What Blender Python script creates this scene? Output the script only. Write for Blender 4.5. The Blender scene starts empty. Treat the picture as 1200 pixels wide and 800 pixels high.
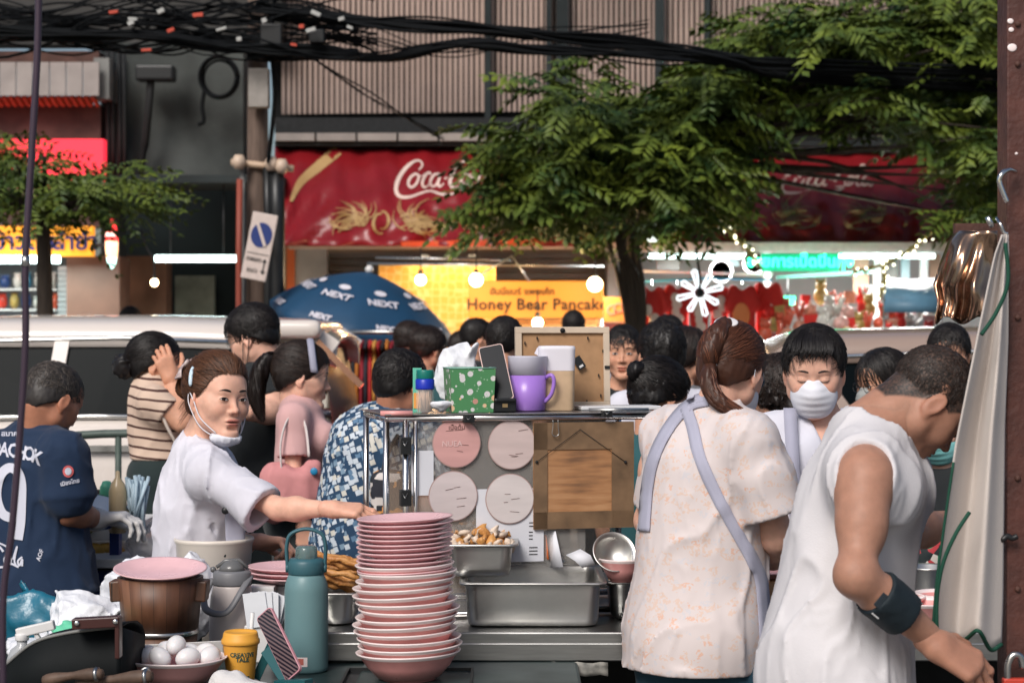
import bpy, bmesh, math, random
import numpy as np
from mathutils import Vector, Matrix, Quaternion, noise
R = math.radians
F = 2333.0
CAMZ = 1.6
HZ = 390.0
scene = bpy.context.scene
COL = scene.collection
rnd = random.Random(7)
def P(u, v, Y):
 return Vector(((u-600)/F*Y, Y, CAMZ+(HZ-v)/F*Y))
def lin(c):
 return tuple((x/255/12.92 if x/255 <= .04045 else ((x/255+.055)/1.055)**2.4) for x in c[:3])
MATS = {}
def mat(name, color=(.5, .5, .5), rough=.6, metal=0, noise=0, nscale=20, bump=0, bscale=60, trans=0, alpha=1,
  spec=.5, emit=None, estr=1, sheen=0, sss=0, attr=None, ior=1.45, color2=None, n_detail=4, stretch=None, coat=0):
 if name in MATS: return MATS[name]
 m = bpy.data.materials.new(name); m.use_nodes = True
 nt = m.node_tree; N = nt.nodes; L = nt.links
 b = N['Principled BSDF']
 b.inputs['Roughness'].default_value = rough
 b.inputs['Metallic'].default_value = metal
 b.inputs['Specular IOR Level'].default_value = spec
 b.inputs['IOR'].default_value = ior
 b.inputs['Transmission Weight'].default_value = trans
 b.inputs['Alpha'].default_value = alpha
 b.inputs['Coat Weight'].default_value = coat
 if sheen: b.inputs['Sheen Weight'].default_value = sheen
 if sss:
  b.inputs['Subsurface Weight'].default_value = sss
  b.inputs['Subsurface Radius'].default_value = (.012, .005, .003)
  b.inputs['Subsurface Scale'].default_value = .6
 c4 = (*color[:3], 1)
 b.inputs['Base Color'].default_value = c4
 tc = N.new('ShaderNodeTexCoord'); co = tc.outputs['Object']
 if stretch:
  mp = N.new('ShaderNodeMapping'); mp.inputs['Scale'].default_value = stretch
  L.new(co, mp.inputs['Vector']); co = mp.outputs['Vector']
 src = None
 if attr:
  a = N.new('ShaderNodeAttribute'); a.attribute_name = attr; src = a.outputs['Color']
  L.new(src, b.inputs['Base Color'])
 if noise or color2:
  nz = N.new('ShaderNodeTexNoise'); nz.inputs['Scale'].default_value = nscale; nz.inputs['Detail'].default_value = n_detail
  L.new(co, nz.inputs['Vector'])
  rp = N.new('ShaderNodeMapRange'); rp.inputs['From Min'].default_value = .3; rp.inputs['From Max'].default_value = .7
  L.new(nz.outputs['Fac'], rp.inputs['Value'])
  mx = N.new('ShaderNodeMix'); mx.data_type = 'RGBA'
  L.new(rp.outputs['Result'], mx.inputs['Factor'])
  if color2:
   mx.inputs['A'].default_value = c4; mx.inputs['B'].default_value = (*color2[:3], 1)
   if src: L.new(src, mx.inputs['A'])
  else:
   mx.blend_type = 'MULTIPLY'
   mx.inputs['A'].default_value = c4
   if src: L.new(src, mx.inputs['A'])
   mx.inputs['B'].default_value = (1-noise, 1-noise, 1-noise, 1)
  L.new(mx.outputs['Result'], b.inputs['Base Color'])
  rr = N.new('ShaderNodeMapRange'); rr.inputs['To Min'].default_value = max(0, rough-.08); rr.inputs['To Max'].default_value = min(1, rough+.1)
  L.new(nz.outputs['Fac'], rr.inputs['Value']); L.new(rr.outputs['Result'], b.inputs['Roughness'])
 if bump:
  n2 = N.new('ShaderNodeTexNoise'); n2.inputs['Scale'].default_value = bscale; n2.inputs['Detail'].default_value = 3
  L.new(co, n2.inputs['Vector'])
  bp = N.new('ShaderNodeBump'); bp.inputs['Strength'].default_value = bump; bp.inputs['Distance'].default_value = .01
  L.new(n2.outputs['Fac'], bp.inputs['Height']); L.new(bp.outputs['Normal'], b.inputs['Normal'])
 if emit:
  b.inputs['Emission Color'].default_value = (*emit[:3], 1); b.inputs['Emission Strength'].default_value = estr
 MATS[name] = m
 return m
def node_mat(name, fn, rough=.6, metal=0, spec=.5):
 """fn(nt, tc) -> color socket"""
 if name in MATS: return MATS[name]
 m = bpy.data.materials.new(name); m.use_nodes = True
 nt = m.node_tree; b = nt.nodes['Principled BSDF']
 b.inputs['Roughness'].default_value = rough; b.inputs['Metallic'].default_value = metal
 b.inputs['Specular IOR Level'].default_value = spec
 tc = nt.nodes.new('ShaderNodeTexCoord')
 c = fn(nt, tc)
 if c is not None: nt.links.new(c, b.inputs['Base Color'])
 MATS[name] = m
 return m
def ramp(nt, fac, stops, interp='CONSTANT'):
 r = nt.nodes.new('ShaderNodeValToRGB'); r.color_ramp.interpolation = interp
 el = r.color_ramp.elements
 while len(el) < len(stops): el.new(.5)
 for e, (p, c) in zip(el, stops): e.position = p; e.color = (*c[:3], 1)
 nt.links.new(fac, r.inputs['Fac']); return r.outputs['Color']
def node(nt, t, ins=None, **kw):
 n = nt.nodes.new(t)
 for k, v in kw.items(): setattr(n, k, v)
 for k, v in (ins or {}).items():
  if isinstance(v, bpy.types.NodeSocket): nt.links.new(v, n.inputs[k])
  else: n.inputs[k].default_value = v
 return n
def tag(o, label=None, cat=None, group=None, kind=None):
 if label: o['label'] = label
 if cat: o['category'] = cat
 if group: o['group'] = group
 if kind: o['kind'] = kind
 return o
def thing(name, loc, label, cat, group=None, rz=0):
 o = bpy.data.objects.new(name, None); COL.objects.link(o); o.empty_display_size = .1
 o.location = loc; o.rotation_euler = (0, 0, rz)
 return tag(o, label, cat, group)
def dup(root, loc=None, rz=None, label=None):
 def cp(o, par):
  c = o.copy(); COL.objects.link(c); c.parent = par
  for ch in [x for x in bpy.data.objects if x.parent == o]: cp(ch, c)
  return c
 c = cp(root, None)
 if loc is not None: c.location = loc
 if rz is not None: c.rotation_euler = (0, 0, rz)
 if label: c['label'] = label
 return c
def wm(o):
 m = o.matrix_basis.copy()
 while o.parent: o = o.parent; m = o.matrix_basis @ m
 return m
class MB:
 """collects geometry given in world coordinates (or local ones if world=False in build)"""
 def __init__(s): s.v = []; s.f = []; s.m = []; s.sm = []
 def add(s, vs, fs, mi=0, smooth=False):
  o = len(s.v); s.v += [tuple(x) for x in vs]
  for f in fs: s.f.append(tuple(i+o for i in f)); s.m.append(mi); s.sm.append(smooth)
  return s
 def box(s, c, d, rot=None, mi=0):
  """centre, full dims, optional Matrix"""
  c = Vector(c); vs = []
  for x in (-.5, .5):
   for y in (-.5, .5):
    for z in (-.5, .5):
     p = Vector((x*d[0], y*d[1], z*d[2]))
     if rot is not None: p = rot @ p
     vs.append(c+p)
  return s.add(vs, [(0, 1, 3, 2), (4, 6, 7, 5), (0, 4, 5, 1), (2, 3, 7, 6), (0, 2, 6, 4), (1, 5, 7, 3)], mi)
 def lathe(s, prof, c=(0, 0, 0), n=32, mi=0, axis=None, smooth=True, sx=1, sy=1, closed=False):
  """prof: (r,z) list bottom to top"""
  c = Vector(c); vs = []; fs = []
  M = axis if axis is not None else Matrix.Identity(3)
  for r, z in prof:
   for k in range(n):
    a = 2*math.pi*k/n
    vs.append(c + M @ Vector((r*math.cos(a)*sx, r*math.sin(a)*sy, z)))
  m = len(prof)
  for j in range(m-1 if not closed else m):
   j2 = (j+1) % m
   for k in range(n):
    k2 = (k+1) % n
    fs.append((j*n+k, j*n+k2, j2*n+k2, j2*n+k))
  if not closed:
   if prof[0][0] > 1e-6: fs.append(tuple(reversed(range(n))))
   if prof[-1][0] > 1e-6: fs.append(tuple(range((m-1)*n, m*n)))
  return s.add(vs, fs, mi, smooth)
 def tube(s, pts, r, n=8, mi=0, caps=True, smooth=True, flat=None):
  pts = [Vector(p) for p in pts]
  if not hasattr(r, '__len__'): r = [r]*len(pts)
  vs = []; fs = []; up = None
  for i, p in enumerate(pts):
   t = (pts[min(i+1, len(pts)-1)]-pts[max(i-1, 0)])
   if t.length < 1e-9: t = Vector((0, 0, 1))
   t.normalize()
   if up is None: up = Vector((0, 0, 1)) if abs(t.z) < .9 else Vector((1, 0, 0))
   a = t.cross(up)
   if a.length < 1e-6: a = t.orthogonal()
   a.normalize(); b = a.cross(t).normalized(); up = b
   for k in range(n):
    an = 2*math.pi*k/n
    vs.append(p + a*math.cos(an)*r[i] + b*math.sin(an)*r[i]*(flat or 1))
  for i in range(len(pts)-1):
   for k in range(n):
    k2 = (k+1) % n
    fs.append((i*n+k, i*n+k2, (i+1)*n+k2, (i+1)*n+k))
  if caps:
   fs.append(tuple(reversed(range(n)))); fs.append(tuple(range((len(pts)-1)*n, len(pts)*n)))
  return s.add(vs, fs, mi, smooth)
 def bar(s, a, b, w, h, mi=0, up=(0, 0, 1)):
  a = Vector(a); b = Vector(b); t = (b-a); L = t.length; t.normalize()
  u = Vector(up)
  if abs(t.dot(u)) > .98: u = Vector((0, 1, 0))
  x = t.cross(u).normalized(); z = x.cross(t)
  M = Matrix((x, t, z)).transposed()
  return s.box((a+b)/2, (w, L, h), M, mi)
 def sphere(s, c, r, n=16, mi=0, rot=None):
  c = Vector(c)
  if not hasattr(r, '__len__'): r = (r, r, r)
  vs = []; fs = []; m = n//2
  for j in range(m+1):
   th = math.pi*j/m
   for k in range(n):
    a = 2*math.pi*k/n
    p = Vector((r[0]*math.sin(th)*math.cos(a), r[1]*math.sin(th)*math.sin(a), r[2]*math.cos(th)))
    if rot is not None: p = rot @ p
    vs.append(c+p)
  for j in range(m):
   for k in range(n):
    k2 = (k+1) % n
    fs.append((j*n+k, (j+1)*n+k, (j+1)*n+k2, j*n+k2))
  return s.add(vs, fs, mi, True)
 def prism(s, pts, n, t, mi=0):
  """polygon pts (Vectors, planar) extruded by n*t"""
  pts = [Vector(p) for p in pts]; d = Vector(n).normalized()*t; k = len(pts)
  vs = pts+[p+d for p in pts]
  fs = [tuple(reversed(range(k))), tuple(range(k, 2*k))]
  for i in range(k): fs.append((i, (i+1) % k, k+(i+1) % k, k+i))
  return s.add(vs, fs, mi)
 def sheet(s, grid, mi=0, smooth=True):
  """grid of rows of points"""
  h = len(grid); w = len(grid[0]); vs = [p for row in grid for p in row]; fs = []
  for j in range(h-1):
   for i in range(w-1): fs.append((j*w+i, j*w+i+1, (j+1)*w+i+1, (j+1)*w+i))
  return s.add(vs, fs, mi, smooth)
 def text(s, body, size, loc, rot=None, ext=.002, mi=0, bold=0, align='CENTER', shear=0, sx=1, spacing=1):
  cu = bpy.data.curves.new('t', 'FONT'); cu.body = body; cu.size = size; cu.extrude = ext; cu.align_x = align; cu.align_y = 'CENTER'
  cu.offset = bold; cu.shear = shear; cu.resolution_u = 2; cu.space_character = spacing
  o = bpy.data.objects.new('t', cu); COL.objects.link(o)
  dg = bpy.context.evaluated_depsgraph_get(); me = bpy.data.meshes.new_from_object(o.evaluated_get(dg))
  M = rot if rot is not None else Matrix.Rotation(R(90), 3, 'X')
  loc = Vector(loc)
  vs = [loc + M @ Vector((v.co.x*sx, v.co.y, v.co.z)) for v in me.vertices]
  fs = [tuple(p.vertices) for p in me.polygons]
  s.add(vs, fs, mi)
  bpy.data.objects.remove(o); bpy.data.curves.remove(cu); bpy.data.meshes.remove(me)
  return s
 def islands(s):
  n = len(s.v); pa = list(range(n))
  def fd(a):
   while pa[a] != a: pa[a] = pa[pa[a]]; a = pa[a]
   return a
  for f in s.f:
   for i in f[1:]:
    a, b = fd(f[0]), fd(i)
    if a != b: pa[a] = b
  gr = {}
  for k, f in enumerate(s.f): gr.setdefault(fd(f[0]), []).append(k)
  out = []
  for ks in gr.values():
   m = MB(); mp = {}
   for k in ks:
    for i in s.f[k]:
     if i not in mp: mp[i] = len(m.v); m.v.append(s.v[i])
    m.f.append(tuple(mp[i] for i in s.f[k])); m.m.append(s.m[k]); m.sm.append(s.sm[k])
   out.append(m)
  return out
 def build_each(s, *a, **k): return [m.build(*a, **k) for m in s.islands()]
 def build(s, name, mats, parent=None, world=True, bevel=0, solid=0, subsurf=0, label=None):
  me = bpy.data.meshes.new(name)
  vs = s.v
  if parent is not None and world:
   root = parent
   iv = wm(root).inverted()
   vs = [tuple(iv @ Vector(v)) for v in vs]
  me.from_pydata(vs, [], s.f)
  if not isinstance(mats, (list, tuple)): mats = [mats]
  for m in mats: me.materials.append(m)
  me.polygons.foreach_set('material_index', s.m); me.polygons.foreach_set('use_smooth', s.sm)
  me.update();
  o = bpy.data.objects.new(name, me); COL.objects.link(o)
  if parent is not None: o.parent = parent
  if solid: md = o.modifiers.new('s', 'SOLIDIFY'); md.thickness = solid; md.offset = 0
  if bevel: md = o.modifiers.new('b', 'BEVEL'); md.width = bevel; md.segments = 2; md.limit_method = 'ANGLE'; md.angle_limit = R(40)
  if subsurf: md = o.modifiers.new('u', 'SUBSURF'); md.levels = subsurf; md.render_levels = subsurf
  if label: o['label'] = label
  return o
def crv(pts, n=8):
 """Catmull-Rom through pts"""
 pts = [Vector(p) for p in pts]; out = []
 for i in range(len(pts)-1):
  p0 = pts[max(i-1, 0)]; p1 = pts[i]; p2 = pts[i+1]; p3 = pts[min(i+2, len(pts)-1)]
  for k in range(n):
   t = k/n
   out.append(.5*((2*p1)+(p2-p0)*t+(2*p0-5*p1+4*p2-p3)*t*t+(3*p1-p0-3*p2+p3)*t**3))
 out.append(pts[-1]); return out
_rs = np.random.RandomState(3)
_lat = _rs.rand(32, 32, 32).astype(np.float32)*2-1
def vnoise(p):
 """p (...,3) -> (...)"""
 q = np.floor(p); f = (p-q).astype(np.float32); q = q.astype(np.int64) & 31; q1 = (q+1) & 31
 f = f*f*(3-2*f)
 x, y, z = q[..., 0], q[..., 1], q[..., 2]; X, Y, Z = q1[..., 0], q1[..., 1], q1[..., 2]
 fx, fy, fz = f[..., 0], f[..., 1], f[..., 2]
 a = _lat[x, y, z]*(1-fx)+_lat[X, y, z]*fx; b = _lat[x, Y, z]*(1-fx)+_lat[X, Y, z]*fx
 c = _lat[x, y, Z]*(1-fx)+_lat[X, y, Z]*fx; d = _lat[x, Y, Z]*(1-fx)+_lat[X, Y, Z]*fx
 return (a*(1-fy)+b*fy)*(1-fz)+(c*(1-fy)+d*fy)*fz
def smin(a, b, k):
 if k <= 0: return np.minimum(a, b)
 h = np.clip(.5+.5*(b-a)/k, 0, 1)
 return b*(1-h)+a*h-k*h*(1-h)
class Sdf:
 def __init__(s): s.ops = []; s.lo = np.full(3, 1e9); s.hi = np.full(3, -1e9)
 def _reg(s, op, k, fn, lo, hi):
  lo = np.array(lo, float); hi = np.array(hi, float)
  if op == 'u': s.lo = np.minimum(s.lo, lo); s.hi = np.maximum(s.hi, hi)
  s.ops.append((op, k, fn, lo, hi)); return s
 def cap(s, a, b, ra, rb=None, k=.02, op='u'):
  a = np.array(a, float); b = np.array(b, float); rb = ra if rb is None else rb
  ba = b-a; L2 = max(ba@ba, 1e-12); m = max(ra, rb)
  def fn(p):
   h = np.clip(((p-a)@ba)/L2, 0, 1)
   return np.linalg.norm(p-a-h[..., None]*ba, axis=-1)-(ra+(rb-ra)*h)
  return s._reg(op, k, fn, np.minimum(a, b)-m, np.maximum(a, b)+m)
 def chain(s, pts, rs, k=.02, op='u'):
  for i in range(len(pts)-1): s.cap(pts[i], pts[i+1], rs[i], rs[i+1], k, op)
  return s
 def ell(s, c, r, rot=None, k=.02, op='u'):
  c = np.array(c, float); r = np.array(r, float); M = np.eye(3) if rot is None else np.array(rot, float)
  m = r.max()
  def fn(p):
   q = (p-c)@M   # columns of M are the local axes
   k0 = np.linalg.norm(q/r, axis=-1); k1 = np.linalg.norm(q/(r*r), axis=-1)+1e-9
   return k0*(k0-1)/k1
  ext = np.sqrt(((M*r)**2).sum(1))
  return s._reg(op, k, fn, c-ext, c+ext)
 def rbox(s, c, d, rad=.01, rot=None, k=.01, op='u'):
  c = np.array(c, float); d = np.array(d, float)/2-rad; M = np.eye(3) if rot is None else np.array(rot, float)
  def fn(p):
   q = np.abs((p-c)@M)-d
   return np.linalg.norm(np.maximum(q, 0), axis=-1)+np.minimum(q.max(-1), 0)-rad
  ext = np.abs(M)@(d+rad)
  return s._reg(op, k, fn, c-ext, c+ext)
 def plane(s, c, n, k=.0, op='i'):
  """keeps the side opposite to n"""
  c = np.array(c, float); n = np.array(Vector(n).normalized(), float)
  return s._reg(op, k, lambda p: (p-c)@n, (-1e9,)*3, (1e9,)*3)
 def shell(s, t): s.ops.append(('shell', t, None, None, None)); return s
 def disp(s, fn): s.ops.append(('disp', 0, fn, None, None)); return s
 def _apply(s, op, k, D, d):
  if op == 'u': return smin(D, d, k)
  if op == 's': return -smin(-D, d, k)
  if op == 'i': return -smin(-D, -d, k)
 def eval(s, p):
  p = np.asarray(p, float); D = np.full(p.shape[:-1], 1.0)
  for op, k, fn, lo, hi in s.ops:
   if op == 'shell': D = np.maximum(D, -(D+k))
   elif op == 'disp': D = D+fn(p, D)
   else: D = s._apply(op, k, D, fn(p))
  return D
 def mesh(s, h):
  lo = s.lo-3*h-.01; hi = s.hi+3*h+.01
  n = np.ceil((hi-lo)/h).astype(int)+1
  ax = [lo[i]+h*np.arange(n[i]) for i in range(3)]
  D = np.full(n, .3, np.float32)
  def pts(sl): return np.stack(np.meshgrid(*[ax[i][sl[i]] for i in range(3)], indexing='ij'), -1)
  full = (slice(0, n[0]), slice(0, n[1]), slice(0, n[2]))
  for op, k, fn, l, u in s.ops:
   if op == 'shell': D = np.maximum(D, -(D+k)); continue
   if op == 'disp':
    msk = np.abs(D) < .06
    idx = np.nonzero(msk)
    pp = np.stack([ax[i][idx[i]] for i in range(3)], -1)
    D[idx] += fn(pp, D[idx]); continue
   mg = max(k, 0)+3*h+.03
   sl = tuple(slice(max(0, int((max(l[i], lo[i])-mg-lo[i])/h)), min(n[i], int((min(u[i], hi[i])+mg-lo[i])/h)+2)) for i in range(3))
   if any(a.stop <= a.start for a in sl): continue
   if op == 'i':
    sl = full
    msk = D < .05; idx = np.nonzero(msk)
    pp = np.stack([ax[i][idx[i]] for i in range(3)], -1)
    D[idx] = s._apply(op, k, D[idx], fn(pp)); continue
   D[sl] = s._apply(op, k, D[sl], fn(pts(sl)).astype(np.float32))
  return nets(D, lo, h)
def nets(D, lo, h):
 ins = D < 0
 nx, ny, nz = D.shape
 C = np.zeros((nx-1, ny-1, nz-1), np.int8)
 offs = [(a, b, c) for a in (0, 1) for b in (0, 1) for c in (0, 1)]
 for a, b, c in offs: C += ins[a:nx-1+a, b:ny-1+b, c:nz-1+c]
 act = (C > 0) & (C < 8)
 I = np.stack(np.nonzero(act), -1)
 vid = np.full(act.shape, -1, np.int64); vid[act] = np.arange(len(I))
 acc = np.zeros((len(I), 3)); cnt = np.zeros(len(I))
 cv = {o: D[I[:, 0]+o[0], I[:, 1]+o[1], I[:, 2]+o[2]].astype(float) for o in offs}
 for o in offs:
  for ax in range(3):
   if o[ax]: continue
   o2 = list(o); o2[ax] = 1; o2 = tuple(o2)
   a = cv[o]; b = cv[o2]; m = (a < 0) != (b < 0)
   t = np.where(m, a/(a-b+1e-30*(a == b)), 0)
   pt = np.tile(np.array(o, float), (len(I), 1)); pt[:, ax] += t
   acc += pt*m[:, None]; cnt += m
 V = lo+h*(I+acc/np.maximum(cnt, 1)[:, None])
 Q = []
 for ax in range(3):
  a0 = [slice(1, -1)]*3; a0[ax] = slice(0, -1); a1 = [slice(1, -1)]*3; a1[ax] = slice(1, None)
  A = ins[tuple(a0)]; B = ins[tuple(a1)]
  for sgn in (0, 1):
   m = (A & ~B) if sgn == 0 else (~A & B)
   J = np.stack(np.nonzero(m), -1)
   off = np.ones(3, int); off[ax] = 0
   J = J+off
   u = (ax+1) % 3; w = (ax+2) % 3
   def g(du, dw):
    K = J.copy(); K[:, u] -= du; K[:, w] -= dw
    return vid[K[:, 0], K[:, 1], K[:, 2]]
   q = np.stack([g(1, 1), g(0, 1), g(0, 0), g(1, 0)], -1)
   if sgn == 1: q = q[:, ::-1]
   Q.append(q)
 Q = np.concatenate(Q); Q = Q[(Q >= 0).all(1)]
 return V, Q
def smooth_verts(V, Q, it=1, lam=.5):
 e = np.concatenate([Q[:, [0, 1]], Q[:, [1, 2]], Q[:, [2, 3]], Q[:, [3, 0]]])
 for _ in range(it):
  acc = np.zeros_like(V); c = np.zeros(len(V))
  np.add.at(acc, e[:, 0], V[e[:, 1]]); np.add.at(acc, e[:, 1], V[e[:, 0]])
  np.add.at(c, e[:, 0], 1); np.add.at(c, e[:, 1], 1)
  V = V*(1-lam)+lam*acc/np.maximum(c, 1)[:, None]
 return V
class Acc:
 """joins numpy meshes, optional vertex colours, and MB pieces into one object"""
 def __init__(s): s.V = []; s.Fs = []; s.mi = []; s.col = []; s.n = 0; s.sm = []
 def add(s, V, Q, mi=0, col=None, smooth=True):
  s.V.append(np.asarray(V, float)); s.Fs += (np.asarray(Q)+s.n).tolist() if len(Q) else []
  s.mi += [mi]*len(Q); s.sm += [smooth]*len(Q); s.n += len(V)
  s.col.append(np.ones((len(V), 3)) if col is None else col); return s
 def mb(s, m, mi=0):
  V = np.array(m.v, float); s.V.append(V); s.Fs += [[i+s.n for i in f] for f in m.f]
  s.mi += [x+mi for x in m.m]; s.sm += m.sm; s.n += len(V); s.col.append(np.ones((len(V), 3))); return s
 def build(s, name, mats, parent=None, label=None):
  V = np.concatenate(s.V)
  if parent is not None:
   iv = np.array(wm(parent).inverted()); V = V@iv[:3, :3].T+iv[:3, 3]
  me = bpy.data.meshes.new(name)
  me.from_pydata(V.tolist(), [], s.Fs)
  if not isinstance(mats, (list, tuple)): mats = [mats]
  for m in mats: me.materials.append(m)
  me.polygons.foreach_set('material_index', s.mi); me.polygons.foreach_set('use_smooth', s.sm)
  c = np.concatenate(s.col)
  if (c != 1).any():
   at = me.color_attributes.new('Col', 'FLOAT_COLOR', 'POINT')
   at.data.foreach_set('color', np.concatenate([c, np.ones((len(c), 1))], 1).astype(np.float32).ravel())
  me.update()
  o = bpy.data.objects.new(name, me); COL.objects.link(o)
  if parent is not None: o.parent = parent
  if label: o['label'] = label
  return o
def sdf_obj(sd, h, name, m, parent=None, smooth=1, label=None):
 V, Q = sd.mesh(h); V = smooth_verts(V, Q, smooth)
 return Acc().add(V, Q).build(name, m, parent, label)
class Frame:
 def __init__(s, c, yaw=0, pitch=0, roll=0, sc=1):
  s.c = Vector(c); s.M = Matrix.Rotation(R(yaw), 3, 'Z') @ Matrix.Rotation(R(pitch), 3, 'X') @ Matrix.Rotation(R(roll), 3, 'Y')
  s.s = sc; s.N = np.array(s.M)
 def p(s, x, y, z): return s.c + s.M @ (Vector((x, y, z))*s.s)
 def d(s, x, y, z): return s.M @ Vector((x, y, z))
 def loc(s, p): return ((np.asarray(p)-np.array(s.c))@s.N)/s.s   # world -> local
 def wor(s, q): return (np.asarray(q)*s.s)@s.N.T+np.array(s.c)
 def r(s, *a): return tuple(x*s.s for x in a)
def head_sdf(f, sd, w=1.0, jaw=1.0, nose=1.0, lips=1.0, smile=0, fem=False, cheek=1.0, open_=0):
 """adds a head with a face to an Sdf; local units are metres of a 0.24 m tall head"""
 s = f.s
 def E(c, r, k=.02, op='u', rot=None):
  M = f.N if rot is None else f.N@np.array(rot)
  sd.ell(f.p(*c), f.r(*r), M, k*s, op)
 def C(a, b, ra, rb, k=.012, op='u'): sd.cap(f.p(*a), f.p(*b), ra*s, rb*s, k*s, op)
 E((0, -.018, .036), (.074*w, .094, .084))
 E((0, .026, -.012), (.062*w, .060, .082), .03)
 E((0, .040, .042), (.055*w, .045, .042), .03)
 jw = .046*w*jaw
 for x in (-1, 1):
  C((x*jw, .004, -.058), (x*.012, .068, -.101), .020, .017, .03)
  C((x*(jw+.008), -.002, -.02), (x*jw, .004, -.06), .018, .018, .03)
  E((x*.036*w, .056, -.030), (.025*cheek, .026, .026), .026)
  E((x*.056*w, .030, -.008), (.014, .030, .018), .02)
 E((0, .070, -.100), (.020, .018, .016), .016)
 C((-.032*w, .073, .022), (.032*w, .073, .022), .010, .010, .018)
 for x in (-1, 1):
  E((x*.031, .100, -.001), (.020, .016, .011), .010, 's')
  E((x*.031, .073, -.002), (.0155, .0155, .0115), .005)
 C((0, .080, .008), (0, .099+.004*(nose-1), -.030), .0055, .0078*nose, .010)
 E((0, .100+.004*(nose-1), -.034), (.0098*nose, .010, .0082), .006)
 for x in (-1, 1):
  E((x*.0125*nose, .090, -.0365), (.0075, .0095, .007), .006)
  E((x*.006, .098, -.0435), (.0035, .005, .003), .002, 's')
 E((0, .070, -.064), (.028, .020, .022), .018)
 lz = -.062
 E((0, .0865, lz+.0005), (.0215*lips, .0085, .0052*lips), .004)
 E((0, .0855, lz-.0098), (.0180*lips, .0090, .0060*lips), .004)
 E((0, .0890, lz-.0045), (.0250*lips, .012, .0012+open_*.006), .002, 's')
 E((0, .086, -.0845), (.014, .008, .006), .010, 's')
 for x in (-1, 1):
  rot = Matrix.Rotation(R(-12), 3, 'X') @ Matrix.Rotation(R(x*-18), 3, 'Z')
  E((x*.079*w, -.010, -.006), (.0065, .0185, .031), .006, 'u', rot)
  E((x*.0865*w, -.008, -.002), (.0045, .011, .021), .004, 's', rot)
  E((x*.077*w, -.006, -.034), (.006, .009, .010), .005)
 return sd
def surf_y(sd, f, x, z, y0=.125, y1=.03, n=90):
 """outermost face depth (local y) above local (x,z) arrays"""
 x = np.asarray(x, float); z = np.asarray(z, float); ys = np.linspace(y0, y1, n).reshape((n,)+(1,)*x.ndim)
 q = np.stack([np.broadcast_to(x, (n,)+x.shape), np.broadcast_to(ys, (n,)+x.shape), np.broadcast_to(z, (n,)+x.shape)], -1)
 hit = sd.eval(f.wor(q)) < 0; i = np.argmax(hit, 0)
 return np.where(hit.any(0), np.linspace(y0, y1, n)[i], y1)
def face_features(sd, f, acc, eyes='open', gaze=(0, 0), brow=1.0, glasses=False, w=1.0, browz=.0215):
 """eyes, lashes and brows as thin shells lying on the face. material slots: 1 sclera 2 iris 3 dark"""
 s = f.s
 for x in (-1, 1):
  cx = x*.031
  m = MB()
  if eyes == 'open':
   nu, nv = 17, 9
   us = np.linspace(-1, 1, nu); vs = np.linspace(0, 1, nv)
   hu = .0052; hl = .0040
   X = np.zeros((nv, nu)); Z = np.zeros((nv, nu))
   for j in range(nv):
    top = hu*(1-np.abs(us)**2.2); bot = -hl*(1-np.abs(us)**2)
    X[j] = cx+us*.0142; Z[j] = -.001+bot+(top-bot)*vs[j]+x*0+.0012*us*x
   Y = surf_y(sd, f, X, Z); Y = np.full(X.shape, np.median(Y))*.5+Y*.5
   Y += .0018-.0022*((X-cx)/.0142)**2
   vv = f.wor(np.stack([X, Y, Z], -1)).reshape(-1, 3)
   fs = []; mi = []
   for j in range(nv-1):
    for i in range(nu-1):
     fs.append((j*nu+i, j*nu+i+1, (j+1)*nu+i+1, (j+1)*nu+i))
     mx = (X[j, i]+X[j, i+1])/2-cx-gaze[0]*.006; mz = (Z[j, i]+Z[j+1, i])/2+.0005-gaze[1]*.004
     d = math.hypot(mx, mz); mi.append(3 if d < .0028 else 2 if d < .0060 else 1)
   o = len(m.v); m.v += [tuple(v) for v in vv]
   m.f += [tuple(k+o for k in q) for q in fs]; m.m += [k for k in mi]; m.sm += [True]*len(fs)
   top = [f.p(X[-1, i], Y[-1, i]+.0006, Z[-1, i]) for i in range(nu)]
   m.tube(top, [.0004*s+.0011*s*math.sin(math.pi*min(1, (i+2)/(nu+2))) for i in range(nu)], 5, 3)
   low = [f.p(X[0, i], Y[0, i]+.0002, Z[0, i]) for i in range(nu)]
   m.tube(low, .0005*s, 4, 4)
  else:
   us = np.linspace(-1, 1, 13); X = cx+us*.0145; Z = -.0045-.0035*(1-us**2)
   Y = surf_y(sd, f, X, Z)+.0006
   m.tube([f.p(X[i], Y[i], Z[i]) for i in range(13)], [.0014*s*(.4+.6*math.sin(math.pi*(i+1)/14)) for i in range(13)], 5, 3)
   Z2 = .004-.002*us**2; Y2 = surf_y(sd, f, X, Z2)+.0002
   m.tube([f.p(X[i], Y2[i], Z2[i]) for i in range(13)], .0005*s, 4, 4)
  if brow:
   t = np.linspace(0, 1, 12); X = x*(.014+.032*t); Z = browz+.0055*np.sin(t*2.4)-.003*t
   Y = surf_y(sd, f, X, Z)+.0002
   m.tube([f.p(X[i], Y[i], Z[i]) for i in range(12)], [brow*.0026*s*math.sin(math.pi*(.12+.85*k)**.8) + .0003 for k in t], 6, 3, flat=1)
  acc.mb(m, 0)
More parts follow.
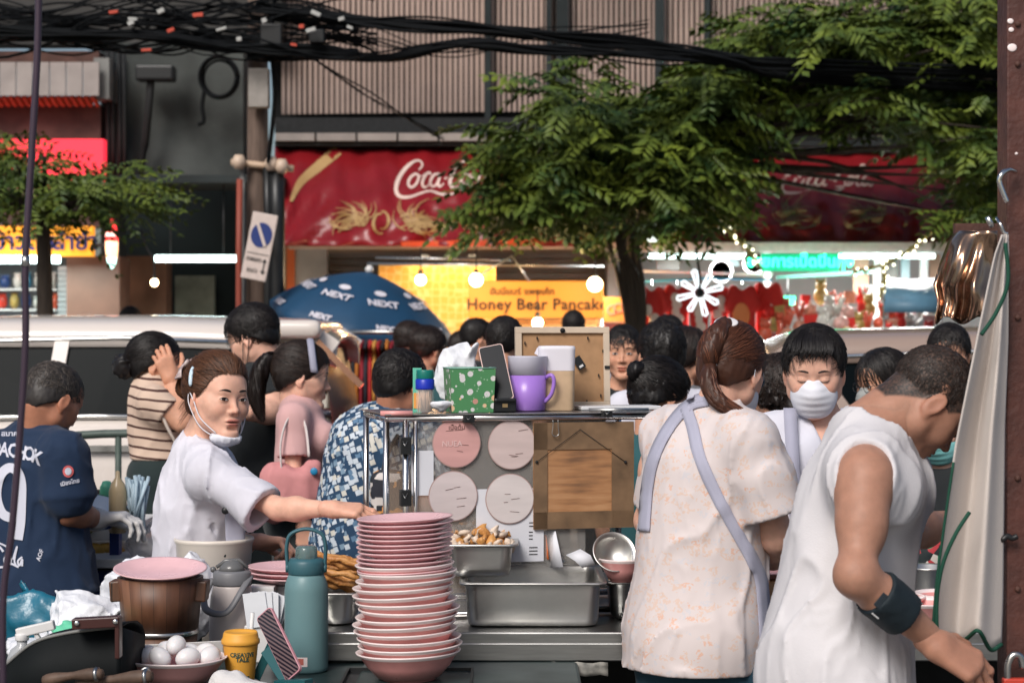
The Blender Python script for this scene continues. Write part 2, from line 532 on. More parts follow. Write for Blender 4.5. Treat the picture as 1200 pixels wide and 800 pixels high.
def skin_paint(V, f, skin, lipc=None, stubble=None, blush=.25, scalp=None):
 q = f.loc(V); col = np.tile(np.array(skin, float), (len(V), 1))
 def blend(c, r, target, amt, pw=1.0):
  d = np.sqrt((((q-np.array(c))/np.array(r))**2).sum(1)); w = np.clip(1.25-d, 0, 1)**pw*amt
  w = np.clip(w*2, 0, amt)[:, None]; col[:] = col*(1-w)+np.array(target)*w
 sk = np.array(skin); red = sk*np.array([1.02, .78, .74])
 for x in (-1, 1):
  blend((x*.038, .07, -.03), (.022, .03, .02), red, blush)
  blend((x*.082, -.01, -.01), (.02, .03, .035), red, blush)
 blend((0, .10, -.035), (.014, .02, .012), red, blush)
 lc = np.array(lipc) if lipc is not None else sk*np.array([.80, .48, .48])
 blend((0, .092, -.0615), (.021, .012, .0050), lc, .9)
 blend((0, .091, -.0722), (.0175, .012, .0060), lc, .9)
 blend((0, .088, -.0665), (.023, .02, .0012), lc*.35, .8)
 for x in (-1, 1): blend((x*.0062, .098, -.0435), (.0035, .006, .0028), sk*.2, .9)
 if stubble:
  m = (q[:, 1] > .0) & (q[:, 2] < -.045) & (q[:, 2] > -.13)
  col[m] = col[m]*(1-stubble)+np.array([.12, .10, .09])*stubble
 if scalp is not None:   # close-cropped head
  hc, inten = scalp
  hl = hairline(q)
  w = np.clip(hl/.008, 0, 1)*inten
  nn = vnoise(q*450)*.5+.5
  w = np.clip(w*(.75+.5*nn), 0, 1)
  thin = np.clip(1-np.sqrt(((q-np.array([.0, .01, .12]))**2).sum(1))/.055, 0, 1)*.55
  w = w*(1-thin)
  inside = (np.abs(q) < .16).all(1) & (np.abs(q[:, 0]) < .0735); w = w*inside
  col[:] = col*(1-w[:, None])+np.array(hc)*w[:, None]
 return col
def hairline(q, fr=.066, temple=.0, back=-.075):
 """>0 where hair grows (local coordinates)"""
 y = q[:, 1]; z = q[:, 2]; x = np.abs(q[:, 0])
 t = np.clip((y+.03)/.105, 0, 1)
 h = np.where(y < -.03, back+(temple-.015-back)*np.clip((y+.085)/.055, 0, 1)**.8, (temple-.015)+(fr-(temple-.015))*t**1.6)
 side = np.clip((x-.055)/.02, 0, 1)
 return z-(h-side*.012*(y > 0))
HS = .9
def hair_cap(f, off=.010, nz=.004, fr=.066, temple=0., back=-.075, h=.004, seed=0, w=1.0, bulk=(0, 0, 0)):
 """clipped shell of hair round the skull"""
 s = f.s; sd = Sdf()
 sd.ell(f.p(0, -.018+bulk[1], .036+bulk[2]), f.r(.074*w+off*.8, .094+off*.8, .084+off*.8), f.N, .01)
 sd.ell(f.p(0, .034, .040), f.r(.056*w+off*.3, .045+off*.3, .043+off*.5), f.N, .02)
 sd.ell(f.p(0, -.035, -.02), f.r(.066*w+off*.7, .060+off, .060), f.N, .03)
 sh = np.array([seed*3.1, seed*1.7, 0]); nz = nz*.5 if nz < .006 else nz*.75
 def fn(p, D):
  q = f.loc(p).reshape(-1, 3)
  hl = hairline(q, fr, temple, back)+vnoise(q*np.array([120, 120, 30])+sh)*.006
  cut = -hl*1.0
  n = vnoise(q*np.array([90, 90, 30])+sh)*nz+vnoise(q*200+sh)*nz*.4
  d = D.reshape(-1)+n
  return (np.maximum(d, cut*.9)-D.reshape(-1)).reshape(D.shape)
 sd.disp(fn)
 V, Q = sd.mesh(h*s); return smooth_verts(V, Q, 1), Q
def strands(f, n, region, flow, length=.07, off=.010, lift=.004, width=.0016, seg=6, seed=1, w=1.0, jitter=.25, bulk=(0, 0, 0), curl=0, band=None):
 """fine locks lying on the skull shell; region(q)->bool and flow(q)->dir in local coordinates"""
 rs = np.random.RandomState(seed)
 c = np.array([0, -.014+bulk[1], .034+bulk[2]]); rad = np.array([.074*w, .097, .085])+off
 d = rs.normal(size=(n*3, 3)); d /= np.linalg.norm(d, axis=1)[:, None]
 q = c+d*rad
 m = region(q); q = q[m][:n]
 if band is not None:
  d = rs.normal(size=(n*8, 3)); d /= np.linalg.norm(d, axis=1)[:, None]; qb = c+d*rad; hl = band(qb); q = np.concatenate([q, qb[(hl > -.003) & (hl < .010)][:n//2]])
 k = len(q)
 if k == 0: return np.zeros((0, 3)), np.zeros((0, 4), int)
 L = length*(.5+rs.rand(k)); off_i = rs.rand(k)*lift
 pts = [q.copy()]; jd = rs.normal(size=(k, 3))*jitter; cur = q.copy()
 widthv = []
 for i in range(seg):
  fl = flow(cur)+jd
  if curl: fl = fl+curl*np.stack([np.sin(i*1.6+jd[:, 0]*9), np.cos(i*1.9+jd[:, 1]*9), np.sin(i*2.1+jd[:, 2]*9)], -1)
  nn = (cur-c)/rad**2; nn /= np.linalg.norm(nn, axis=1)[:, None]
  fl = fl-nn*(fl*nn).sum(1)[:, None]*.85; fl /= np.linalg.norm(fl, axis=1)[:, None]+1e-9
  cur = cur+fl*(L/seg)[:, None]
  g = np.linalg.norm((cur-c)/rad, axis=1); tgt = 1+(off_i*(i+1)/seg)/.08
  cur = c+(cur-c)*(tgt/g)[:, None]
  pts.append(cur.copy())
 return strips(f, np.array(pts), c, width*(.6+.8*rs.rand(k)))
def strips(f, pts, c, width):
 """pts (seg+1, k, 3) local -> ribbon mesh world"""
 S, k, _ = pts.shape
 V = [];
 for i in range(S):
  t = pts[min(i+1, S-1)]-pts[max(i-1, 0)]; n = pts[i]-c
  b = np.cross(t, n); b /= np.linalg.norm(b, axis=1)[:, None]+1e-9
  tp = 1 if i < S-1 else .15
  wv = (width*tp*(.75 if i == 0 else 1))[:, None] if hasattr(width, '__len__') else width*tp
  nn = n/(np.linalg.norm(n, axis=1)[:, None]+1e-9)
  V.append(pts[i]-b*wv/2); V.append(pts[i]+nn*.0007); V.append(pts[i]+b*wv/2)
 V = np.stack(V, 1)  # k, 3S, 3
 base = (np.arange(k)*3*S)[:, None]
 Q = []
 for i in range(S-1):
  for a in (0, 1):
   Q.append(base+np.array([[3*i+a, 3*i+a+1, 3*i+a+4, 3*i+a+3]]))
 Q = np.concatenate(Q)
 return f.wor(V.reshape(-1, 3)), Q
def lock_bundle(f, path, radii, n=120, width=.002, seed=1, seg=None, wav=.0):
 """a tail of hair: strands following a path (local coordinates)"""
 rs = np.random.RandomState(seed)
 pth = np.array([list(p) for p in crv([Vector(p) for p in path], 4)]); S = len(pth)
 rr = np.interp(np.linspace(0, 1, S), np.linspace(0, 1, len(radii)), radii)
 th = rs.rand(n)*6.283; ra = np.sqrt(rs.rand(n)); end = (.75+.25*rs.rand(n))
 t = np.gradient(pth, axis=0); t /= np.linalg.norm(t, axis=1)[:, None]
 a = np.cross(t, [0.3, .2, 1.]); a /= np.linalg.norm(a, axis=1)[:, None]+1e-9; b = np.cross(t, a)
 pts = np.zeros((S, n, 3)); idx = np.arange(S)
 for i in range(S):
  ii = np.clip(i*end, 0, S-1); lo = np.floor(ii).astype(int); hi = np.minimum(lo+1, S-1); fr = (ii-lo)[:, None]
  ctr = pth[lo]*(1-fr)+pth[hi]*fr; A = a[lo]; B = b[lo]; r_ = rr[lo]
  w = wav*np.sin(i*.9+th)
  pts[i] = ctr+A*(np.cos(th)*ra*r_+w)[:, None]+B*(np.sin(th)*ra*r_)[:, None]
 c = pth.mean(0)+np.array([0, .3, 0])
 return strips(f, pts, c, width*(.7+.6*rs.rand(n)))
def core_tail(f, path, radii, h=.005, nz=.004):
 sd = Sdf(); pp = crv([f.p(*p) for p in path], 3)
 rr = np.interp(np.linspace(0, 1, len(pp)), np.linspace(0, 1, len(radii)), radii)*f.s
 sd.chain([tuple(p) for p in pp], list(rr*.85), .01)
 sd.disp(lambda p, D: vnoise(p*np.array([150, 150, 30]))*nz)
 V, Q = sd.mesh(h); return smooth_verts(V, Q, 1), Q
def hand_sdf(sd, wrist, fdir, back, side=1, sc=1.0, curl=(25, 30, 35, 40), thumb=(30, 20), spread=4, jc=1.0):
 """side +1: thumb towards cross(fdir, back) ; curl per finger in degrees at each joint"""
 y = Vector(fdir).normalized(); z = Vector(back); z = (z-y*z.dot(y)).normalized(); x = y.cross(z)*side
 w = Vector(wrist)
 def g(a, b, c): return w+(x*a+y*b+z*c)*sc
 k = .010*sc
 sd.cap(g(0, -.01, 0), g(0, .012, 0), .024*sc, .024*sc, .015)
 for a, bl in ((.027, .080), (.009, .086), (-.009, .083), (-.026, .075)):
  sd.cap(g(a*.55, .012, -.001), g(a, bl, 0), .0155*sc, .0115*sc, .014*sc)
 sd.ell(g(.022, .030, -.010), (.017*sc, .028*sc, .014*sc), np.array(Matrix((x, y, z)).transposed()), .014*sc)
 segs = ((.040, .024, .020), (.044, .028, .021), (.041, .026, .020), (.032, .020, .018))
 for i, (a, bl) in enumerate(((.028, .080), (.0095, .086), (-.009, .083), (-.0265, .075))):
  p = g(a, bl, 0); ang = 0; sp = R(spread*(1.2-i*.8)); r0 = (.0092, .0094, .009, .0080)[i]*sc
  for j, L in enumerate(segs[i]):
   ang += R(curl[i]*(1 if j == 0 else 1.1*jc if j == 1 else .7*jc))
   d = (y*math.cos(ang)-z*math.sin(ang)); d = (d+x*math.sin(sp)*math.cos(ang)).normalized()
   q = p+d*L*sc
   sd.cap(p, q, r0, r0*.90, .002*sc)
   if j < 2: sd.ell(q, (r0*1.04,)*3, None, .003*sc)
   p = q; r0 *= .90
 p = g(.026, .018, -.006); t1, t2 = thumb
 d = (x*math.cos(R(t1))+y*math.sin(R(t1))*1.2-z*.35).normalized(); q = p+d*.038*sc
 sd.cap(p, q, .0135*sc, .0105*sc, .010*sc); p = q
 d = (d+(y*math.sin(R(t2+20))-x*.35*math.sin(R(t2))-z*.25)).normalized(); q = p+d*.030*sc
 sd.cap(p, q, .0105*sc, .0095*sc, .003*sc); p = q
 d = (d-x*.25-z*.15).normalized(); sd.cap(p, p+d*.022*sc, .0095*sc, .0078*sc, .003*sc)
 return sd
def skel(x, y, yaw, H=1.68, lean=0, w=1.0, over=None):
 k = H/1.7; M = Matrix.Rotation(R(yaw), 3, 'Z'); L = Matrix.Rotation(R(-lean), 3, 'X')
 pel = Vector((0, 0, .95*k))
 def up(v): return Vector((x, y, 0)) + M @ (pel + L @ (Vector(v)*k-pel))
 def dn(v): return Vector((x, y, 0)) + M @ (Vector(v)*k)
 J = dict(neck=up((0, 0, 1.43)), chest=up((0, 0, 1.26)), waist=up((0, 0, 1.08)), pelvis=dn((0, 0, .94)),
    head=up((0, .03, 1.585)), k=k, yaw=yaw, w=w)
 for sname, sx in (('R', 1), ('L', -1)):
  J['sh'+sname] = up((sx*.175*w, 0, 1.39)); J['el'+sname] = up((sx*.225*w, -.02, 1.10)); J['wr'+sname] = up((sx*.24*w, .06, .87))
  J['hip'+sname] = dn((sx*.09, 0, .90)); J['kn'+sname] = dn((sx*.10, .02, .49)); J['an'+sname] = dn((sx*.10, -.02, .09))
  J['toe'+sname] = dn((sx*.12, .15, .04))
 if over:
  for a, b in over.items(): J[a] = Vector(b) if not isinstance(b, (int, float)) else b
 return J
def body_axes(J):
 r = (J['shR']-J['shL']).normalized(); u = (J['neck']-J['pelvis']); u = (u-r*u.dot(r)).normalized(); fwd = u.cross(r)
 return np.array(Matrix((r, fwd, u)).transposed()), r, fwd, u
def body_sdf(J, sd=None, fem=False, fat=1.0, arms='LR', legs=True, armr=1.0, g=0.0, head_neck=True, low=True):
 """torso and limbs, g grows everything (for cloth)"""
 sd = sd or Sdf(); k = J['k']; w = J['w']; N, r, fw, u = body_axes(J); V = Vector
 ch, wa, pe, ne = J['chest'], J['waist'], J['pelvis'], J['neck']
 sd.ell(ch+u*.0*k, ((.148*w)*k*fat+g, .104*k*fat+g, .19*k+g), N, .04)
 if low:
  sd.ell(wa, (.128*w*k*fat+g, .098*k*fat+g, .15*k+g), N, .05)
  sd.ell(pe, (.158*k*fat+g, .112*k*fat+g, .135*k+g), N, .05)
 sd.cap(J['shL']-u*.03*k+r*.02, J['shR']-u*.03*k-r*.02, .052*k+g, None, .04)
 sd.cap(ne-u*.02, J['shL']+u*.0, .045*k+g, .048*k+g, .03); sd.cap(ne-u*.02, J['shR'], .045*k+g, .048*k+g, .03)
 if fem:
  for q in (-1, 1): sd.ell(ch+r*(q*.068*k)+fw*.078*k-u*.0*k, (.062*k+g, .055*k+g, .060*k+g), N, .03)
 else:
  for q in (-1, 1): sd.ell(ch+r*(q*.07*k)+fw*.055*k+u*.05*k, (.072*k+g, .05*k+g, .06*k+g), N, .03)
 if head_neck:
  hd = J['head']; b = hd-(hd-ne).normalized()*.06*k
  sd.cap(ne-u*.03*k-fw*.005, b, (.060 if not fem else .052)*k+g, (.052 if not fem else .045)*k+g, .03)
 for a in arms:
  s_, e, wr = J['sh'+a], J['el'+a], J['wr'+a]; ar = armr*k
  sd.cap(s_, e, .047*ar+g, .035*ar+g, .03)
  m = s_.lerp(e, .42); sd.ell(m, (.042*ar+g,)*3, None, .03)
  if not fem: sd.ell(s_.lerp(e, .16), (.051*ar+g, .051*ar+g, .062*ar+g), None, .025); sd.ell(s_.lerp(e, .52)+fw*.006, (.044*ar+g, .044*ar+g, .060*ar+g), None, .025); sd.ell(e, (.038*ar+g,)*3, None, .02)
  sd.cap(e, e.lerp(wr, .35), .039*ar+g, .040*ar+g, .02); sd.cap(e.lerp(wr, .35), wr, .040*ar+g, .0255*ar+g, .02)
 if legs:
  for a in 'LR':
   sd.cap(J['hip'+a], J['kn'+a], .082*k*fat+g, .052*k+g, .04)
   kn, an = J['kn'+a], J['an'+a]
   sd.cap(kn, kn.lerp(an, .35), .052*k+g, .056*k+g, .02); sd.cap(kn.lerp(an, .35), an, .056*k+g, .036*k+g, .02)
 return sd
def cloth_fold(amp=.006, sc=(14, 14, 4), seed=0, amp2=.0, ridges=True):
 sh = np.array([seed*2.3, seed*5.1, seed*1.1]); sc = np.array(sc)
 def fn(p, D):
  wq = p*4+sh; q = p*sc+sh+np.stack([vnoise(wq), vnoise(wq+7), vnoise(wq+13)], -1)*1.1
  r = np.clip(1-np.abs(vnoise(q))*3.0, 0, 1)**2; c = np.clip(1-np.abs(vnoise(q*1.9+5))*3.0, 0, 1)**2
  return amp*(.75*vnoise(q*.55+11)-.95*r-.38*c)+amp2*vnoise(p*60+sh)
 return fn
def skin_mat(): return mat('skin', (.5, .35, .27), 0.5, attr='Col', noise=.16, nscale=45, bump=.12, bscale=420, sss=.15, spec=.4)
def hair_mat(kind='black'):
 c = {'black': (.010, .008, .008), 'brown': (.085, .038, .020), 'auburn': (.085, .032, .018), 'grey': (.055, .048, .045), 'dark': (.020, .013, .011)}[kind]
 n = 'hair_'+kind
 if n in MATS: return MATS[n]
 m = mat(n, c, .45, spec=.4); nt = m.node_tree; at = node(nt, 'ShaderNodeAttribute', attribute_name='Col')
 mx = node(nt, 'ShaderNodeMix', {'Factor': 1.0}, data_type='RGBA', blend_type='MULTIPLY'); mx.inputs['A'].default_value = (*c, 1)
 nt.links.new(at.outputs['Color'], mx.inputs['B']); nt.links.new(mx.outputs['Result'], nt.nodes['Principled BSDF'].inputs['Base Color']); return m
def lockcol(V, per, seed=0):
 k = max(1, len(V)//per); r_ = np.random.RandomState(seed+5); g = .45+1.5*r_.rand(k)**1.8; c = np.stack([g*1.08, g, g*.9], -1)
 return np.repeat(c, per, 0)[:len(V)]
def eye_mats(): return [skin_mat(), mat('eye_white', (.62, .58, .55), .25), mat('iris', (.022, .011, .007), .12), mat('lash', (.008, .006, .006), .5), mat('lid_line', (.16, .08, .055), .5)]
SKIN = {'light': lin((230, 186, 164)), 'tan': lin((212, 158, 130)), 'brown': lin((178, 122, 96)), 'warm': lin((228, 178, 155))}
def make_body(t, J, f, skin='tan', fem=False, fat=1.0, arms='LR', legs=True, hands=(), h=.009, hh=.0032, face=None, head=None, scalp=None,
    stubble=None, gloves=False, low=True, lips=None, armr=1.0, feat=True):
 """one mesh: body + head + hands"""
 acc = Acc(); sk = SKIN[skin] if isinstance(skin, str) else skin
 sd = body_sdf(J, None, fem, fat, arms, legs, armr, low=low)
 if legs:
  for a in 'LR': sd.cap(J['an'+a]-Vector((0, 0, .03)), J['toe'+a], .036, .028, .02)
 V, Q = sd.mesh(h); V = smooth_verts(V, Q, 1)
 acc.add(V, Q, 0, skin_paint(V, f, sk, lips, stubble, scalp=None))
 hs = Sdf(); head_sdf(f, hs, **(head or {}))
 hd = J['head']; ne = J['neck']; N, r, fw, u = body_axes(J); k = J['k']
 nr = (.052 if not fem else .045)*k
 full = Sdf(); full.ops = list(hs.ops); full.lo = hs.lo.copy(); full.hi = hs.hi.copy()
 a = f.p(0, -.028, -.035); full.cap(a, ne-u*.02*k, nr, nr*1.12, .022)
 full.cap(f.p(0, -.05, -.04), ne-u*.02*k-fw*.02, nr*.75, nr*.9, .02)
 V, Q = full.mesh(hh); V = smooth_verts(V, Q, 1, .35)
 acc.add(V, Q, 0, skin_paint(V, f, sk, lips, stubble, scalp=scalp))
 if feat: face_features(hs, f, acc, **(face or {}))
 for hd_ in hands:
  s2 = Sdf(); hand_sdf(s2, **hd_)
  V, Q = s2.mesh(max(hh, .0028)); V = smooth_verts(V, Q, 1, .35)
  acc.add(V, Q, 0, np.tile(np.array(sk)*np.array([1, .95, .93]), (len(V), 1)))
 o = acc.build('body', eye_mats(), t)
 return o, hs
def tshirt(J, name, m, t, fem=False, fat=1.0, ease=.016, sleeve=.55, hem=None, amp=.006, seed=0, h=.008, neck_r=.075, flare=.0,
   v=False, arms='LR', fold=(14, 14, 4), sleeve_r=.062, low=True, extra=None, neck_tilt=.02, cuts=None, sleeves=None):
 k = J['k']; N, r, fw, u = body_axes(J); w = J['w']
 sd = body_sdf(J, None, fem, fat, '', False, g=ease, head_neck=False, low=low)
 hem = hem if hem is not None else (J['pelvis'].z-.02)
 if flare:
  sd.ell(J['pelvis']-u*.06, ((.16+flare)*k*fat, (.115+flare)*k*fat, .26*k), N, .06)
 if extra: extra(sd)
 fold_ = cloth_fold(amp, fold, seed)
 if amp: sd.disp(fold_)
 for a in arms:
  if sleeves and a in sleeves: pts, rs_ = sleeves[a]
  else:
   s_, e = J['sh'+a], J['el'+a]; pts = [s_, s_+(e-s_)*sleeve]; rs_ = [.047*k+ease*.5, sleeve_r*k+ease*.5]
  pts = [Vector(q) for q in pts]; d = (pts[-1]-pts[-2]).normalized(); q0 = np.array(pts[-1]); dn = np.array(d)
  c1 = Sdf(); far = pts[:-1]+[pts[-1]+d*.04]; c1.chain(far, rs_, .02)
  hr = rs_[-1]-.015-amp*.6; c2 = Sdf(); c2.cap(pts[-1]-d*.05, pts[-1]+d*.10, hr*.97, hr)
  def fn(p, c1=c1, c2=c2, q0=q0, dn=dn):
   D = c1.eval(p); D = D+fold_(p, D)*.8 if amp else D
   return np.maximum(np.maximum(D, (p-q0)@dn), -c2.eval(p))
  sd._reg('u', .025, fn, c1.lo, c1.hi)
 sd.plane((0, 0, hem), (0, 0, -1), 0)
 ne = J['neck']
 sd.ell(ne+u*.045*k+fw*neck_tilt, (neck_r*k, neck_r*.95*k, .062*k), N, .004, 's')
 if v: sd.cap(ne+fw*.06*k+u*.04, ne+fw*.12*k-u*.085*k, .055*k, .004, .004, 's')
 if cuts: cuts(sd)
 return sdf_obj(sd, h, name, m, t)
def trousers(J, m, t, h=.012, seed=0, name='trousers', legs_to=.09, top=None, g=.02, skirt=False):
 k = J['k']; N, r, fw, u = body_axes(J); sd = Sdf()
 sd.ell(J['pelvis']-Vector((0, 0, .01)), (.16*k+g, .115*k+g, .14*k), np.array(Matrix.Rotation(R(J['yaw']), 3, 'Z')), .04)
 for a in 'LR':
  sd.cap(J['hip'+a], J['kn'+a], .085*k+g, .062*k+g, .04)
  sd.cap(J['kn'+a], J['an'+a], .062*k+g, .055*k+g, .03)
 sd.disp(cloth_fold(.006, (9, 9, 5), seed))
 sd.plane((0, 0, legs_to), (0, 0, -1)); sd.plane((0, 0, top or J['pelvis'].z+.10), (0, 0, 1))
 return sdf_obj(sd, h, name, m, t)
def shoes(J, m, t):
 for a in 'LR':
  sd = Sdf(); an = J['an'+a]; to = J['toe'+a]
  sd.cap(Vector((an.x, an.y, .045)), Vector((to.x, to.y, .035)), .045, .036, .02); sd.plane((0, 0, .004), (0, 0, -1))
  sdf_obj(sd, .012, 'shoe', m, t)
def lean_person(label, x, y, yaw, H=1.66, **kw): pass
cam = bpy.data.cameras.new('camera'); camo = bpy.data.objects.new('camera', cam); COL.objects.link(camo); scene.camera = camo
camo.location = (0, 0, CAMZ); camo.rotation_euler = (R(90), 0, 0)
cam.sensor_width = 36; cam.lens = 70; cam.shift_y = -(400-HZ)/1200; cam.clip_end = 500; cam.clip_start = .05
cam.dof.use_dof = True; cam.dof.focus_distance = 4.9; cam.dof.aperture_fstop = 6.0; cam.dof.aperture_blades = 0
SUN_EL, SUN_AZ = 42, 205      # azimuth clockwise from +Y
world = bpy.data.worlds.new('World'); scene.world = world; world.use_nodes = True
wn = world.node_tree; sky = wn.nodes.new('ShaderNodeTexSky'); sky.sky_type = 'NISHITA'; sky.sun_disc = False
sky.sun_elevation = R(SUN_EL); sky.sun_rotation = R(SUN_AZ); sky.air_density = 1.0; sky.dust_density = 3.0
wn.links.new(sky.outputs['Color'], wn.nodes['Background'].inputs['Color']); wn.nodes['Background'].inputs['Strength'].default_value = .07
sl = bpy.data.lights.new('sun', 'SUN'); sl.energy = 2.15; sl.angle = R(24); sl.color = (1, .96, .92)
so = bpy.data.objects.new('sun', sl); COL.objects.link(so)
so.rotation_euler = Vector((-math.sin(R(SUN_AZ))*math.cos(R(SUN_EL)), -math.cos(R(SUN_AZ))*math.cos(R(SUN_EL)), -math.sin(R(SUN_EL)))).to_track_quat('-Z', 'Y').to_euler()
vs_ = scene.view_settings; vs_.view_transform = 'Standard'; vs_.look = 'None'; vs_.exposure = .47; vs_.gamma = 1
scene.render.engine = 'CYCLES'; scene.cycles.use_denoising = True; scene.cycles.max_bounces = 6; scene.cycles.caustics_reflective = False; scene.cycles.caustics_refractive = False
scene.cycles.sample_clamp_indirect = 4; scene.cycles.transparent_max_bounces = 10
def lamp(kind, loc, power, color, size=.1, sy=None, rot=None):
 l = bpy.data.lights.new('lamp_light', kind); l.energy = power; l.color = color
 if kind == 'AREA':
  l.shape = 'RECTANGLE'; l.size = size; l.size_y = sy or size
 else: l.shadow_soft_size = size
 o = bpy.data.objects.new('lamp_light', l); COL.objects.link(o); o.location = loc
 if rot: o.rotation_euler = rot
 return o
asph = mat('asphalt', (.045, .045, .047), .8, noise=.4, nscale=3, bump=.3, bscale=90)
conc = mat('concrete', (.26, .25, .23), .85, noise=.35, nscale=2.5, bump=.2, bscale=40)
g = MB(); g.box((0, 60, -.05), (300, 300, .1)); tag(g.build('ground', conc), kind='structure')
g = MB(); g.box((0, 8.2, .002), (120, 9.2, .004)); tag(g.build('road', asph), kind='structure')
g = MB(); g.box((0, 15.4, .07), (120, 5.0, .14)); g.box((0, 12.85, .075), (120, .12, .15)); tag(g.build('pavement', conc, bevel=.01), kind='structure')
dark = mat('dark_wall', (.022, .03, .032), .85, noise=.5, nscale=1.5, bump=.2, bscale=20)
greywall = mat('weathered_render', (.085, .095, .090), .9, noise=.8, nscale=1.3, bump=.3, bscale=12, n_detail=8)
rustm = mat('rusty_steel', (.10, .04, .028), .7, noise=.5, nscale=9, bump=.3, bscale=60)
steel = mat('steel', (.52, .52, .51), .28, metal=1, noise=.2, nscale=14, bump=.02, bscale=30)
steel_b = mat('brushed_steel', (.42, .42, .41), .34, metal=1, noise=.35, nscale=6, stretch=(1, 1, 12), bump=.03, bscale=50)
black = mat('black_plastic', (.012, .013, .014), .4)
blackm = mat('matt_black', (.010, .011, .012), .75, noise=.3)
white = mat('white_paint', (.72, .71, .70), .5, noise=.12, nscale=6)
cream = mat('cream_metal', (.50, .46, .42), .5, noise=.25, nscale=4)
greym = mat('grey_metal', (.22, .22, .21), .55, noise=.4, nscale=5)
wood = mat('wood', (.22, .12, .06), .6, noise=.5, nscale=18, stretch=(1, 1, .15), bump=.1, bscale=60)
cablem = mat('cable_rubber', (.003, .004, .005), .8, spec=.2)
def slab(mb, u0, v0, u1, v1, Y, t=.1, mi=0):
 a = P(u0, v1, Y); b = P(u1, v0, Y)
 return mb.box(((a.x+b.x)/2, Y+t/2, (a.z+b.z)/2), (b.x-a.x, t, b.z-a.z), None, mi)
B = thing('louvred_building', (2.6, 19.2, .14), 'long building whose upper storey is clad in beige upright slats', 'building')
YB = 18.6
m = MB(); slab(m, 322, -60, 2000, 138, YB+.25, .2); m.build('upper_wall', blackm, B)
m = MB(); u = 330; k = 0
while u < 1700:
 w_ = 3.7+rnd.random()*.7
 slab(m, u, -60, u+w_, 134-((u-330)*.012), YB+rnd.random()*.02, .05)
 u += 6.3
slatm = mat('beige_slats', (.40, .295, .25), .7, noise=.35, nscale=1.2, bump=.1, bscale=20)
m.build('slat_cladding', slatm, B)
m = MB()
for a, b in ((568, 575), (640, 646), (652, 666), (768, 778), (826, 832)): slab(m, a, -60, b, 140, YB-.14, .12)
m.build_each('cladding_post', dark, B)
m = MB(); slab(m, 322, 138, 2000, 156, YB-.5, .8); m.build('dark_ledge', blackm, B)
m = MB()
for i in range(9):
 slab(m, 322+i*48+1, 156, 322+i*48+46.5, 165, YB-.8, .06)
m.build('metal_fascia', mat('fascia', (.30, .27, .25), .6, noise=.3, nscale=4), B)
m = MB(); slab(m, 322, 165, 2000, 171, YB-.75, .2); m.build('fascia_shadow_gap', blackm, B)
m = MB(); slab(m, 322, 170, 720, 640, YB+.2, .2); m.build('shop_back_wall', mat('shop_wall', (.30, .20, .12), .8, noise=.3, nscale=3), B)
m = MB()
for i in range(46): slab(m, 385, 296+i*8, 712, 302.5+i*8, YB+.12, .05)
m.build('roller_shutter', mat('shutter', (.17, .14, .12), .5, noise=.3, nscale=3), B)
m = MB(); slab(m, 712, 170, 2000, 640, YB+.9, .2); m.build('bright_shop_wall', mat('shop_white', (.62, .64, .64), .7, noise=.2, nscale=3), B)
m = MB(); slab(m, 712, 170, 724, 640, YB-.3, .5); slab(m, 338, 292, 383, 640, YB-.1, .2); m.build_each('shop_pillar', cream, B)
m = MB(); slab(m, 336, 290, 345, 640, YB-.14, .05); m.build('orange_strip', mat('orange', (.7, .14, .03), .6), B)
m = MB(); slab(m, 338, 285, 724, 291.5, 17.1, .1); slab(m, 715, 284, 1130, 295, 16.9, .1); m.build('awning_beam', mat('beam', (.62, .52, .48), .6, noise=.2), B)
m = MB(); slab(m, 1155, -40, 1182, 26, YB-.3, .2); m.build('red_panel', mat('dark_red', (.10, .008, .006), .6), B)
def awning(label, u0, u1, v0, v1, seed, base):
 T = thing('awning', P((u0+u1)/2, v1, 17.1), label, 'awning', 'red awnings over the shops')
 n = 70; mrows = 16; rows = []
 def A(u, v, off=0):
  t = (v-v0)/(v1-v0); Y = 18.0-1.0*t
  s = (u-u0)/(u1-u0)
  wv = .03*math.sin(u*.13+seed+2*t)+.05*math.sin(u*.05*(1+t)+seed)*t+.016*math.sin((u-u0)*(.3-.15*t)+9*t)
  wv += .035*math.sin(26*math.atan2((v1+30-v), (u-u0+6)))*math.exp(-((u-u0)/90)**2)
  return P(u, v, Y-off-wv*.9-.10*math.sin(math.pi*t))
 for j in range(mrows+1):
  v = v0+(v1-v0)*j/mrows
  rows.append([A(u0+(u1-u0)*i/n/1., v+(0 if j else 1.5*math.sin(i*.7))) for i in range(n+1)])
 mb = MB(); mb.sheet(rows)
 mb.build('canvas', mat(base[0], base[1], .33, noise=.25, nscale=2.5, bump=.15, bscale=6), T, solid=.012)
 return T, A
TA, A1 = awning('glossy red awning printed with a soft drink logo above the pancake stall', 322, 722, 172, 288, 0, ('awning_red', (.21, .008, .012)))
TB, A2 = awning('darker red awning with a soft drink logo above the bright souvenir shop', 722, 1130, 178, 287, 2, ('awning_dark', (.20, .009, .012)))
def ribbon(mb, A, pts, ws, n=6, off=.02, mi=0):
 """calligraphic stroke in pixel space laid on surface A"""
 c = crv([Vector((p[0], p[1], 0)) for p in pts], n); wv = np.interp(np.linspace(0, 1, len(c)), np.linspace(0, 1, len(ws)), ws)
 L = []; Rr = []
 for i, p in enumerate(c):
  t = c[min(i+1, len(c)-1)]-c[max(i-1, 0)]
  if t.length < 1e-6: t = Vector((1, 0, 0))
  t.normalize(); nrm = Vector((-t.y, t.x, 0))*wv[i]/2
  L.append(A(*(p-nrm)[:2], off)); Rr.append(A(*(p+nrm)[:2], off))
 mb.sheet([L, Rr], mi)
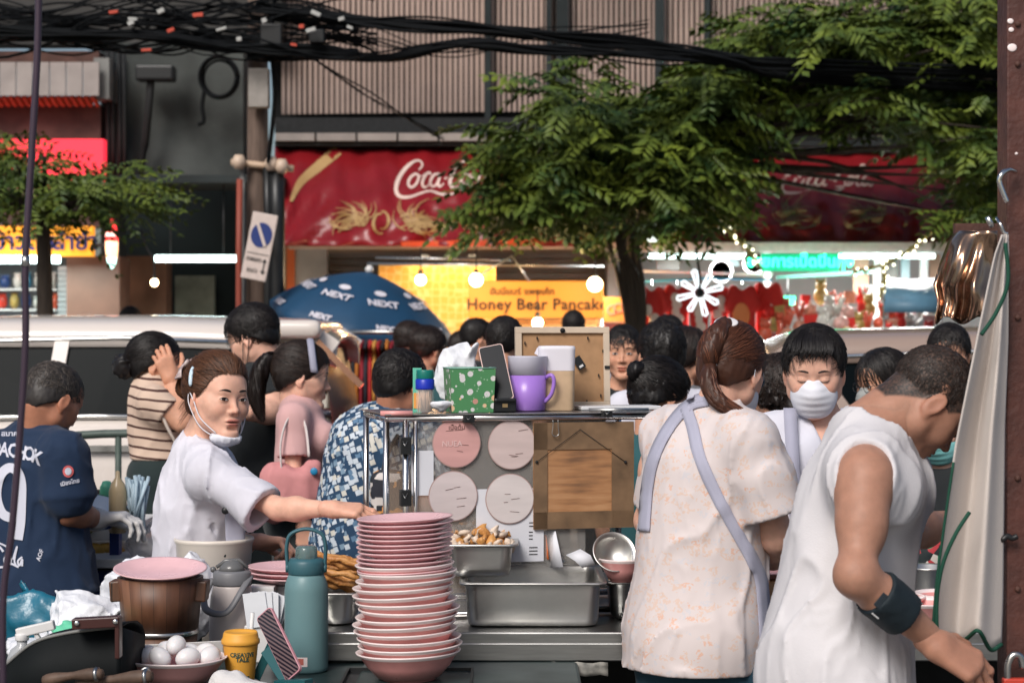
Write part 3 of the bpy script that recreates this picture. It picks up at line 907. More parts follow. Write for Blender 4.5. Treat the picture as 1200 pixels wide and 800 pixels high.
def script_logo(mb, A, x, y, w, h, off=.02, sk=-.0):
 """flowing script wordmark, in a unit box 107 x 45"""
 def q(l): return [(x+a/107*w+sk*b, y+b/45*h) for a, b in l]
 k = w/107*.78
 def S(pts, ws): ribbon(mb, A, q(pts), [a*k for a in ws], 6, off)
 S([(27, 10), (31, 5), (29, 0), (22, 0), (12, 8), (4, 20), (1, 32), (5, 40), (16, 41), (28, 37), (40, 34), (54, 38), (66, 37), (74, 33)], [2, 3, 2.5, 3.5, 5.5, 6, 5.5, 5, 4, 3, 3, 4, 3, 1])   # C + swash
 S([(24, 14), (18, 18), (15, 25), (18, 30), (24, 26), (27, 18), (24, 14)], [3.5, 4, 4, 3.5, 3.5, 3.5, 3])
 S([(27, 16), (31, 17), (34, 14)], [1.5, 1.5, 1.2])
 S([(41, 15), (38, 13), (33, 19), (31, 26), (34, 30), (41, 25)], [2.5, 3, 4, 4, 3, 1.5])
 S([(50, 14), (44, 16), (40, 24), (43, 29), (48, 25), (52, 14), (49, 25), (51, 29), (56, 25)], [2.5, 3.5, 4, 3.5, 3, 2.5, 4, 3, 1.2])
 S([(56, 20), (60, 19)], [2.4, 2.4])
 S([(80, 8), (84, 3), (79, 0), (70, 7), (64, 18), (63, 27), (69, 31), (77, 26), (81, 22)], [2, 2.6, 3, 4.5, 5.5, 5, 4, 2.4, 1.5])
 S([(82, 14), (77, 18), (75, 25), (78, 29), (83, 25), (85, 17), (82, 14)], [3, 4, 4, 3.5, 3.2, 3, 3])
 S([(86, 16), (92, 8), (97, -2), (93, -3), (90, 10), (88, 24), (90, 30), (95, 25)], [1.2, 2, 2.5, 2.5, 4, 4.2, 3, 1.2])
 S([(102, 14), (97, 16), (94, 24), (97, 29), (101, 25), (104, 14), (102, 25), (104, 30), (108, 25)], [2.5, 3.4, 4, 3.4, 3, 2.5, 3.6, 3, 1])
logo_w = mat('logo_cream', (.62, .48, .42), .6); logo_d = mat('logo_dim', (.50, .36, .30), .6); goldm = mat('faded_gold', (.38, .24, .10), .6); goldd = mat('dim_gold', (.20, .11, .05), .6)
m = MB(); script_logo(m, A1, 463, 189, 110, 46); m.build('script_logo', logo_w, TA)
m = MB(); script_logo(m, A2, 915, 196, 108, 33); m.build('script_logo', logo_d, TB)
def flourish(A, cx, cy, s, seed, flip=1):
 """ornamental gold mane-like curls"""
 r_ = random.Random(seed); mb = MB()
 for i in range(34):
  a = r_.uniform(-2.9, .15); L = s*r_.uniform(.45, 1.0); x0 = cx+flip*r_.uniform(-.35, .35)*s; y0 = cy+r_.uniform(-.25, .25)*s
  pts = []
  for j in range(4): pts.append((x0+flip*math.cos(a+j*.28)*L*j/3*1.2, y0+math.sin(a+j*.28)*L*j/3*.8))
  ribbon(mb, A, pts, [s*.05, s*.05, s*.012], 4, .02+i*.0006)
 pts = [(cx-flip*s*1.0+flip*.25*s*math.cos(t), cy+.35*s*math.sin(t)) for t in np.linspace(1.2, 4.9, 7)]
 ribbon(mb, A, pts, [s*.05, s*.12, s*.05], 5, .02)
 for j in range(5): ribbon(mb, A, [(cx+flip*s*(.2+.13*j), cy+s*.3), (cx+flip*s*(.5+.12*j), cy+s*(.36-.04*j)), (cx+flip*s*(.75+.08*j), cy+s*(.25-.1*j))], [s*.04, s*.05, s*.02], 4, .045)
 return mb
flourish(A1, 480, 262, 34, 3).build('gold_flourish', goldm, TA); flourish(A1, 418, 258, 30, 5, -1).build('gold_flourish', goldm, TA)
flourish(A2, 1022, 258, 32, 8, -1).build('gold_flourish', goldd, TB); flourish(A2, 925, 256, 34, 9).build('gold_flourish', goldd, TB)
m = MB(); ribbon(m, A1, [(396, 176), (372, 196), (352, 214), (341, 236)], [13, 12, 9, 3], 6, .02); m.build('gold_stripe', goldm, TA)
m = MB(); ribbon(m, A1, [(470, 286), (600, 284), (718, 277)], [6, 8, 8], 10, .02); m.build('orange_trim', mat('trim_orange', (.6, .07, .02), .5), TA)
B2 = thing('corner_building', (-4.3, 18.6, .14), 'grimy grey building with stained render and a dark open front', 'building')
m = MB(); slab(m, 135, 50, 285, 208, 17.9, .3); m.build('stained_wall', greywall, B2)
m = MB(); slab(m, -500, -60, 330, 52, 18.3, .3); m.build('upper_wall', mat('upper_dim', (.075, .072, .068), .9, noise=.8, nscale=2, n_detail=8), B2)
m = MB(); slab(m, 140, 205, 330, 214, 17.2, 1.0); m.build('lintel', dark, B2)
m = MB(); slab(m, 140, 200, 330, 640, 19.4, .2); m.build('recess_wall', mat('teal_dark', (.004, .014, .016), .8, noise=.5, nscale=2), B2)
m = MB(); slab(m, 205, 323, 251, 640, 19.2, .1); m.build('pale_door', mat('door_green', (.30, .34, .28), .7, noise=.5, nscale=4), B2)
m = MB(); slab(m, 136, 300, 195, 640, 18.6, .3); m.build('brown_side_wall', mat('brown_side', (.20, .10, .06), .8, noise=.5, nscale=4), B2)
m = MB(); slab(m, 138, 322, 146, 352, 18.5, .06); m.build('wall_lamp', mat('tube_pale', (.8, .6, .5), .5, emit=(1, .8, .65), estr=.8), B2)
m = MB(); slab(m, 78, 300, 140, 640, 17.6, .5); m.build('brown_pillar', mat('brown_tile', (.17, .085, .06), .5, noise=.25, nscale=5), B2)
m = MB(); slab(m, 118, 60, 140, 300, 17.75, .3); m.build('drain_pipe', dark, B2)
m = MB()
for i, u_ in enumerate((126, 132, 139, 145)): m.tube([P(u_, 60, 17.6), P(u_+rnd.uniform(-3, 3), 140, 17.6), P(u_+2, 215, 17.6)], .02, 8)
m.build_each('wall_pipe', blackm, B2)
B3 = thing('snack_shop', (-5.2, 18.5, .14), 'small shop with a metal canopy, red backlit fascia and yellow sign', 'shop')
m = MB()
for i in range(-3, 6): slab(m, i*19.5, 73, i*19.5+18.3, 112, 17.3, .03)
m.build('metal_canopy', mat('canopy_sheet', (.36, .31, .29), .5, noise=.25, nscale=5), B3)
m = MB(); slab(m, 110, 68, 128, 116, 17.4, .5); m.build('canopy_frame', greym, B3)
m = MB(); slab(m, -500, 60, 116, 73, 17.5, .4); m.build('canopy_ledge', rustm, B3)
m = MB()
for i in range(22): m.bar(P(-60+i*8, 113, 17.35), P(-53+i*8, 124, 17.45), .03, .03)
slab(m, -500, 113, 108, 123, 17.5, .05); m.build('striped_valance', mat('valance', (.45, .07, .03), .6, noise=.3, nscale=10), B3)
m = MB(); slab(m, -500, 123, 118, 165, 17.6, .3); m.build('brown_fascia', mat('brown_fascia', (.085, .045, .035), .7, noise=.6, nscale=4), B3)
m = MB(); slab(m, -60, 163, 121, 219, 17.3, .15); m.build('red_light_box', mat('red_box', (.6, .02, .03), .5, emit=(1, .03, .06), estr=1.0), B3)
m = MB(); slab(m, -60, 265, 108, 300, 17.3, .12); m.build('yellow_sign', mat('yellow_box', (.8, .30, .02), .5, emit=(1, .36, .02), estr=.75), B3)
m = MB(); m.text('ข้าวต้ม', .20, P(28, 284, 17.28), bold=.006); m.text('ลำยำ', .20, P(88, 284, 17.28), bold=.006); m.build('sign_lettering', mat('navy_ink', (.02, .02, .12), .6), B3)
m = MB(); slab(m, -500, 218, 118, 266, 17.9, .3); slab(m, -500, 296, 80, 640, 18.9, .1); m.build('shop_wall', mat('bluegrey', (.22, .27, .30), .7, noise=.4, nscale=5), B3)
m = MB()
for i in range(24): slab(m, 68, 312+i*6, 80, 317+i*6, 17.9, .04)
m.build('side_shutter', mat('side_shutter', (.40, .44, .45), .5), B3)
m = MB(); m.tube([P(-60, 304, 17.2), P(47, 304, 17.2)], .035, 10); m.tube([P(57, 304, 17.2), P(70, 304, 17.2)], .035, 10); m.build_each('fluorescent_tube', mat('tube_lit', (.8, .9, .9), .5, emit=(.75, 1, .97), estr=6), B3)
lamp('AREA', P(10, 308, 17.25), 22, (.8, 1, .97), 1.6, .1, (0, 0, 0))
cols = [(.6, .05, .03), (.02, .06, .2), (.7, .3, .2), (.65, .65, .6), (.7, .12, .06), (.5, .35, .1), (.03, .15, .25), (.75, .45, .4)]
pm = [mat('packet_%s' % n_, c, .35, noise=.5, nscale=25) for n_, c in zip(('red', 'navy', 'salmon', 'pale', 'orange', 'mustard', 'teal', 'pink'), cols)]
k = 0
for row, (v0, v1, hh_) in enumerate(((318, 338, .3), (342, 362, .3), (366, 392, .3))):
 m2 = MB(); slab(m2, -30, v1, 66, v1+2, 17.9, .35); m2.build('shelf', white, B3)
 u = -28
 while u < 62:
  w_ = rnd.uniform(9, 15); c = [1, 3, 1, 4, 2, 7, 0, 5][(row*5+k) % 8] if row else [3, 1, 1, 3, 6, 3][k % 6]
  pk = MB(); a = P(u, v1, 18.0); h_ = rnd.uniform(14, 19)*18/F; ww = w_*18/F*.9
  pk.sphere((a.x+ww/2, 18.02, a.z+h_/2), (ww/2, .05, h_/2*1.05), 10)
  pk.bar((a.x+ww*.1, 18.02, a.z+h_), (a.x+ww*.9, 18.02, a.z+h_), .02, .015)
  o = pk.build('snack_packet', pm[c]); tag(o, 'plump snack packet on the lit shelves of the corner shop', 'packet', 'packets on the lit shop shelves')
  u += w_+1; k += 1
T = thing('oval_sign', P(131, 286, 16.8), 'lit oval sign, red over cream, hanging beside the brown pillar', 'sign')
m = MB(); m.sphere(P(131, 286, 16.8), (.052, .08, .21), 18)
def ovalc(nt, tc):
 sp = node(nt, 'ShaderNodeSeparateXYZ', {0: tc.outputs['Object']})
 mr = node(nt, 'ShaderNodeMapRange', {'Value': sp.outputs['Z'], 'From Min': -.21, 'From Max': .21})
 return ramp(nt, mr.outputs[0], [(0, (.6, 1, .9)), (.22, (1, .55, .3)), (.45, (1, .6, .35)), (.55, (1, .05, .05)), (.65, (1, .6, .5)), (.72, (1, .04, .04))])
om = node_mat('oval_lit', ovalc, .4); b_ = om.node_tree.nodes['Principled BSDF']; om.node_tree.links.new(b_.inputs['Base Color'].links[0].from_socket, b_.inputs['Emission Color']); b_.inputs['Emission Strength'].default_value = 1.8
m.build('light_box', om, T)
m = MB(); m.tube([P(131, 262, 16.8), P(131, 245, 17.4)], .012); m.bar(P(108, 288, 17.3), P(129, 286, 16.85), .03, .03); m.build('bracket', blackm, T)
T = thing('tube_lamp', P(229, 303, 17.1), 'long white fluorescent tube glowing across the dark alley front', 'lamp')
m = MB(); m.tube([P(182, 303, 17.1), P(278, 303, 17.1)], .028, 12); m.build('tube', mat('tube_lit', (1, 1, 1)), T)
m = MB(); m.bar(P(180, 300, 17.14), P(280, 300, 17.14), .04, .03); m.tube([P(200, 299, 17.14), P(200, 212, 17.4)], .006, 5); m.tube([P(262, 299, 17.14), P(262, 212, 17.4)], .006, 5); m.build('fitting', black, T)
lamp('AREA', P(229, 305, 17.05), 10, (.7, 1, .95), .7, .06)
T = thing('hanging_bulb', P(181, 331, 17.6), 'small warm bulb hanging alone in the dark shop entrance', 'bulb')
warm_lit = mat('bulb_lit', (1, .8, .5), .3, emit=(1, .72, .38), estr=14)
m = MB(); m.sphere(P(181, 331, 17.6), .034, 14); m.build('glass_bulb', warm_lit, T)
m = MB(); m.tube(crv([P(181, 326, 17.6), P(180, 305, 17.6), P(172, 290, 17.8), P(166, 270, 18.0)], 4), .008, 6); m.tube([P(181, 327, 17.6), P(181, 323, 17.6)], .018, 8); m.build('cord', blackm, T)
T = thing('meter_box', P(180, 84, 17.6), 'black box on a bracket with a drooping pipe over the stained wall', 'box')
m = MB(); slab(m, 158, 76, 203, 94, 17.5, .2); m.build('housing', black, T, bevel=.02); m = MB(); m.tube(crv([P(177, 94, 17.6), P(174, 130, 17.6), P(170, 170, 17.7), P(166, 200, 17.8)], 4), [.035]*9+[.02]*4, 8); m.build('pipe', blackm, T)
T = thing('cable_coil', P(258, 92, 17.4), 'big coil of black cable hung high beside the concrete pole', 'cable coil')
m = MB()
for i in range(7):
 r_ = .155+rnd.uniform(-.018, .018); c = P(258+rnd.uniform(-1, 1), 92, 17.4)
 m.tube([c+Vector((r_*math.cos(a), -.02*i, r_*1.1*math.sin(a))) for a in np.linspace(0, 6.283, 28)], .011, 6)
m.tube(crv([P(240, 105, 17.4), P(237, 125, 17.4), P(239, 142, 17.4), P(232, 146, 17.4)], 4), .02, 6)
m.build('coil', cablem, T)
T = thing('utility_pole', (P(302, 300, 14.2).x, 14.2, .14), 'weathered concrete utility pole wrapped in cables above the parking sign', 'pole')
m = MB(); x0 = P(302, 0, 14.2).x; m.lathe([(.085, .14), (.07, 4.6)], (x0, 14.2, 0), 16); m.build('post', mat('pole_conc', (.16, .11, .085), .85, noise=.5, nscale=7, stretch=(3, 3, .4), bump=.2), T)
m = MB(); slab(m, 291, 80, 314, 125, 13.95, .12); m.build('notice_plate', mat('plate_pale', (.33, .30, .27), .6, noise=.3, nscale=12), T)
m = MB(); m.tube([P(271, 190, 14.1), P(344, 198, 14.1)], .025, 8)
for u_, v_ in ((280, 190), (318, 192), (330, 195)):
 m.lathe([(.03, 0), (.055, .05), (.03, .1)], P(u_, v_, 14.05)-Vector((0, 0, .05)), 12, 1)
m.build_each('insulator', [mat('cream_ins', (.50, .36, .25), .5), mat('cream_ins2', (.55, .42, .32), .4)], T)
m = MB()
for u_, r_, mi in ((324, .055, 0), (284, .018, 1), (313, .03, 0)):
 m.tube([P(u_, 196, 14.1), P(u_+1, 250, 14.1), P(u_+1, 330, 14.1), Vector((P(u_, 0, 14.1).x, 14.1, .16))], r_, 10, mi)
m.tube([P(281, 210, 14.0), P(280, 310, 14.0), P(280, 370, 14.0), Vector((P(280, 0, 14).x, 14, .16))], .022, 8, 2)
m.build('conduit', [black, greym, mat('rust_red', (.25, .05, .03), .6)], T)
m = MB(); slab(m, 362, 34, 380, 50, 13.7, .15); slab(m, 305, 28, 330, 58, 13.8, .2); m.build_each('splice_box', black, T, bevel=.01)
T = thing('parking_sign', P(304, 288, 13.6), 'tilted white no parking sign with a blue disc on the concrete pole', 'sign')
c = P(304, 289, 13.6)
M0 = Matrix.Rotation(R(11), 3, 'Y')
m = MB(); m.box(c, (.175, .012, .46), M0); m.build('board', mat('sign_white', (.62, .52, .47), .5, noise=.12), T, bevel=.01)
def disc(mb, c, r, n, M, mi=0, sx=1, off=0):
 mb.add([c+M@Vector((r*sx*math.cos(2*math.pi*i/n), off, r*math.sin(2*math.pi*i/n))) for i in range(n)], [tuple(range(n))], mi)
dc = c+M0@Vector((0, 0, .08))
m = MB(); disc(m, dc, .085, 32, M0, 0, .85, -.010); m.box(dc+M0@Vector((0, -.013, 0)), (.020, .004, .165), M0 @ Matrix.Rotation(R(-28), 3, 'Y'), 1)
m.box(c+M0@Vector((0, -.009, -.05)), (.15, .003, .004), M0, 2); m.box(c+M0@Vector((.055, -.009, -.13)), (.008, .003, .09), M0, 2)
m.add([c+M0@Vector((.055+a, -.010, b)) for a, b in ((-.018, -.10), (.018, -.10), (0, -.075))], [(0, 1, 2)], 2); m.add([c+M0@Vector((.055+a, -.010, b)) for a, b in ((-.018, -.16), (.018, -.16), (0, -.185))], [(0, 2, 1)], 2)
m.text('ตลอด', .045, c+M0@Vector((-.02, -.010, -.09)), M0@Matrix.Rotation(R(90), 3, 'X'), mi=2); m.text('แนว', .045, c+M0@Vector((-.02, -.010, -.165)), M0@Matrix.Rotation(R(90), 3, 'X'), mi=2)
m.build('sign_face', [mat('sign_blue', (.01, .03, .16), .5), MATS['sign_white'], black], T)
m = MB(); m.bar(c+Vector((0, .02, .05)), c+Vector((0, .5, .05)), .03, .03); m.build('mount', greym, T)
def bundle(label, pts, n, r, spread, seed, name='power_cables', sag=0, g='cable bundles strung over the street'):
 r_ = random.Random(seed); mb = MB()
 for i in range(n):
  ph = r_.uniform(0, 6); am = spread*r_.uniform(.2, 1); a = r_.uniform(0, 6.28); rr = r*r_.uniform(.6, 1.2)
  base = [P(*p) for p in pts]; L = crv(base, 7)
  out = [p+Vector((0, math.cos(a+j*.16+ph)*am, math.sin(a+j*.13)*am*.8+am*.4*math.sin(j*.5+ph))) for j, p in enumerate(L)]
  mb.tube(out, rr, 6)
 o = mb.build(name, cablem); return tag(o, label, 'cables', g)
bundle('thick black cable bundle running from the pole towards the tree', [(300, 8, 14), (400, 22, 13.8), (520, 32, 13.6), (640, 42, 13.6), (760, 55, 13.8), (860, 68, 14), (960, 78, 14.2), (1500, 96, 14.6)], 16, .012, .05, 1)
bundle('lower sagging cable bundle between the pole and the leafy crown', [(290, 64, 14), (350, 64, 14), (450, 66, 14), (540, 52, 13.9), (640, 60, 13.9), (760, 68, 14), (850, 74, 14.2), (980, 92, 14.4), (1500, 116, 14.8)], 14, .012, .04, 2)
bundle('wide tangle of cables crossing above the metal canopy', [(-60, 40, 14), (40, 36, 13.9), (120, 44, 13.9), (200, 48, 14), (260, 52, 14), (330, 60, 14)], 20, .011, .10, 3)
bundle('upper loose cables spreading across the top of the grey building', [(-60, 12, 14.2), (60, 22, 14), (160, 20, 14), (260, 14, 14), (330, 26, 14), (420, 40, 14)], 16, .008, .16, 4)
bundle('heavy cable bundle pressed tightly under the loose wires', [(-60, 30, 13.7), (60, 40, 13.7), (170, 42, 13.7), (280, 56, 13.8), (380, 62, 13.8), (420, 64, 13.9)], 14, .014, .045, 14)
bundle('thin wires drooping across the beige slats', [(330, 14, 14), (430, 46, 14), (520, 62, 14), (620, 48, 14), (760, 30, 14)], 5, .005, .10, 5)
bundle('pair of thin wires slanting down the slatted wall', [(320, 40, 13.9), (400, 90, 14), (460, 125, 14.2), (520, 160, 15)], 3, .005, .04, 6)
bundle('snarl of loose looping wires above the coil of cable', [(-60, 26, 13.9), (80, 34, 13.9), (190, 30, 13.9), (300, 40, 13.9), (440, 34, 14)], 22, .007, .22, 24)
bundle('wires rising steeply beside the concrete pole', [(326, -30, 13.9), (318, 40, 14), (322, 110, 14), (314, 190, 14)], 9, .013, .06, 7)
m = MB()
for i in range(16):
 u_ = rnd.uniform(110, 420); v_ = rnd.uniform(10, 60)
 m.box(P(u_, v_, 13.62), (rnd.uniform(.03, .07), .03, rnd.uniform(.015, .03)), Matrix.Rotation(rnd.uniform(-.5, .5), 3, 'Y'), rnd.choice([0, 0, 1]))
tag(m.build('cable_tags', [mat('tag_grey', (.4, .4, .38), .6), mat('tag_red', (.5, .06, .03), .6)]), 'small plastic tags clipped along the overhead wires', 'tags', kind='stuff')
leafm = mat('leaf', (.012, .042, .014), .5, color2=(.14, .18, .020), nscale=3.4, spec=.35)  # yellow-green patches put the shop lamps' light into the leaf colour
b_ = leafm.node_tree.nodes['Principled BSDF']
barkm = mat('bark', (.05, .036, .026), .85, noise=.5, nscale=20, stretch=(1, 1, .2), bump=.5, bscale=50)
def leaf_cloud(sprays, seed, leaf=(.115, .045), npair=6, step=.058):
 rs = random.Random(seed); V = []; Fc = []
 for (c, d) in sprays:
  c = Vector(c); d = Vector(d).normalized(); side = d.cross(Vector((0, 0, 1)));
  if side.length < .05: side = Vector((1, 0, 0))
  side.normalize(); up = side.cross(d).normalized()
  rl = rs.uniform(-.7, .7); side = (side*math.cos(rl)+up*math.sin(rl)).normalized(); up = side.cross(d).normalized()
  droop = rs.uniform(.1, .6); sc = rs.uniform(.75, 1.25)
  for i in range(npair):
   t = (i+.5)*step*sc; p = c+d*t-Vector((0, 0, 1))*droop*t*t*1.6
   for s in (-1, 1):
    ld = (side*s*.85+d*.6-Vector((0, 0, rs.uniform(.1, .5)))).normalized(); L = leaf[0]*sc*rs.uniform(.7, 1.1)*(1-.35*abs(i/npair-.4)); W = leaf[1]*sc
    w = ld.cross(up).normalized(); k = len(V); dz = up*.006
    V += [p, p+ld*L*.45+w*W*.5-dz, p+ld*L-Vector((0, 0, L*.12)), p+ld*L*.45-w*W*.5-dz, p+ld*L*.45+dz]
    Fc += [(k, k+1, k+4), (k+1, k+2, k+4), (k+2, k+3, k+4), (k+3, k, k+4)]
 return V, Fc
def inpoly(x, y, poly):
 c = False; n = len(poly)
 for i in range(n):
  x1, y1 = poly[i]; x2, y2 = poly[(i+1) % n]
  if (y1 > y) != (y2 > y) and x < (x2-x1)*(y-y1)/(y2-y1)+x1: c = not c
 return c
def make_tree(label, poly, Y0, Y1, nclump, per, trunk, seed, leaf=(.115, .046), extra=()):
 rs = random.Random(seed); T = thing('tree', (P(trunk[0][0], 0, trunk[0][2]).x, trunk[0][2], .14), label, 'tree')
 xs = [p[0] for p in poly]; ys = [p[1] for p in poly]; clumps = []
 while len(clumps) < nclump:
  u = rs.uniform(min(xs), max(xs)); v = rs.uniform(min(ys), max(ys))
  if inpoly(u, v, poly): clumps.append((u, v, rs.uniform(Y0, Y1)))
 clumps += list(extra)
 tw = MB(); sp = []
 root = P(*trunk[-1])
 for (u, v, Y) in clumps:
  c = P(u, v, Y); rr = rs.uniform(.18, .34)
  n = rs.randint(int(per*.6), int(per*1.4))
  for i in range(n):
   a = rs.uniform(0, 6.28); e = rs.uniform(-.5, .7); d = Vector((math.cos(a)*math.cos(e), math.sin(a)*math.cos(e), math.sin(e)*.7))
   q = c+d*rr*rs.uniform(0, .6)+Vector((0, 0, rs.uniform(-.1, .1)))
   sp.append((q, d+Vector((0, 0, -.15))))
  if rs.random() < .3:
   mid = root.lerp(c, .5)+Vector((rs.uniform(-.2, .2), rs.uniform(-.2, .2), rs.uniform(-.1, .25)))
   tw.tube(crv([root, mid, c], 4), [.03]*3+[.018]*3+[.008]*3, 5)
 V, Fc = leaf_cloud(sp, seed+1, leaf)
 cm = MB(); cm.v = [tuple(v) for v in V]; cm.f = Fc; cm.m = [0]*len(Fc); cm.sm = [False]*len(Fc)
 cm.build('crown', leafm, T)
 tw.build('branches', barkm, T)
 tk = MB(); pts = [Vector((P(trunk[0][0], 0, trunk[0][2]).x, trunk[0][2], .14))]+[P(*p) for p in trunk]
 tk.tube(crv(pts, 5), list(np.linspace(trunk_r[0], trunk_r[1], len(crv(pts, 5)))), 10);
 return T, tk
trunk_r = (.06, .04)
poly = [(566, 248), (568, 232), (592, 218), (588, 196), (598, 176), (626, 150), (650, 126), (680, 112), (730, 110), (800, 110), (822, 84), (856, 66), (870, 30), (900, 16), (960, 22), (1060, 18), (1078, -30), (1150, -30), (1180, 40), (1185, 262), (1150, 268), (1140, 226), (1108, 165), (1060, 136), (920, 130), (858, 165), (846, 240), (800, 255), (742, 262), (700, 250), (650, 262), (600, 262)]
T, tk = make_tree('big leafy street tree with drooping feathery foliage hiding both red awnings', poly, 14.3, 16.6, 400, 11, [(742, 330, 15.6), (740, 262, 15.5), (756, 180, 15.5)], 11,
 extra=[(572, 240, 14.7), (590, 252, 14.7), (596, 185, 15), (588, 170, 15), (640, 100, 15.2), (1165, 60, 14.5), (1150, 20, 14.5), (1160, 120, 14.5), (1165, 190, 14.5), (1140, 268, 14.6), (1120, 262, 14.6), (700, 78, 15), (640, 96, 15.2)])
for i in range(7):
 u = 722+i*4.5
 tk.tube(crv([Vector((P(735+i*2, 0, 15.6).x, 15.5+rnd.uniform(-.1, .1), .14)), P(736+i*3, 400, 15.5), P(u+4, 330, 15.5), P(u-6+rnd.uniform(-8, 8), 280, 15.4), P(u-20+i*9, 200, 15.4)], 5), [.022]*11+[.018]*5+[.012]*5, 7)
tk.build('trunk', barkm, T)
trunk_r = (.07, .045)
poly = [(-40, 172), (60, 175), (90, 200), (150, 205), (195, 222), (190, 238), (150, 248), (110, 238), (70, 252), (30, 244), (-40, 240)]
T, tk = make_tree('small dark street tree in front of the red and yellow shop signs', poly, 13.6, 14.6, 44, 10, [(53, 420, 14.1), (52, 310, 14.1), (50, 250, 14.1)], 23, leaf=(.075, .03))
tk.build('trunk', barkm, T)
S = thing('pancake_stall', (P(600, 0, 16.6).x, 16.6, .14), 'warmly lit pancake stall with a yellow sign under the red awning', 'stall')
honey = mat('honey_sign', (.56, .23, .035), .5, emit=(1, .36, .04), estr=.16)
m = MB(); slab(m, 549, 329, 707, 373, 16.3, .06); sg = m.build('sign_board', honey, S, bevel=.008)
ink = mat('brown_ink', (.035, .016, .008), .6)
m = MB(); m.text('Honey Bear Pancake', .132, P(629, 357, 16.29), bold=.003, sx=1.0, spacing=1.04); m.text('ฮันนี่แบร์ แพนเค้ก', .075, P(612, 342, 16.29), bold=.001); m.build('sign_lettering', ink, sg)
def hexpat(nt, tc):
 v = node(nt, 'ShaderNodeTexVoronoi', {'Vector': tc.outputs['Object'], 'Scale': 15.0}, feature='DISTANCE_TO_EDGE')
 v.inputs['Randomness'].default_value = .25
 return ramp(nt, v.outputs['Distance'], [(0, (.9, .55, .18)), (.10, (.80, .36, .05))], 'LINEAR')
hm = node_mat('honeycomb', hexpat, .5); b_ = hm.node_tree.nodes['Principled BSDF']; hm.node_tree.links.new(b_.inputs['Base Color'].links[0].from_socket, b_.inputs['Emission Color']); b_.inputs['Emission Strength'].default_value = .16
m = MB(); slab(m, 444, 311, 581, 420, 17.3, .05); m.build('patterned_panel', hm, S)
m = MB(); slab(m, 581, 374, 706, 380, 16.5, .3); slab(m, 552, 376, 700, 440, 17.2, .05); m.build('shelf_panel', mat('stall_panel', (.70, .33, .10), .6, noise=.2), S)
m = MB();
for u_ in (549, 704): m.tube([P(u_, 373, 16.35), Vector((P(u_, 0, 16.35).x, 16.35, .14))], .018, 8)
slab(m, 545, 450, 708, 560, 16.3, .5); m.build('counter', cream, S)
m = MB(); m.tube([P(549, 330, 16.3), P(600, 300, 16.3), P(620, 330, 16.3)], .01, 5); m.build('guy_wires', steel, S)
for u_, v_, r_, lb in ((493, 328, .040, 'round warm bulb glowing over the honeycomb patterned panel'), (558, 328, .050, 'bright bulb at the upper corner of the pancake sign'), (697, 333, .055, 'bright bulb at the far end of the pancake sign'), (630, 378, .040, 'white bulb glowing beneath the pancake sign')):
 T = thing('hanging_bulb', P(u_, v_, 15.9), lb, 'bulb', 'bulbs of the pancake stall')
 m = MB(); m.sphere(P(u_, v_, 15.9), r_*1.1, 16); m.build('glass_bulb', warm_lit, T)
 m = MB(); m.tube([P(u_, v_-5, 15.9), P(u_, v_-12, 15.9)], .02, 8); m.tube([P(u_, v_-10, 15.9), P(u_, v_-38, 16.3)], .006, 5); m.build('cord', blackm, T)
 lamp('POINT', P(u_, v_+3, 15.72), 12, (1, .66, .34), .1)
T = thing('white_rail', P(560, 306, 16.8), 'pale rail with small spot lamps under the awning', 'rail')
m = MB(); m.tube([P(440, 302, 16.9), P(600, 305, 16.9)], .012, 6); m.tube([P(430, 309, 16.6), P(708, 312, 16.6)], .012, 6)
for u_ in (498, 525, 553): m.box(P(u_, 300, 16.85), (.06, .03, .02)); m.box(P(u_, 311, 16.6), (.06, .03, .02))
m.build('rail_body', steel, T)
T = thing('cocoa_sign', P(735, 362, 15.9), 'orange board with curved cocoa lettering beside the pancake sign', 'sign')
m = MB(); slab(m, 708, 348, 763, 377, 15.9, .04); m.build('board', mat('cocoa_board', (.78, .36, .10), .5, emit=(1, .5, .15), estr=.12), T)
m = MB()
for i, ch in enumerate('COCOA'):
 a = (i-2)*.22; m.text(ch, .115, P(734+math.sin(a)*42, 362+(1-math.cos(a))*42-2, 15.89), Matrix.Rotation(a, 3, 'Y')@Matrix.Rotation(R(90), 3, 'X'), bold=.004)
m.build('lettering', mat('cocoa_ink', (.62, .30, .26), .6), T)
m = MB(); slab(m, 708, 378, 748, 410, 15.95, .04); m.build('lower_poster', mat('cocoa_poster', (.16, .07, .22), .5, color2=(.6, .25, .08), nscale=9), T)
m = MB(); m.bar(P(760, 377, 15.95), Vector((P(760, 0, 15.95).x, 15.95, .14)), .03, .03); m.build('stand', greym, T)
lamp('AREA', P(560, 300, 17.2), 10, (1, .75, .5), 1.2, .3)
T = thing('market_umbrella', (P(427, 0, 14.0).x, 14.0, .0), 'blue market umbrella with printed white wordmarks shading the street', 'umbrella')
top = P(433, 319, 14.0); RX = .655; drop = .33; npan = 8
tilt = Matrix.Rotation(R(11), 3, 'Y') @ Matrix.Rotation(R(8), 3, 'X')
def U(a, t, off=0):
 """a: angle, t 0 top..1 rim"""
 seg = a/(2*math.pi/npan); fr = seg-math.floor(seg); sag = 1-.045*math.sin(math.pi*fr)*(t**1.5)
 r_ = RX*(.35*math.sin(t*1.3)/math.sin(1.3)+.65*t)*sag+off; z = -drop*(.45*t+.55*t*t)
 z += -.012*math.sin(math.pi*fr)*0
 return top+tilt@Vector((r_*math.cos(a), r_*math.sin(a), z+off*.5))
m = MB(); rows = []
for j in range(13): rows.append([U(2*math.pi*i/96, j/12) for i in range(97)])
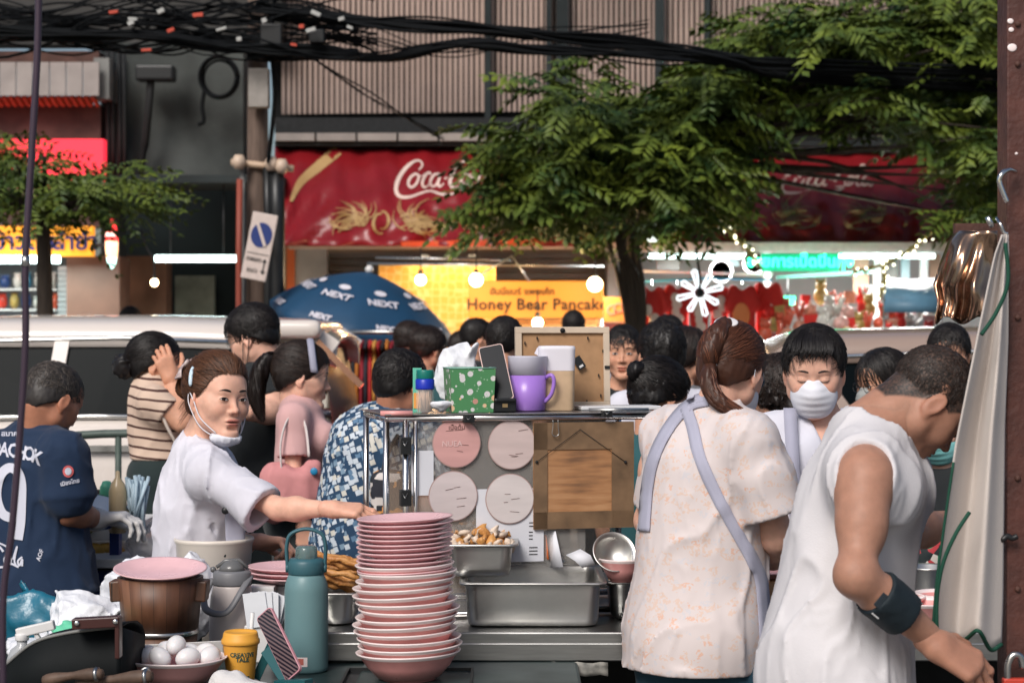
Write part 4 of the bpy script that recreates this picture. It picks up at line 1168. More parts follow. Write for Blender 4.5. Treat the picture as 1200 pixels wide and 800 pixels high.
rows.append([U(2*math.pi*i/96, 1.0)+Vector((0, 0, -.055-.03*abs(math.sin(math.pi*i/12)))) for i in range(97)])
m.sheet(rows)
ubl = mat('umbrella_blue', (.008, .055, .125), .6, noise=.25, nscale=3); can = m.build('canopy', ubl, T, solid=.004)
um = mat('print_white', (.62, .60, .66), .6)
for ai in range(npan):
 m = MB(); a = 2*math.pi*(ai+.5)/npan
 for (txt, t_, sz) in (('NEXT', .60, .088), ('NEXT', .93, .062)):
  p0 = U(a, t_, .012); da = .02; pr = U(a+da, t_, .012)-p0; pt = U(a, t_-.04, .012)-p0
  x_ = pr.normalized(); y_ = (pt-x_*pt.dot(x_)).normalized(); M_ = Matrix((x_, y_, x_.cross(y_))).transposed()
  m.text(txt, sz, p0, M_, bold=.003, ext=.001)
  if t_ < .8:
   q = U(a, t_-.16, .012); n_ = 18; m.add([q+x_*.045*math.cos(2*math.pi*i/n_)+y_*.028*math.sin(2*math.pi*i/n_) for i in range(n_)], [tuple(range(n_))])
 m.build('panel_print', um, can)
m = MB(); m.sphere(top+Vector((0, 0, .02)), .03, 12); m.build('finial', white, T)
m = MB(); m.tube([top+Vector((0, 0, -.03)), Vector((top.x-.02, 14.05, .02))], .022, 10); m.build('pole', white, T)
m = MB()
for ai in range(npan):
 a = 2*math.pi*ai/npan; m.tube([U(a, t/6, -.01) for t in range(0, 7)], .006, 5)
m.build('ribs', steel, T)
m = MB(); m.lathe([(.25, .0), (.25, .06), (.05, .08), (.05, .25)], (top.x-.02, 14.05, .005), 24); m.build('base', conc, T)
T = thing('clothes_rack', (P(435, 0, 13.2).x, 13.2, .005), 'silver rail rack crowded with red, orange and dark garments', 'clothes rack')
m = MB(); zt = P(0, 389, 13.2).z
for u_ in (408, 468): m.tube([Vector((P(u_, 0, 13.2).x, 13.2, .02)), Vector((P(u_, 0, 13.2).x, 13.2, zt))], .015, 8)
m.tube([Vector((P(400, 0, 13.2).x, 13.2, zt)), Vector((P(512, 0, 13.2).x, 13.2, zt))], .015, 8)
m.box((P(435, 0, 13.2).x, 13.2, .04), (.5, .3, .05)); m.build('rail', steel, T)
for i in range(13):
 u_ = 410+i*5; cc = [(.30, .01, .015), (.015, .015, .02), (.45, .15, .02), (.25, .01, .02), (.02, .02, .03), (.40, .02, .02), (.5, .25, .05)][i % 7]
 sd = Sdf(); x_ = P(u_, 0, 13.2).x; Lg = rnd.uniform(.42, .6)
 sd.ell((x_, 13.2, zt-.12-Lg/2), (.022, .16, Lg/2)); sd.ell((x_, 13.2, zt-.10), (.02, .18, .05)); sd.disp(lambda p, D: vnoise(p*np.array([30, 30, 6]))*.012)
 sdf_obj(sd, .016, 'garment', mat('cloth_%d' % (i % 7), cc, .8, noise=.3, nscale=15), T)
S = thing('souvenir_stall', (P(920, 0, 16.0).x, 16.6, .14), 'bright souvenir stall with white framework under the darker awning', 'stall')
wl = mat('stall_white', (.72, .74, .74), .5, noise=.12, nscale=8)
m = MB()
for u_ in (895, 1024, 1079): slab(m, u_, 296, u_+8, 640, 17.0, .06)
m.bar(P(752, 318, 16.2), P(905, 322, 16.2), .02, .02); slab(m, 748, 400, 1100, 408, 15.6, .5); slab(m, 748, 408, 1100, 640, 15.7, .05)
m.build('frame', wl, S)
m = MB(); m.tube([P(752, 330, 16.0), P(830, 326, 16.0), P(905, 328, 16.0)], .012, 6); m.build('blue_rail', mat('rail_blue', (.05, .35, .55), .4), S)
m = MB(); m.bar(P(910, 325, 16.3), P(1030, 318, 16.3), .025, .03); m.build('dark_rail', mat('rail_green', (.01, .05, .04), .5), S)
m = MB()
for i, (a, b, c, d) in enumerate(((770, 302, 796, 316), (835, 298, 866, 312), (1000, 300, 1018, 345), (1030, 300, 1052, 330), (1056, 304, 1066, 326), (1090, 298, 1102, 330))): slab(m, a, b, c, d, 17.1+i*.01, .04, i % 3)
m.build_each('wall_board', [greym, mat('pale_blue', (.45, .6, .66), .5), mat('peach', (.55, .36, .26), .6)], S)
for u_, v_ in ((845, 318), (884, 308)):
 m = MB(); m.lathe([(.085, -.02), (.10, 0), (.085, .02)], P(u_, v_, 16.6), 24, axis=Matrix.Rotation(R(90), 3, 'X'), closed=True)
 m.lathe([(.001, .0), (.085, .0)], P(u_, v_, 16.62), 24, 1, axis=Matrix.Rotation(R(90), 3, 'X'))
 tag(m.build('round_plaque', [white, mat('plaque_art', (.4, .1, .05), .6, color2=(.05, .2, .3), nscale=16)]), 'round white-rimmed plaque %s' % ('above the red shirts' if v_ == 318 else 'next to the green neon sign'), 'plaque', 'round plaques in the souvenir stall')
for u_, w_, z_ in ((1045, 60, 298),):
 pass
m = MB(); m.tube([P(760, 300, 16.9), P(1095, 300, 16.9)], .02, 8); m.build('tube_light', mat('tube_lit', (1, 1, 1)), S)
lamp('AREA', P(830, 303, 16.4), 85, (.95, .98, 1), 1.2, .2); lamp('AREA', P(1010, 303, 16.2), 85, (1, .95, .9), 1.2, .2)
redm = mat('red_cloth', (.62, .028, .02), .75, noise=.15, nscale=6); whp = mat('shirt_print', (.75, .60, .50), .7); orp = mat('shirt_print_orange', (.8, .25, .08), .7)
for i, (u0, u1, v0, v1, pr) in enumerate(((750, 778, 337, 402, 0), (781, 806, 335, 404, 1), (808, 830, 336, 406, 1), (832, 853, 337, 408, 1), (855, 884, 335, 404, 2), (886, 914, 333, 408, 3))):
 lb = ['red shirt hanging nearest the cocoa board', 'red shirt with a pale figure print, second in the hanging row', 'red shirt with a tall white print behind the star lamp', 'red shirt printed with a white blob beside the star lamp', 'red shirt with an orange half disc print', 'plain red shirt at the end of the hanging row'][i]
 T = thing('red_shirt', P((u0+u1)/2, v0, 15.7), lb, 'shirt', 'red shirts hanging in a row')
 Yp = 15.7+(i % 2)*.06; a = P(u0, v1, Yp); b = P(u1, v0, Yp); cx = (a.x+b.x)/2; hw = (b.x-a.x)/2*.98; sd = Sdf()
 sd.rbox((cx, Yp, (a.z+b.z)/2), (hw*2, .05, b.z-a.z), .02)
 for s_ in (-1, 1): sd.cap((cx+s_*hw*.7, Yp, b.z-.03), (cx+s_*hw*1.1, Yp-.02, b.z-.16), .035, .035, .02)
 sd.ell((cx, Yp, b.z+.01), (hw*.35, .06, .04), None, .01, 's'); sd.disp(lambda p, D: vnoise(p*np.array([22, 22, 5]))*.014)
 sdf_obj(sd, .014, 'cloth', redm, T)
 cz = (a.z+b.z)/2; pm_ = MB()
 if pr == 1:
  for j in range(6): pm_.sphere((cx+rnd.uniform(-.3, .3)*hw, Yp-.035, cz+.14-j*.055), (hw*rnd.uniform(.35, .6), .012, .04), 12)
 if pr == 0: pm_.sphere((cx+.02, Yp-.035, cz-.05), (hw*.5, .012, .07), 12); pm_.sphere((cx-.03, Yp-.035, cz+.04), (hw*.35, .012, .05), 12)
 if pr == 2: pm_.sphere((cx-.01, Yp-.035, cz), (.07, .014, .10), 18)
 if pr == 3: pm_.box((cx+.02, Yp-.04, cz+.08), (.02, .01, .03))
 pm_.build('print', orp if pr == 2 else whp, T)
 m = MB(); m.tube([P((u0+u1)/2, v0+1, Yp), P((u0+u1)/2, 328, 16.0)], .005, 5); m.build('hanger', steel, T)
T = thing('star_lamp', P(820, 343, 15.2), 'white eight-armed star lamp hanging before the red shirts', 'lamp')
m = MB(); c = P(820, 343, 15.2)
for i in range(8):
 a = 2*math.pi*i/8+.25; d = Vector((math.cos(a), 0, math.sin(a))); n_ = Vector((-d.z, 0, d.x))
 L_ = .17 if i % 2 == 0 else .15
 m.tube([c+d*.04+n_*.008, c+d*L_+n_*.018, c+d*(L_+.012), c+d*L_-n_*.018, c+d*.04-n_*.008], .0085, 6)
m.build('arms', mat('star_white', (.9, .95, 1), .4, emit=(.9, .97, 1), estr=1.1), T)
m = MB(); m.sphere(c, .035, 12); m.tube([c, c+Vector((0, 0, .12)), c+Vector((0, .3, .35))], .012, 6); m.build('hub', blackm, T)
T = thing('neon_sign', P(938, 307, 16.1), 'glowing green neon sign in looping letters under the beam', 'neon sign')
gl = mat('neon_green', (.1, 1, .6), .4, emit=(.04, 1, .50), estr=3.0)
m = MB(); m.text('ขายการเป็ดปีนกุ้ง', .125, P(938, 307, 16.05), bold=.003, ext=.006); m.build('letters', gl, T)
m = MB(); slab(m, 892, 297, 983, 318, 16.09, .03); m.build('backing', mat('neon_back', (.02, .32, .22), .4, emit=(.0, .8, .4), estr=.22), T);
T = thing('neon_square', P(923, 352, 16.0), 'small green glowing square below the neon sign', 'neon sign'); m = MB(); slab(m, 914, 347, 932, 357, 16.0, .03); m.build('panel', gl, T); m = MB(); m.tube([P(923, 347, 16.02), P(923, 325, 16.3)], .005, 5); m.build('cord', blackm, T)
T = thing('white_lantern', P(765, 272, 15.1), 'small white lantern hanging just under the tree crown', 'lantern')
m = MB(); m.box(P(765, 267, 15.1), (.08, .08, .055)); m.box(P(765, 279, 15.1), (.08, .08, .055)); m.build('shade', mat('lantern_lit', (.9, .95, .9), .5, emit=(.9, 1, .9), estr=1.2), T, bevel=.01); m = MB(); m.box(P(765, 273, 15.1), (.09, .09, .015)); m.tube([P(765, 263, 15.1), P(765, 235, 15.2)], .004, 5); m.build('frame', blackm, T)
def garland(label, pts, n, seed):
 T = thing('fairy_lights', P(*pts[0]), label, 'garland', 'tinsel garlands of fairy lights'); r_ = random.Random(seed); L = crv([P(*p) for p in pts], 12)
 m = MB(); m.tube(L, .012, 5)
 for i in range(n*5):
  p = L[r_.randrange(len(L))]; d = Vector((r_.uniform(-1, 1), r_.uniform(-1, 1), r_.uniform(-1, 1)))*.045; m.bar(p, p+d, .012, .003)
 m.build('tinsel', mat('tinsel', (.30, .26, .08), .4, metal=.6), T)
 m = MB()
 for i in range(n): m.sphere(L[int(i*(len(L)-1)/n)]+Vector((r_.uniform(-.03, .03), -.03, r_.uniform(-.03, .03))), .011, 8)
 m.build('lights', mat('fairy', (1, .95, .7), .4, emit=(1, .95, .7), estr=3), T)
garland('sparkling garland dropping from the tree past the red shirts', [(843, 262, 15.2), (862, 278, 15.2), (880, 298, 15.3), (890, 312, 15.4)], 14, 1)
garland('sparkling garland rising towards the foil bundle', [(1000, 318, 15.3), (1040, 308, 15.3), (1072, 288, 15.2), (1095, 270, 15)], 16, 2)
garland('short garland hanging down beside the pale post of the stall', [(1036, 306, 15.4), (1036, 330, 15.4), (1030, 350, 15.4)], 8, 3)
T = thing('blue_canopy', P(1068, 345, 15.4), 'low blue tarp canopy over the toy display', 'canopy')
m = MB(); a = [P(1040, 326, 15.6), P(1098, 326, 15.6), P(1103, 350, 14.9), P(1036, 350, 14.9)]; m.sheet([[a[0], (a[0]+a[1])/2-Vector((0, 0, .01)), a[1]], [a[3], (a[2]+a[3])/2-Vector((0, 0, .02)), a[2]]]); m.sheet([[a[3], a[2]], [P(1036, 366, 14.88), P(1103, 366, 14.88)]])
m.build('cloth', mat('tarp_blue', (.10, .22, .32), .5, noise=.35, nscale=6), T, solid=.008)
m = MB()
for q in (a[0], a[1], a[2], a[3]): m.tube([q, Vector((q.x, q.y, .14))], .01, 6)
m.build_each('post', steel, T)
k = 0; gcol = ['red', 'orange', 'salmon', 'pale', 'pink', 'mustard', 'orange', 'red', 'pale']
for row in range(4):
 for u_ in range(900, 1104, 12):
  if row < 2 and u_ > 1025 and row == 0: continue
  v_ = 350+row*15+rnd.uniform(-3, 3); Yg = 15.9-row*.18; u2 = u_+rnd.uniform(-4, 4)
  if v_ < 380 and 900 < u2 < 940 and row == 0: continue
  c = gcol[(k*5+row) % 9]; k += 1; m = MB(); p = P(u2, v_, Yg); s_ = rnd.uniform(.045, .075)
  typ = k % 4
  if typ == 0: m.sphere(p, (s_, s_*.8, s_*.9), 12); m.tube([p, p+Vector((0, 0, s_*1.3))], .01, 5); nm, lb = 'lantern_toy', 'round festive ornament in the souvenir display'
  elif typ == 1: m.box(p, (s_*1.5, .05, s_*1.7), Matrix.Rotation(rnd.uniform(-.2, .2), 3, 'Y')); m.bar(p+Vector((-s_*.5, -.03, .2*s_)), p+Vector((s_*.5, -.03, .2*s_)), .004, .02); nm, lb = 'gift_box', 'small bright gift box in the souvenir display'
  elif typ == 2: m.sphere(p, (s_*.8, s_*.6, s_), 12); m.sphere(p+Vector((0, 0, s_*1.2)), s_*.6, 12); m.sphere(p+Vector((s_*.4, 0, s_*1.7)), s_*.2, 8); m.sphere(p+Vector((-s_*.4, 0, s_*1.7)), s_*.2, 8); nm, lb = 'plush_toy', 'small plush toy piled in the souvenir display'
  else:
   for j in range(7): q = p+Vector((rnd.uniform(-.05, .05), rnd.uniform(-.04, .04), rnd.uniform(-.04, .05))); m.tube([p-Vector((0, 0, .06)), q+Vector((0, 0, .06))], .012, 5)
   nm, lb = 'tassel_bunch', 'bunch of tassels in the souvenir display'
  tag(m.build(nm, MATS['packet_'+c] if c != 'red' else redm), lb, nm.replace('_', ' '), 'souvenirs heaped in the bright stall')
for row in range(4):
 m = MB(); v_ = 359+row*15; Yg = 15.9-row*.18; slab(m, 898 if row else 940, v_, 1104, v_+2, Yg, .16); m.build('display_shelf', wl, S)
carw = mat('car_white', (.68, .61, .56), .22, spec=.6, coat=.6, noise=.06, nscale=3)
glassm = mat('dark_glass', (.003, .005, .006), .2, spec=.03)
chrome = mat('chrome', (.7, .7, .68), .12, metal=1)
tyrem = mat('tyre', (.012, .012, .012), .8)
def car(label, xr, Y, H, L, paint, up=1.0, tail=True, face=-1, belt=1.19):
 """xr: rear end x; nose points along face"""
 T = thing('parked_car', (xr+face*L/2, Y+.9, .005), label, 'car'); f_ = face
 def W(s, z, y): return Vector((xr+f_*s, y, z))     # s measured from the rear
 Wd = 1.8; y0 = Y; y1 = Y+Wd
 prof = [(0.02, .48, belt-.22), (.10, .36, belt-.02), (.5, .33, belt), (1.4, .32, belt+.0), (2.6, .32, belt-.03), (3.3, .32, belt-.08), (3.9, .34, belt-.18), (L-.12, .38, belt-.33), (L, .48, belt-.5)]
 m = MB(); rows = []
 for s, zb, zt_ in prof:
  cy = (y0+y1)/2; hw = Wd/2*(.93 if s in (prof[0][0], L) else 1)
  sec = []
  for yy, zz in ((-.90, zb), (-1.0, zb+.12), (-1.0, (zb+zt_)/2+.05), (-.985, zt_-.10), (-.94, zt_-.01), (-.86, zt_+.005), (0, zt_+.03), (.86, zt_+.005), (.94, zt_-.01), (.985, zt_-.10), (1.0, (zb+zt_)/2+.05), (1.0, zb+.12), (.90, zb)):
   sec.append(W(s, zz, cy+yy*hw))
  rows.append(sec+[sec[0]])
 m.sheet(rows); m.add(rows[0][:-1], [tuple(range(13))], 0, True); m.add(rows[-1][:-1], [tuple(range(13))], 0, True)
 m.build('body', paint, T)
 zr = H; rows = []
 roof = [(.05, zr-.10), (.25, zr-.02), (.9, zr), (1.7, zr), (2.4, zr-.03), (2.75, zr-.09)]
 for s, z in roof:
  cy = (y0+y1)/2
  rows.append([W(s, z+dz, cy+yy*Wd/2) for yy, dz in ((-.80, -.13), (-.78, -.05), (-.70, -.015), (-.4, .01), (0, .02), (.4, .01), (.70, -.015), (.78, -.05), (.80, -.13))])
 m = MB(); m.sheet(rows); m.build('roof', paint, T, solid=.03)
 m = MB(); cy = (y0+y1)/2
 for sgn in (-1, 1):
  bot = [(.42, belt), (1.2, belt+.0), (2.2, belt-.01), (3.35, belt-.06)]; tp = [(.28, zr-.12), (1.1, zr-.10), (2.0, zr-.12), (2.72, zr-.18)]
  m.sheet([[W(s, z, cy+sgn*Wd/2*.93) for s, z in bot], [W(s, z, cy+sgn*Wd/2*.79) for s, z in tp]], 0, False)
 m.sheet([[W(.06, belt-.02, cy-.84), W(.06, belt-.02, cy+.84)], [W(.12, zr-.14, cy-.70), W(.12, zr-.14, cy+.70)]], 0, False)
 m.sheet([[W(3.4, belt-.08, cy-.82), W(3.4, belt-.08, cy+.82)], [W(2.74, zr-.12, cy-.70), W(2.74, zr-.12, cy+.70)]], 0, False)
 m.build_each('window_glass', glassm, T)
 m = MB()
 for sgn in (-1, 1):
  m.tube([W(s, z, cy+sgn*(Wd/2*.805)) for s, z in ((.30, zr-.115), (1.1, zr-.085), (2.0, zr-.105), (2.74, zr-.175), (3.4, belt-.05))], .013, 6)
  m.tube([W(s, z, cy+sgn*(Wd/2*.945)) for s, z in ((.35, belt+.005), (1.2, belt+.01), (2.2, belt), (3.4, belt-.05))], .012, 6)
 m.build_each('window_trim', chrome, T)
 m = MB()
 for sgn in (-1, 1):
  m.bar(W(1.42, belt, cy+sgn*Wd/2*.935), W(1.38, zr-.09, cy+sgn*Wd/2*.80), .07, .02, up=(0, 1, 0))
  m.bar(W(.40, belt-.02, cy+sgn*Wd/2*.94), W(.10, zr-.06, cy+sgn*Wd/2*.80), .16, .03, up=(0, 1, 0));
 m.build_each('pillar', paint, T)
 for s in (.85, L-.95):
  for sgn in (-1, 1):
   wv = MB(); c = W(s, .34, cy+sgn*(Wd/2-.09)); ax = Matrix.Rotation(R(90), 3, 'X')
   wv.lathe([(.20, -.1), (.32, -.11), (.34, -.07), (.34, .07), (.32, .11), (.20, .1)], c, 32, 0, ax); w_ = wv.build('wheel', tyrem, T)
   rv = MB(); rv.lathe([(.0, -.06), (.19, -.09), (.205, -.115)], c, 24, 0, ax) if sgn < 0 else rv.lathe([(.0, .06), (.19, .09), (.205, .115)], c, 24, 0, ax); rv.build('rim', steel, w_)
 for sgn in (-1, 1):
  m = MB(); c = W(.04, belt-.22, cy+sgn*.74); sd = Sdf(); sd.rbox(c, (.10, .34, .20), .04); sd.rbox(W(.20, belt-.15, cy+sgn*.87), (.40, .07, .14), .03, k=.03)
  sdf_obj(sd, .014, 'tail_light', mat('tail_lit', (.6, .01, .01), .25, emit=(1, .02, .02), estr=1.4) if tail else mat('tail_off', (.25, .01, .01), .25), T)
  if tail:
   m = MB(); m.tube([W(.02, belt-.27, cy+sgn*.62), W(.0, belt-.27, cy+sgn*.80), W(.03, belt-.25, cy+sgn*.93)], .016, 6); m.build('lamp_strip', mat('strip_lit', (1, .6, .4), .3, emit=(1, .35, .15), estr=5), T)
 m = MB(); m.bar(W(1.0, belt-.14, y0-.012), W(1.22, belt-.14, y0-.012), .02, .03); m.bar(W(2.0, belt-.15, y0-.012), W(2.22, belt-.15, y0-.012), .02, .03); m.build_each('door_handle', chrome, T)
 m = MB(); m.bar(W(.1, belt-.34, y0-.004), W(3.3, belt-.40, y0-.004), .008, .012)
 for s in (1.42, 2.5): m.bar(W(s, .42, y0-.002), W(s, belt-.03, y0-.002), .008, .008)
 m.build('door_seams', greym, T)
 return T
carA = car('white estate car with dark side glass parked behind the food stalls', P(418, 0, 10.3).x, 9.5, 1.66, 4.6, carw)
lamp('POINT', P(432, 470, 9.9), 1.2, (1, .15, .1), .08)
m = MB();
sd = Sdf(); sd.rbox(P(356, 386, 10.2), (.30, 1.3, .09), .03); sdf_obj(sd, .02, 'spoiler', carw, carA)
m = MB(); m.bar(P(372, 400, 9.62), P(424, 452, 9.62), .03, .04, up=(0, 1, 0)); m.build('rear_trim', mat('trim_orange_reflection', (.75, .42, .28), .25, metal=.8), carA)  # orange reflection on the rear trim is put into its base colour
taupe = mat('car_taupe', (.30, .22, .18), .25, spec=.6, coat=.6)
carB = car('taupe car roof seen behind the masked man and bowed cook', P(880, 0, 10.0).x, 9.3, 1.60, 4.4, taupe, face=1, tail=False, belt=1.12)
T = thing('barrier_rail', (P(240, 0, 8.4).x, 8.4, .005), 'dull green tubular barrier standing in front of the white car', 'barrier')
m = MB(); gr = mat('barrier_green', (.07, .10, .085), .5, noise=.3)
for a, b in ((78, 262), (272, 430), (-120, 66)):
 m.tube(crv([Vector((P(a, 0, 8.4).x, 8.4, .01)), P(a, 600, 8.4), P(a, 530, 8.4), P(a+10, 510, 8.4), P(b-10, 510, 8.4), P(b, 530, 8.4), P(b, 600, 8.4), Vector((P(b, 0, 8.4).x, 8.4, .01))], 4), .018, 8)
 for t in (.33, .66): u_ = a+(b-a)*t; m.tube([P(u_, 510, 8.4), P(u_, 720, 8.4)], .014, 8)
 m.tube([P(a, 720, 8.4), P(b, 720, 8.4)], .014, 8)
m.build('railing', gr, T)
TZ = .872
def on(u, Y, z): return Vector(((u-600)/F*Y, Y, z))
T = thing('serving_counter', (0.1, 5.15, .005), 'long stainless steel serving counter with a dark underside', 'counter')
m = MB(); x0, x1 = on(352, 4.85, 0).x, 1.62
m.box(((x0+x1)/2, 5.27, TZ-.02), (x1-x0, .84, .04)); m.build('counter_top', steel_b, T, bevel=.004)
m = MB(); m.box(((x0+x1)/2, 4.853, TZ-.048), (x1-x0, .016, .044)); m.build('front_lip', steel_b, T, bevel=.003)
m = MB(); m.box(((x0+x1)/2, 5.30, .34), (x1-x0-.1, .66, .02))
for x in (x0+.05, -.03, .75, x1-.05):
 for y in (4.92, 5.62): m.box((x, y, .42), (.04, .04, .83))
m.build_each('leg', greym, T)
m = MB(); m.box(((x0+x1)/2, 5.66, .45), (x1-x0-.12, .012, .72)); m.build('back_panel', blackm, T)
T = thing('stove_body', (.25, 5.25, .005), 'black burner box standing in the dark under the counter', 'stove')
m = MB(); m.box((.25, 5.28, .60), (.5, .4, .36)); m.box((.25, 5.28, .385), (.54, .44, .05)); m.build('box', blackm, T, bevel=.01)
for x in (.1, .4):
 m = MB(); m.lathe([(.03, 0), (.025, .03)], (x, 5.08, .5), 16, axis=Matrix.Rotation(R(90), 3, 'X')); m.build('knob', black, T)
m = MB(); m.box((.36, 5.078, .62), (.12, .003, .04)); m.build('red_badge', redm, T)
o = MB(); p = P(676, 769, 4.86); sd = Sdf();
grid = [[Vector((p.x-.075+.15*i/8, 4.838+.004*math.sin(i*1.7+j), TZ-.072-.032*j/3+.002*math.sin(i*2))) for i in range(9)] for j in range(4)]
o.sheet(grid); tag(o.build('paper_label', mat('old_paper', (.42, .40, .36), .7, color2=(.12, .12, .11), nscale=30), solid=.001), 'torn grimy paper label stuck below the counter lip', 'label')
def tray(label, u0, u1, Yf, zr, zb, depth, mname='brushed_steel', rot=0, name='steel_tray', group=None):
 xa = on(u0, Yf, 0).x; xb = on(u1, Yf, 0).x; cx = (xa+xb)/2; w = xb-xa; cy = Yf+depth/2
 T = thing(name, (cx, cy, zb), label, 'tray', group, R(rot)); m = MB(); rows = []
 def ring(hx, hy, z, r_, n=5):
  out = []
  for (sx, sy, a0) in ((1, 1, 0), (-1, 1, 90), (-1, -1, 180), (1, -1, 270)):
   for k in range(n+1):
    a = R(a0+90*k/n); out.append(Vector((sx*(hx-r_)+r_*math.cos(a), sy*(hy-r_)+r_*math.sin(a), z)))
  return out+[out[0]]
 H = zr-zb; hx, hy = w/2, depth/2
 for (ix, z, r_) in ((.004, -.006, .02), (-.001, -.002, .022), (0, 0, .024), (.012, 0, .03), (.014, -.004, .03), (.016, -.02, .03), (.019, -H+.02, .03), (.023, -H+.004, .03), (.036, -H, .03)):
  rows.append(ring(hx-ix, hy-ix, H+z, r_))
 m.sheet(rows); m.add([p for p in rows[-1][:-1]], [tuple(range(len(rows[-1])-1))])
 m.build('pan', MATS[mname], T, world=False, solid=.0016)
 return T, cx, cy
mat('tray_steel', (.70, .69, .66), .34, metal=1, noise=.25, nscale=9, bump=.04, bscale=25)
TA_, cx, cy = tray('large deep empty steel tray at the counter edge', 538, 711, 4.90, .984, TZ+.002, .40, 'tray_steel')
T2, cx2, cy2 = tray('smaller steel tray heaped with chopped fried chicken, perched on the large tray', 515, 607, 4.96, 1.072, .99, .36, 'tray_steel')
def morsels(label, name, cx, cy, w, d, z, n, mats_, size, hump, seed, cat, group):
 r_ = random.Random(seed); a = MB()
 for i in range(n):
  x = r_.uniform(-w/2, w/2); y = r_.uniform(-d/2, d/2); hz = hump*(1-(x/(w*.6))**2)*(1-(y/(d*.6))**2)
  sz = size*r_.uniform(.6, 1.3); q = Quaternion((r_.uniform(-1, 1), r_.uniform(-1, 1), r_.uniform(-1, 1)), r_.uniform(0, 3)).to_matrix()
  base = len(a.v); a.sphere((cx+x, cy+y, z+hz*r_.uniform(.3, 1)), (sz, sz*.6, sz*.4), 8, r_.randrange(len(mats_)), q)
  for k in range(base, len(a.v)):
   v = Vector(a.v[k]); nn = noise.noise(v*90)*sz*.5; a.v[k] = tuple(v+Vector((nn, -nn, nn)))
 return tag(a.build(name, mats_), label, cat, group, kind='stuff')
crisp = mat('crispy_skin', (.42, .16, .04), .4, color2=(.62, .32, .10), nscale=45, bump=.3, bscale=120); meat = mat('chicken_meat', (.74, .60, .48), .5, noise=.2, nscale=30, bump=.2, bscale=80)
morsels('chopped crispy fried chicken pieces heaped in the perched steel tray', 'chopped_chicken', cx2-.005, cy2, .17, .30, 1.050, 190, [crisp, meat, meat, crisp], .019, .060, 4, 'food', None)
T3, cx3, cy3 = tray('small steel tray holding fried dough sticks behind the teal bottle', 366, 422, 4.93, .955, TZ+.002, .26, 'tray_steel')
stm = mat('fried_stick', (.40, .15, .035), .45, color2=(.60, .30, .10), nscale=60, bump=.4, bscale=110)
for i in range(22):
 u = rnd.uniform(376, 404); row = i//4; z = .962+row*.014; y = 4.97+(i % 4)*.045+rnd.uniform(-.01, .01)
 a = on(rnd.uniform(358, 372), y, z+rnd.uniform(.010, .022)); b = on(rnd.uniform(414, 428), y+rnd.uniform(-.02, .03), z-rnd.uniform(.006, .014))
 m = MB(); L = [a.lerp(b, k/9)+Vector((0, 0, .003*math.sin(k*1.3+i))) for k in range(10)]
 m.tube(L, [.0075+.0018*math.sin(k*2.1+i) for k in range(10)], 8); tag(m.build('fried_stick', stm), 'golden fried dough stick in the small steel tray', 'fried stick', 'fried dough sticks piled in a tray')
pinkm = mat('pink_melamine', (.80, .36, .34), .30, noise=.16, nscale=24, spec=.5); pinkl = mat('pink_plate', (.80, .50, .52), .28, noise=.12, nscale=20); rimw = mat('melamine_rim', (.86, .74, .72), .3)
def bowl_prof(r_, h, t=.003, foot=.5):
 return [(r_*foot*.9, 0), (r_*foot, 0), (r_*foot, h*.10), (r_*(foot+.10), h*.13), (r_*.80, h*.55), (r_*.92, h*.9), (r_*.99, h), (r_, h+t), (r_*.975, h+t*1.2), (r_*.90, h*.92), (r_*.76, h*.56), (r_*.45, h*.2), (.0001, h*.17)]
def bowl_obj(p, r_, h, label, group, tilt=(0, 0), name='pink_bowl', cat='bowl', mm=None, share=[None]):
 key = (round(r_, 3), round(h, 3), name)
 if not hasattr(bowl_obj, 'c'): bowl_obj.c = {}
 if key not in bowl_obj.c:
  m = MB(); pr = bowl_prof(r_, h); m.lathe(pr, (0, 0, 0), 56)
  for fi, f in enumerate(m.f):
   z = sum(m.v[i][2] for i in f)/len(f)
   if z > h*.93: m.m[fi] = 1
  o = m.build(name, mm or [pinkm, rimw]); bowl_obj.c[key] = o
 else:
  o = bowl_obj.c[key].copy(); COL.objects.link(o)
 o.location = p; o.rotation_euler = (R(tilt[0]), R(tilt[1]), 0)
 return tag(o, label, cat, group)
sx = on(478, 4.55, 0).x; BY = 4.6; zb_ = .800
N1 = 13; gap = .0168
def stk(i):   # position of bowl i in the leaning stack
 return Vector((sx+.006*math.sin(i*1.3)-.0007*i, BY+.003*math.cos(i*2.1), zb_+gap*i))
h0 = .064
for i in range(N1):
 lb = 'pink melamine bowl in the tall stack, among the lower deep bowls' if i else 'lowest pink bowl carrying the whole tall stack of bowls and plates'
 bowl_obj(stk(i), .122-.0006*i, h0, lb, 'pink bowls stacked on the low table', (rnd.uniform(-.6, .6), -2.2+rnd.uniform(-.9, .9)-(.5 if i > 6 else 0)), 'pink_bowl')
def plate(p, r_, label, group, tilt=(0, 0), name='pink_plate', h=.016):
 key = ('pl', round(r_, 3), h)
 if not hasattr(bowl_obj, 'c'): bowl_obj.c = {}
 if key not in bowl_obj.c:
  m = MB(); m.lathe([(r_*.5, 0), (r_*.62, .001), (r_*.72, h*.35), (r_*.97, h), (r_, h+.0015), (r_*.995, h+.004), (r_*.95, h+.003), (r_*.70, h*.5), (r_*.4, .004), (.0001, .0035)], (0, 0, 0), 56)
  o = m.build(name, pinkl); bowl_obj.c[key] = o
 else: o = bowl_obj.c[key].copy(); COL.objects.link(o)
 o.location = p; o.rotation_euler = (R(tilt[0]), R(tilt[1]), 0); return tag(o, label, 'plate', group)
zt = zb_+gap*(N1-1)+h0+.002
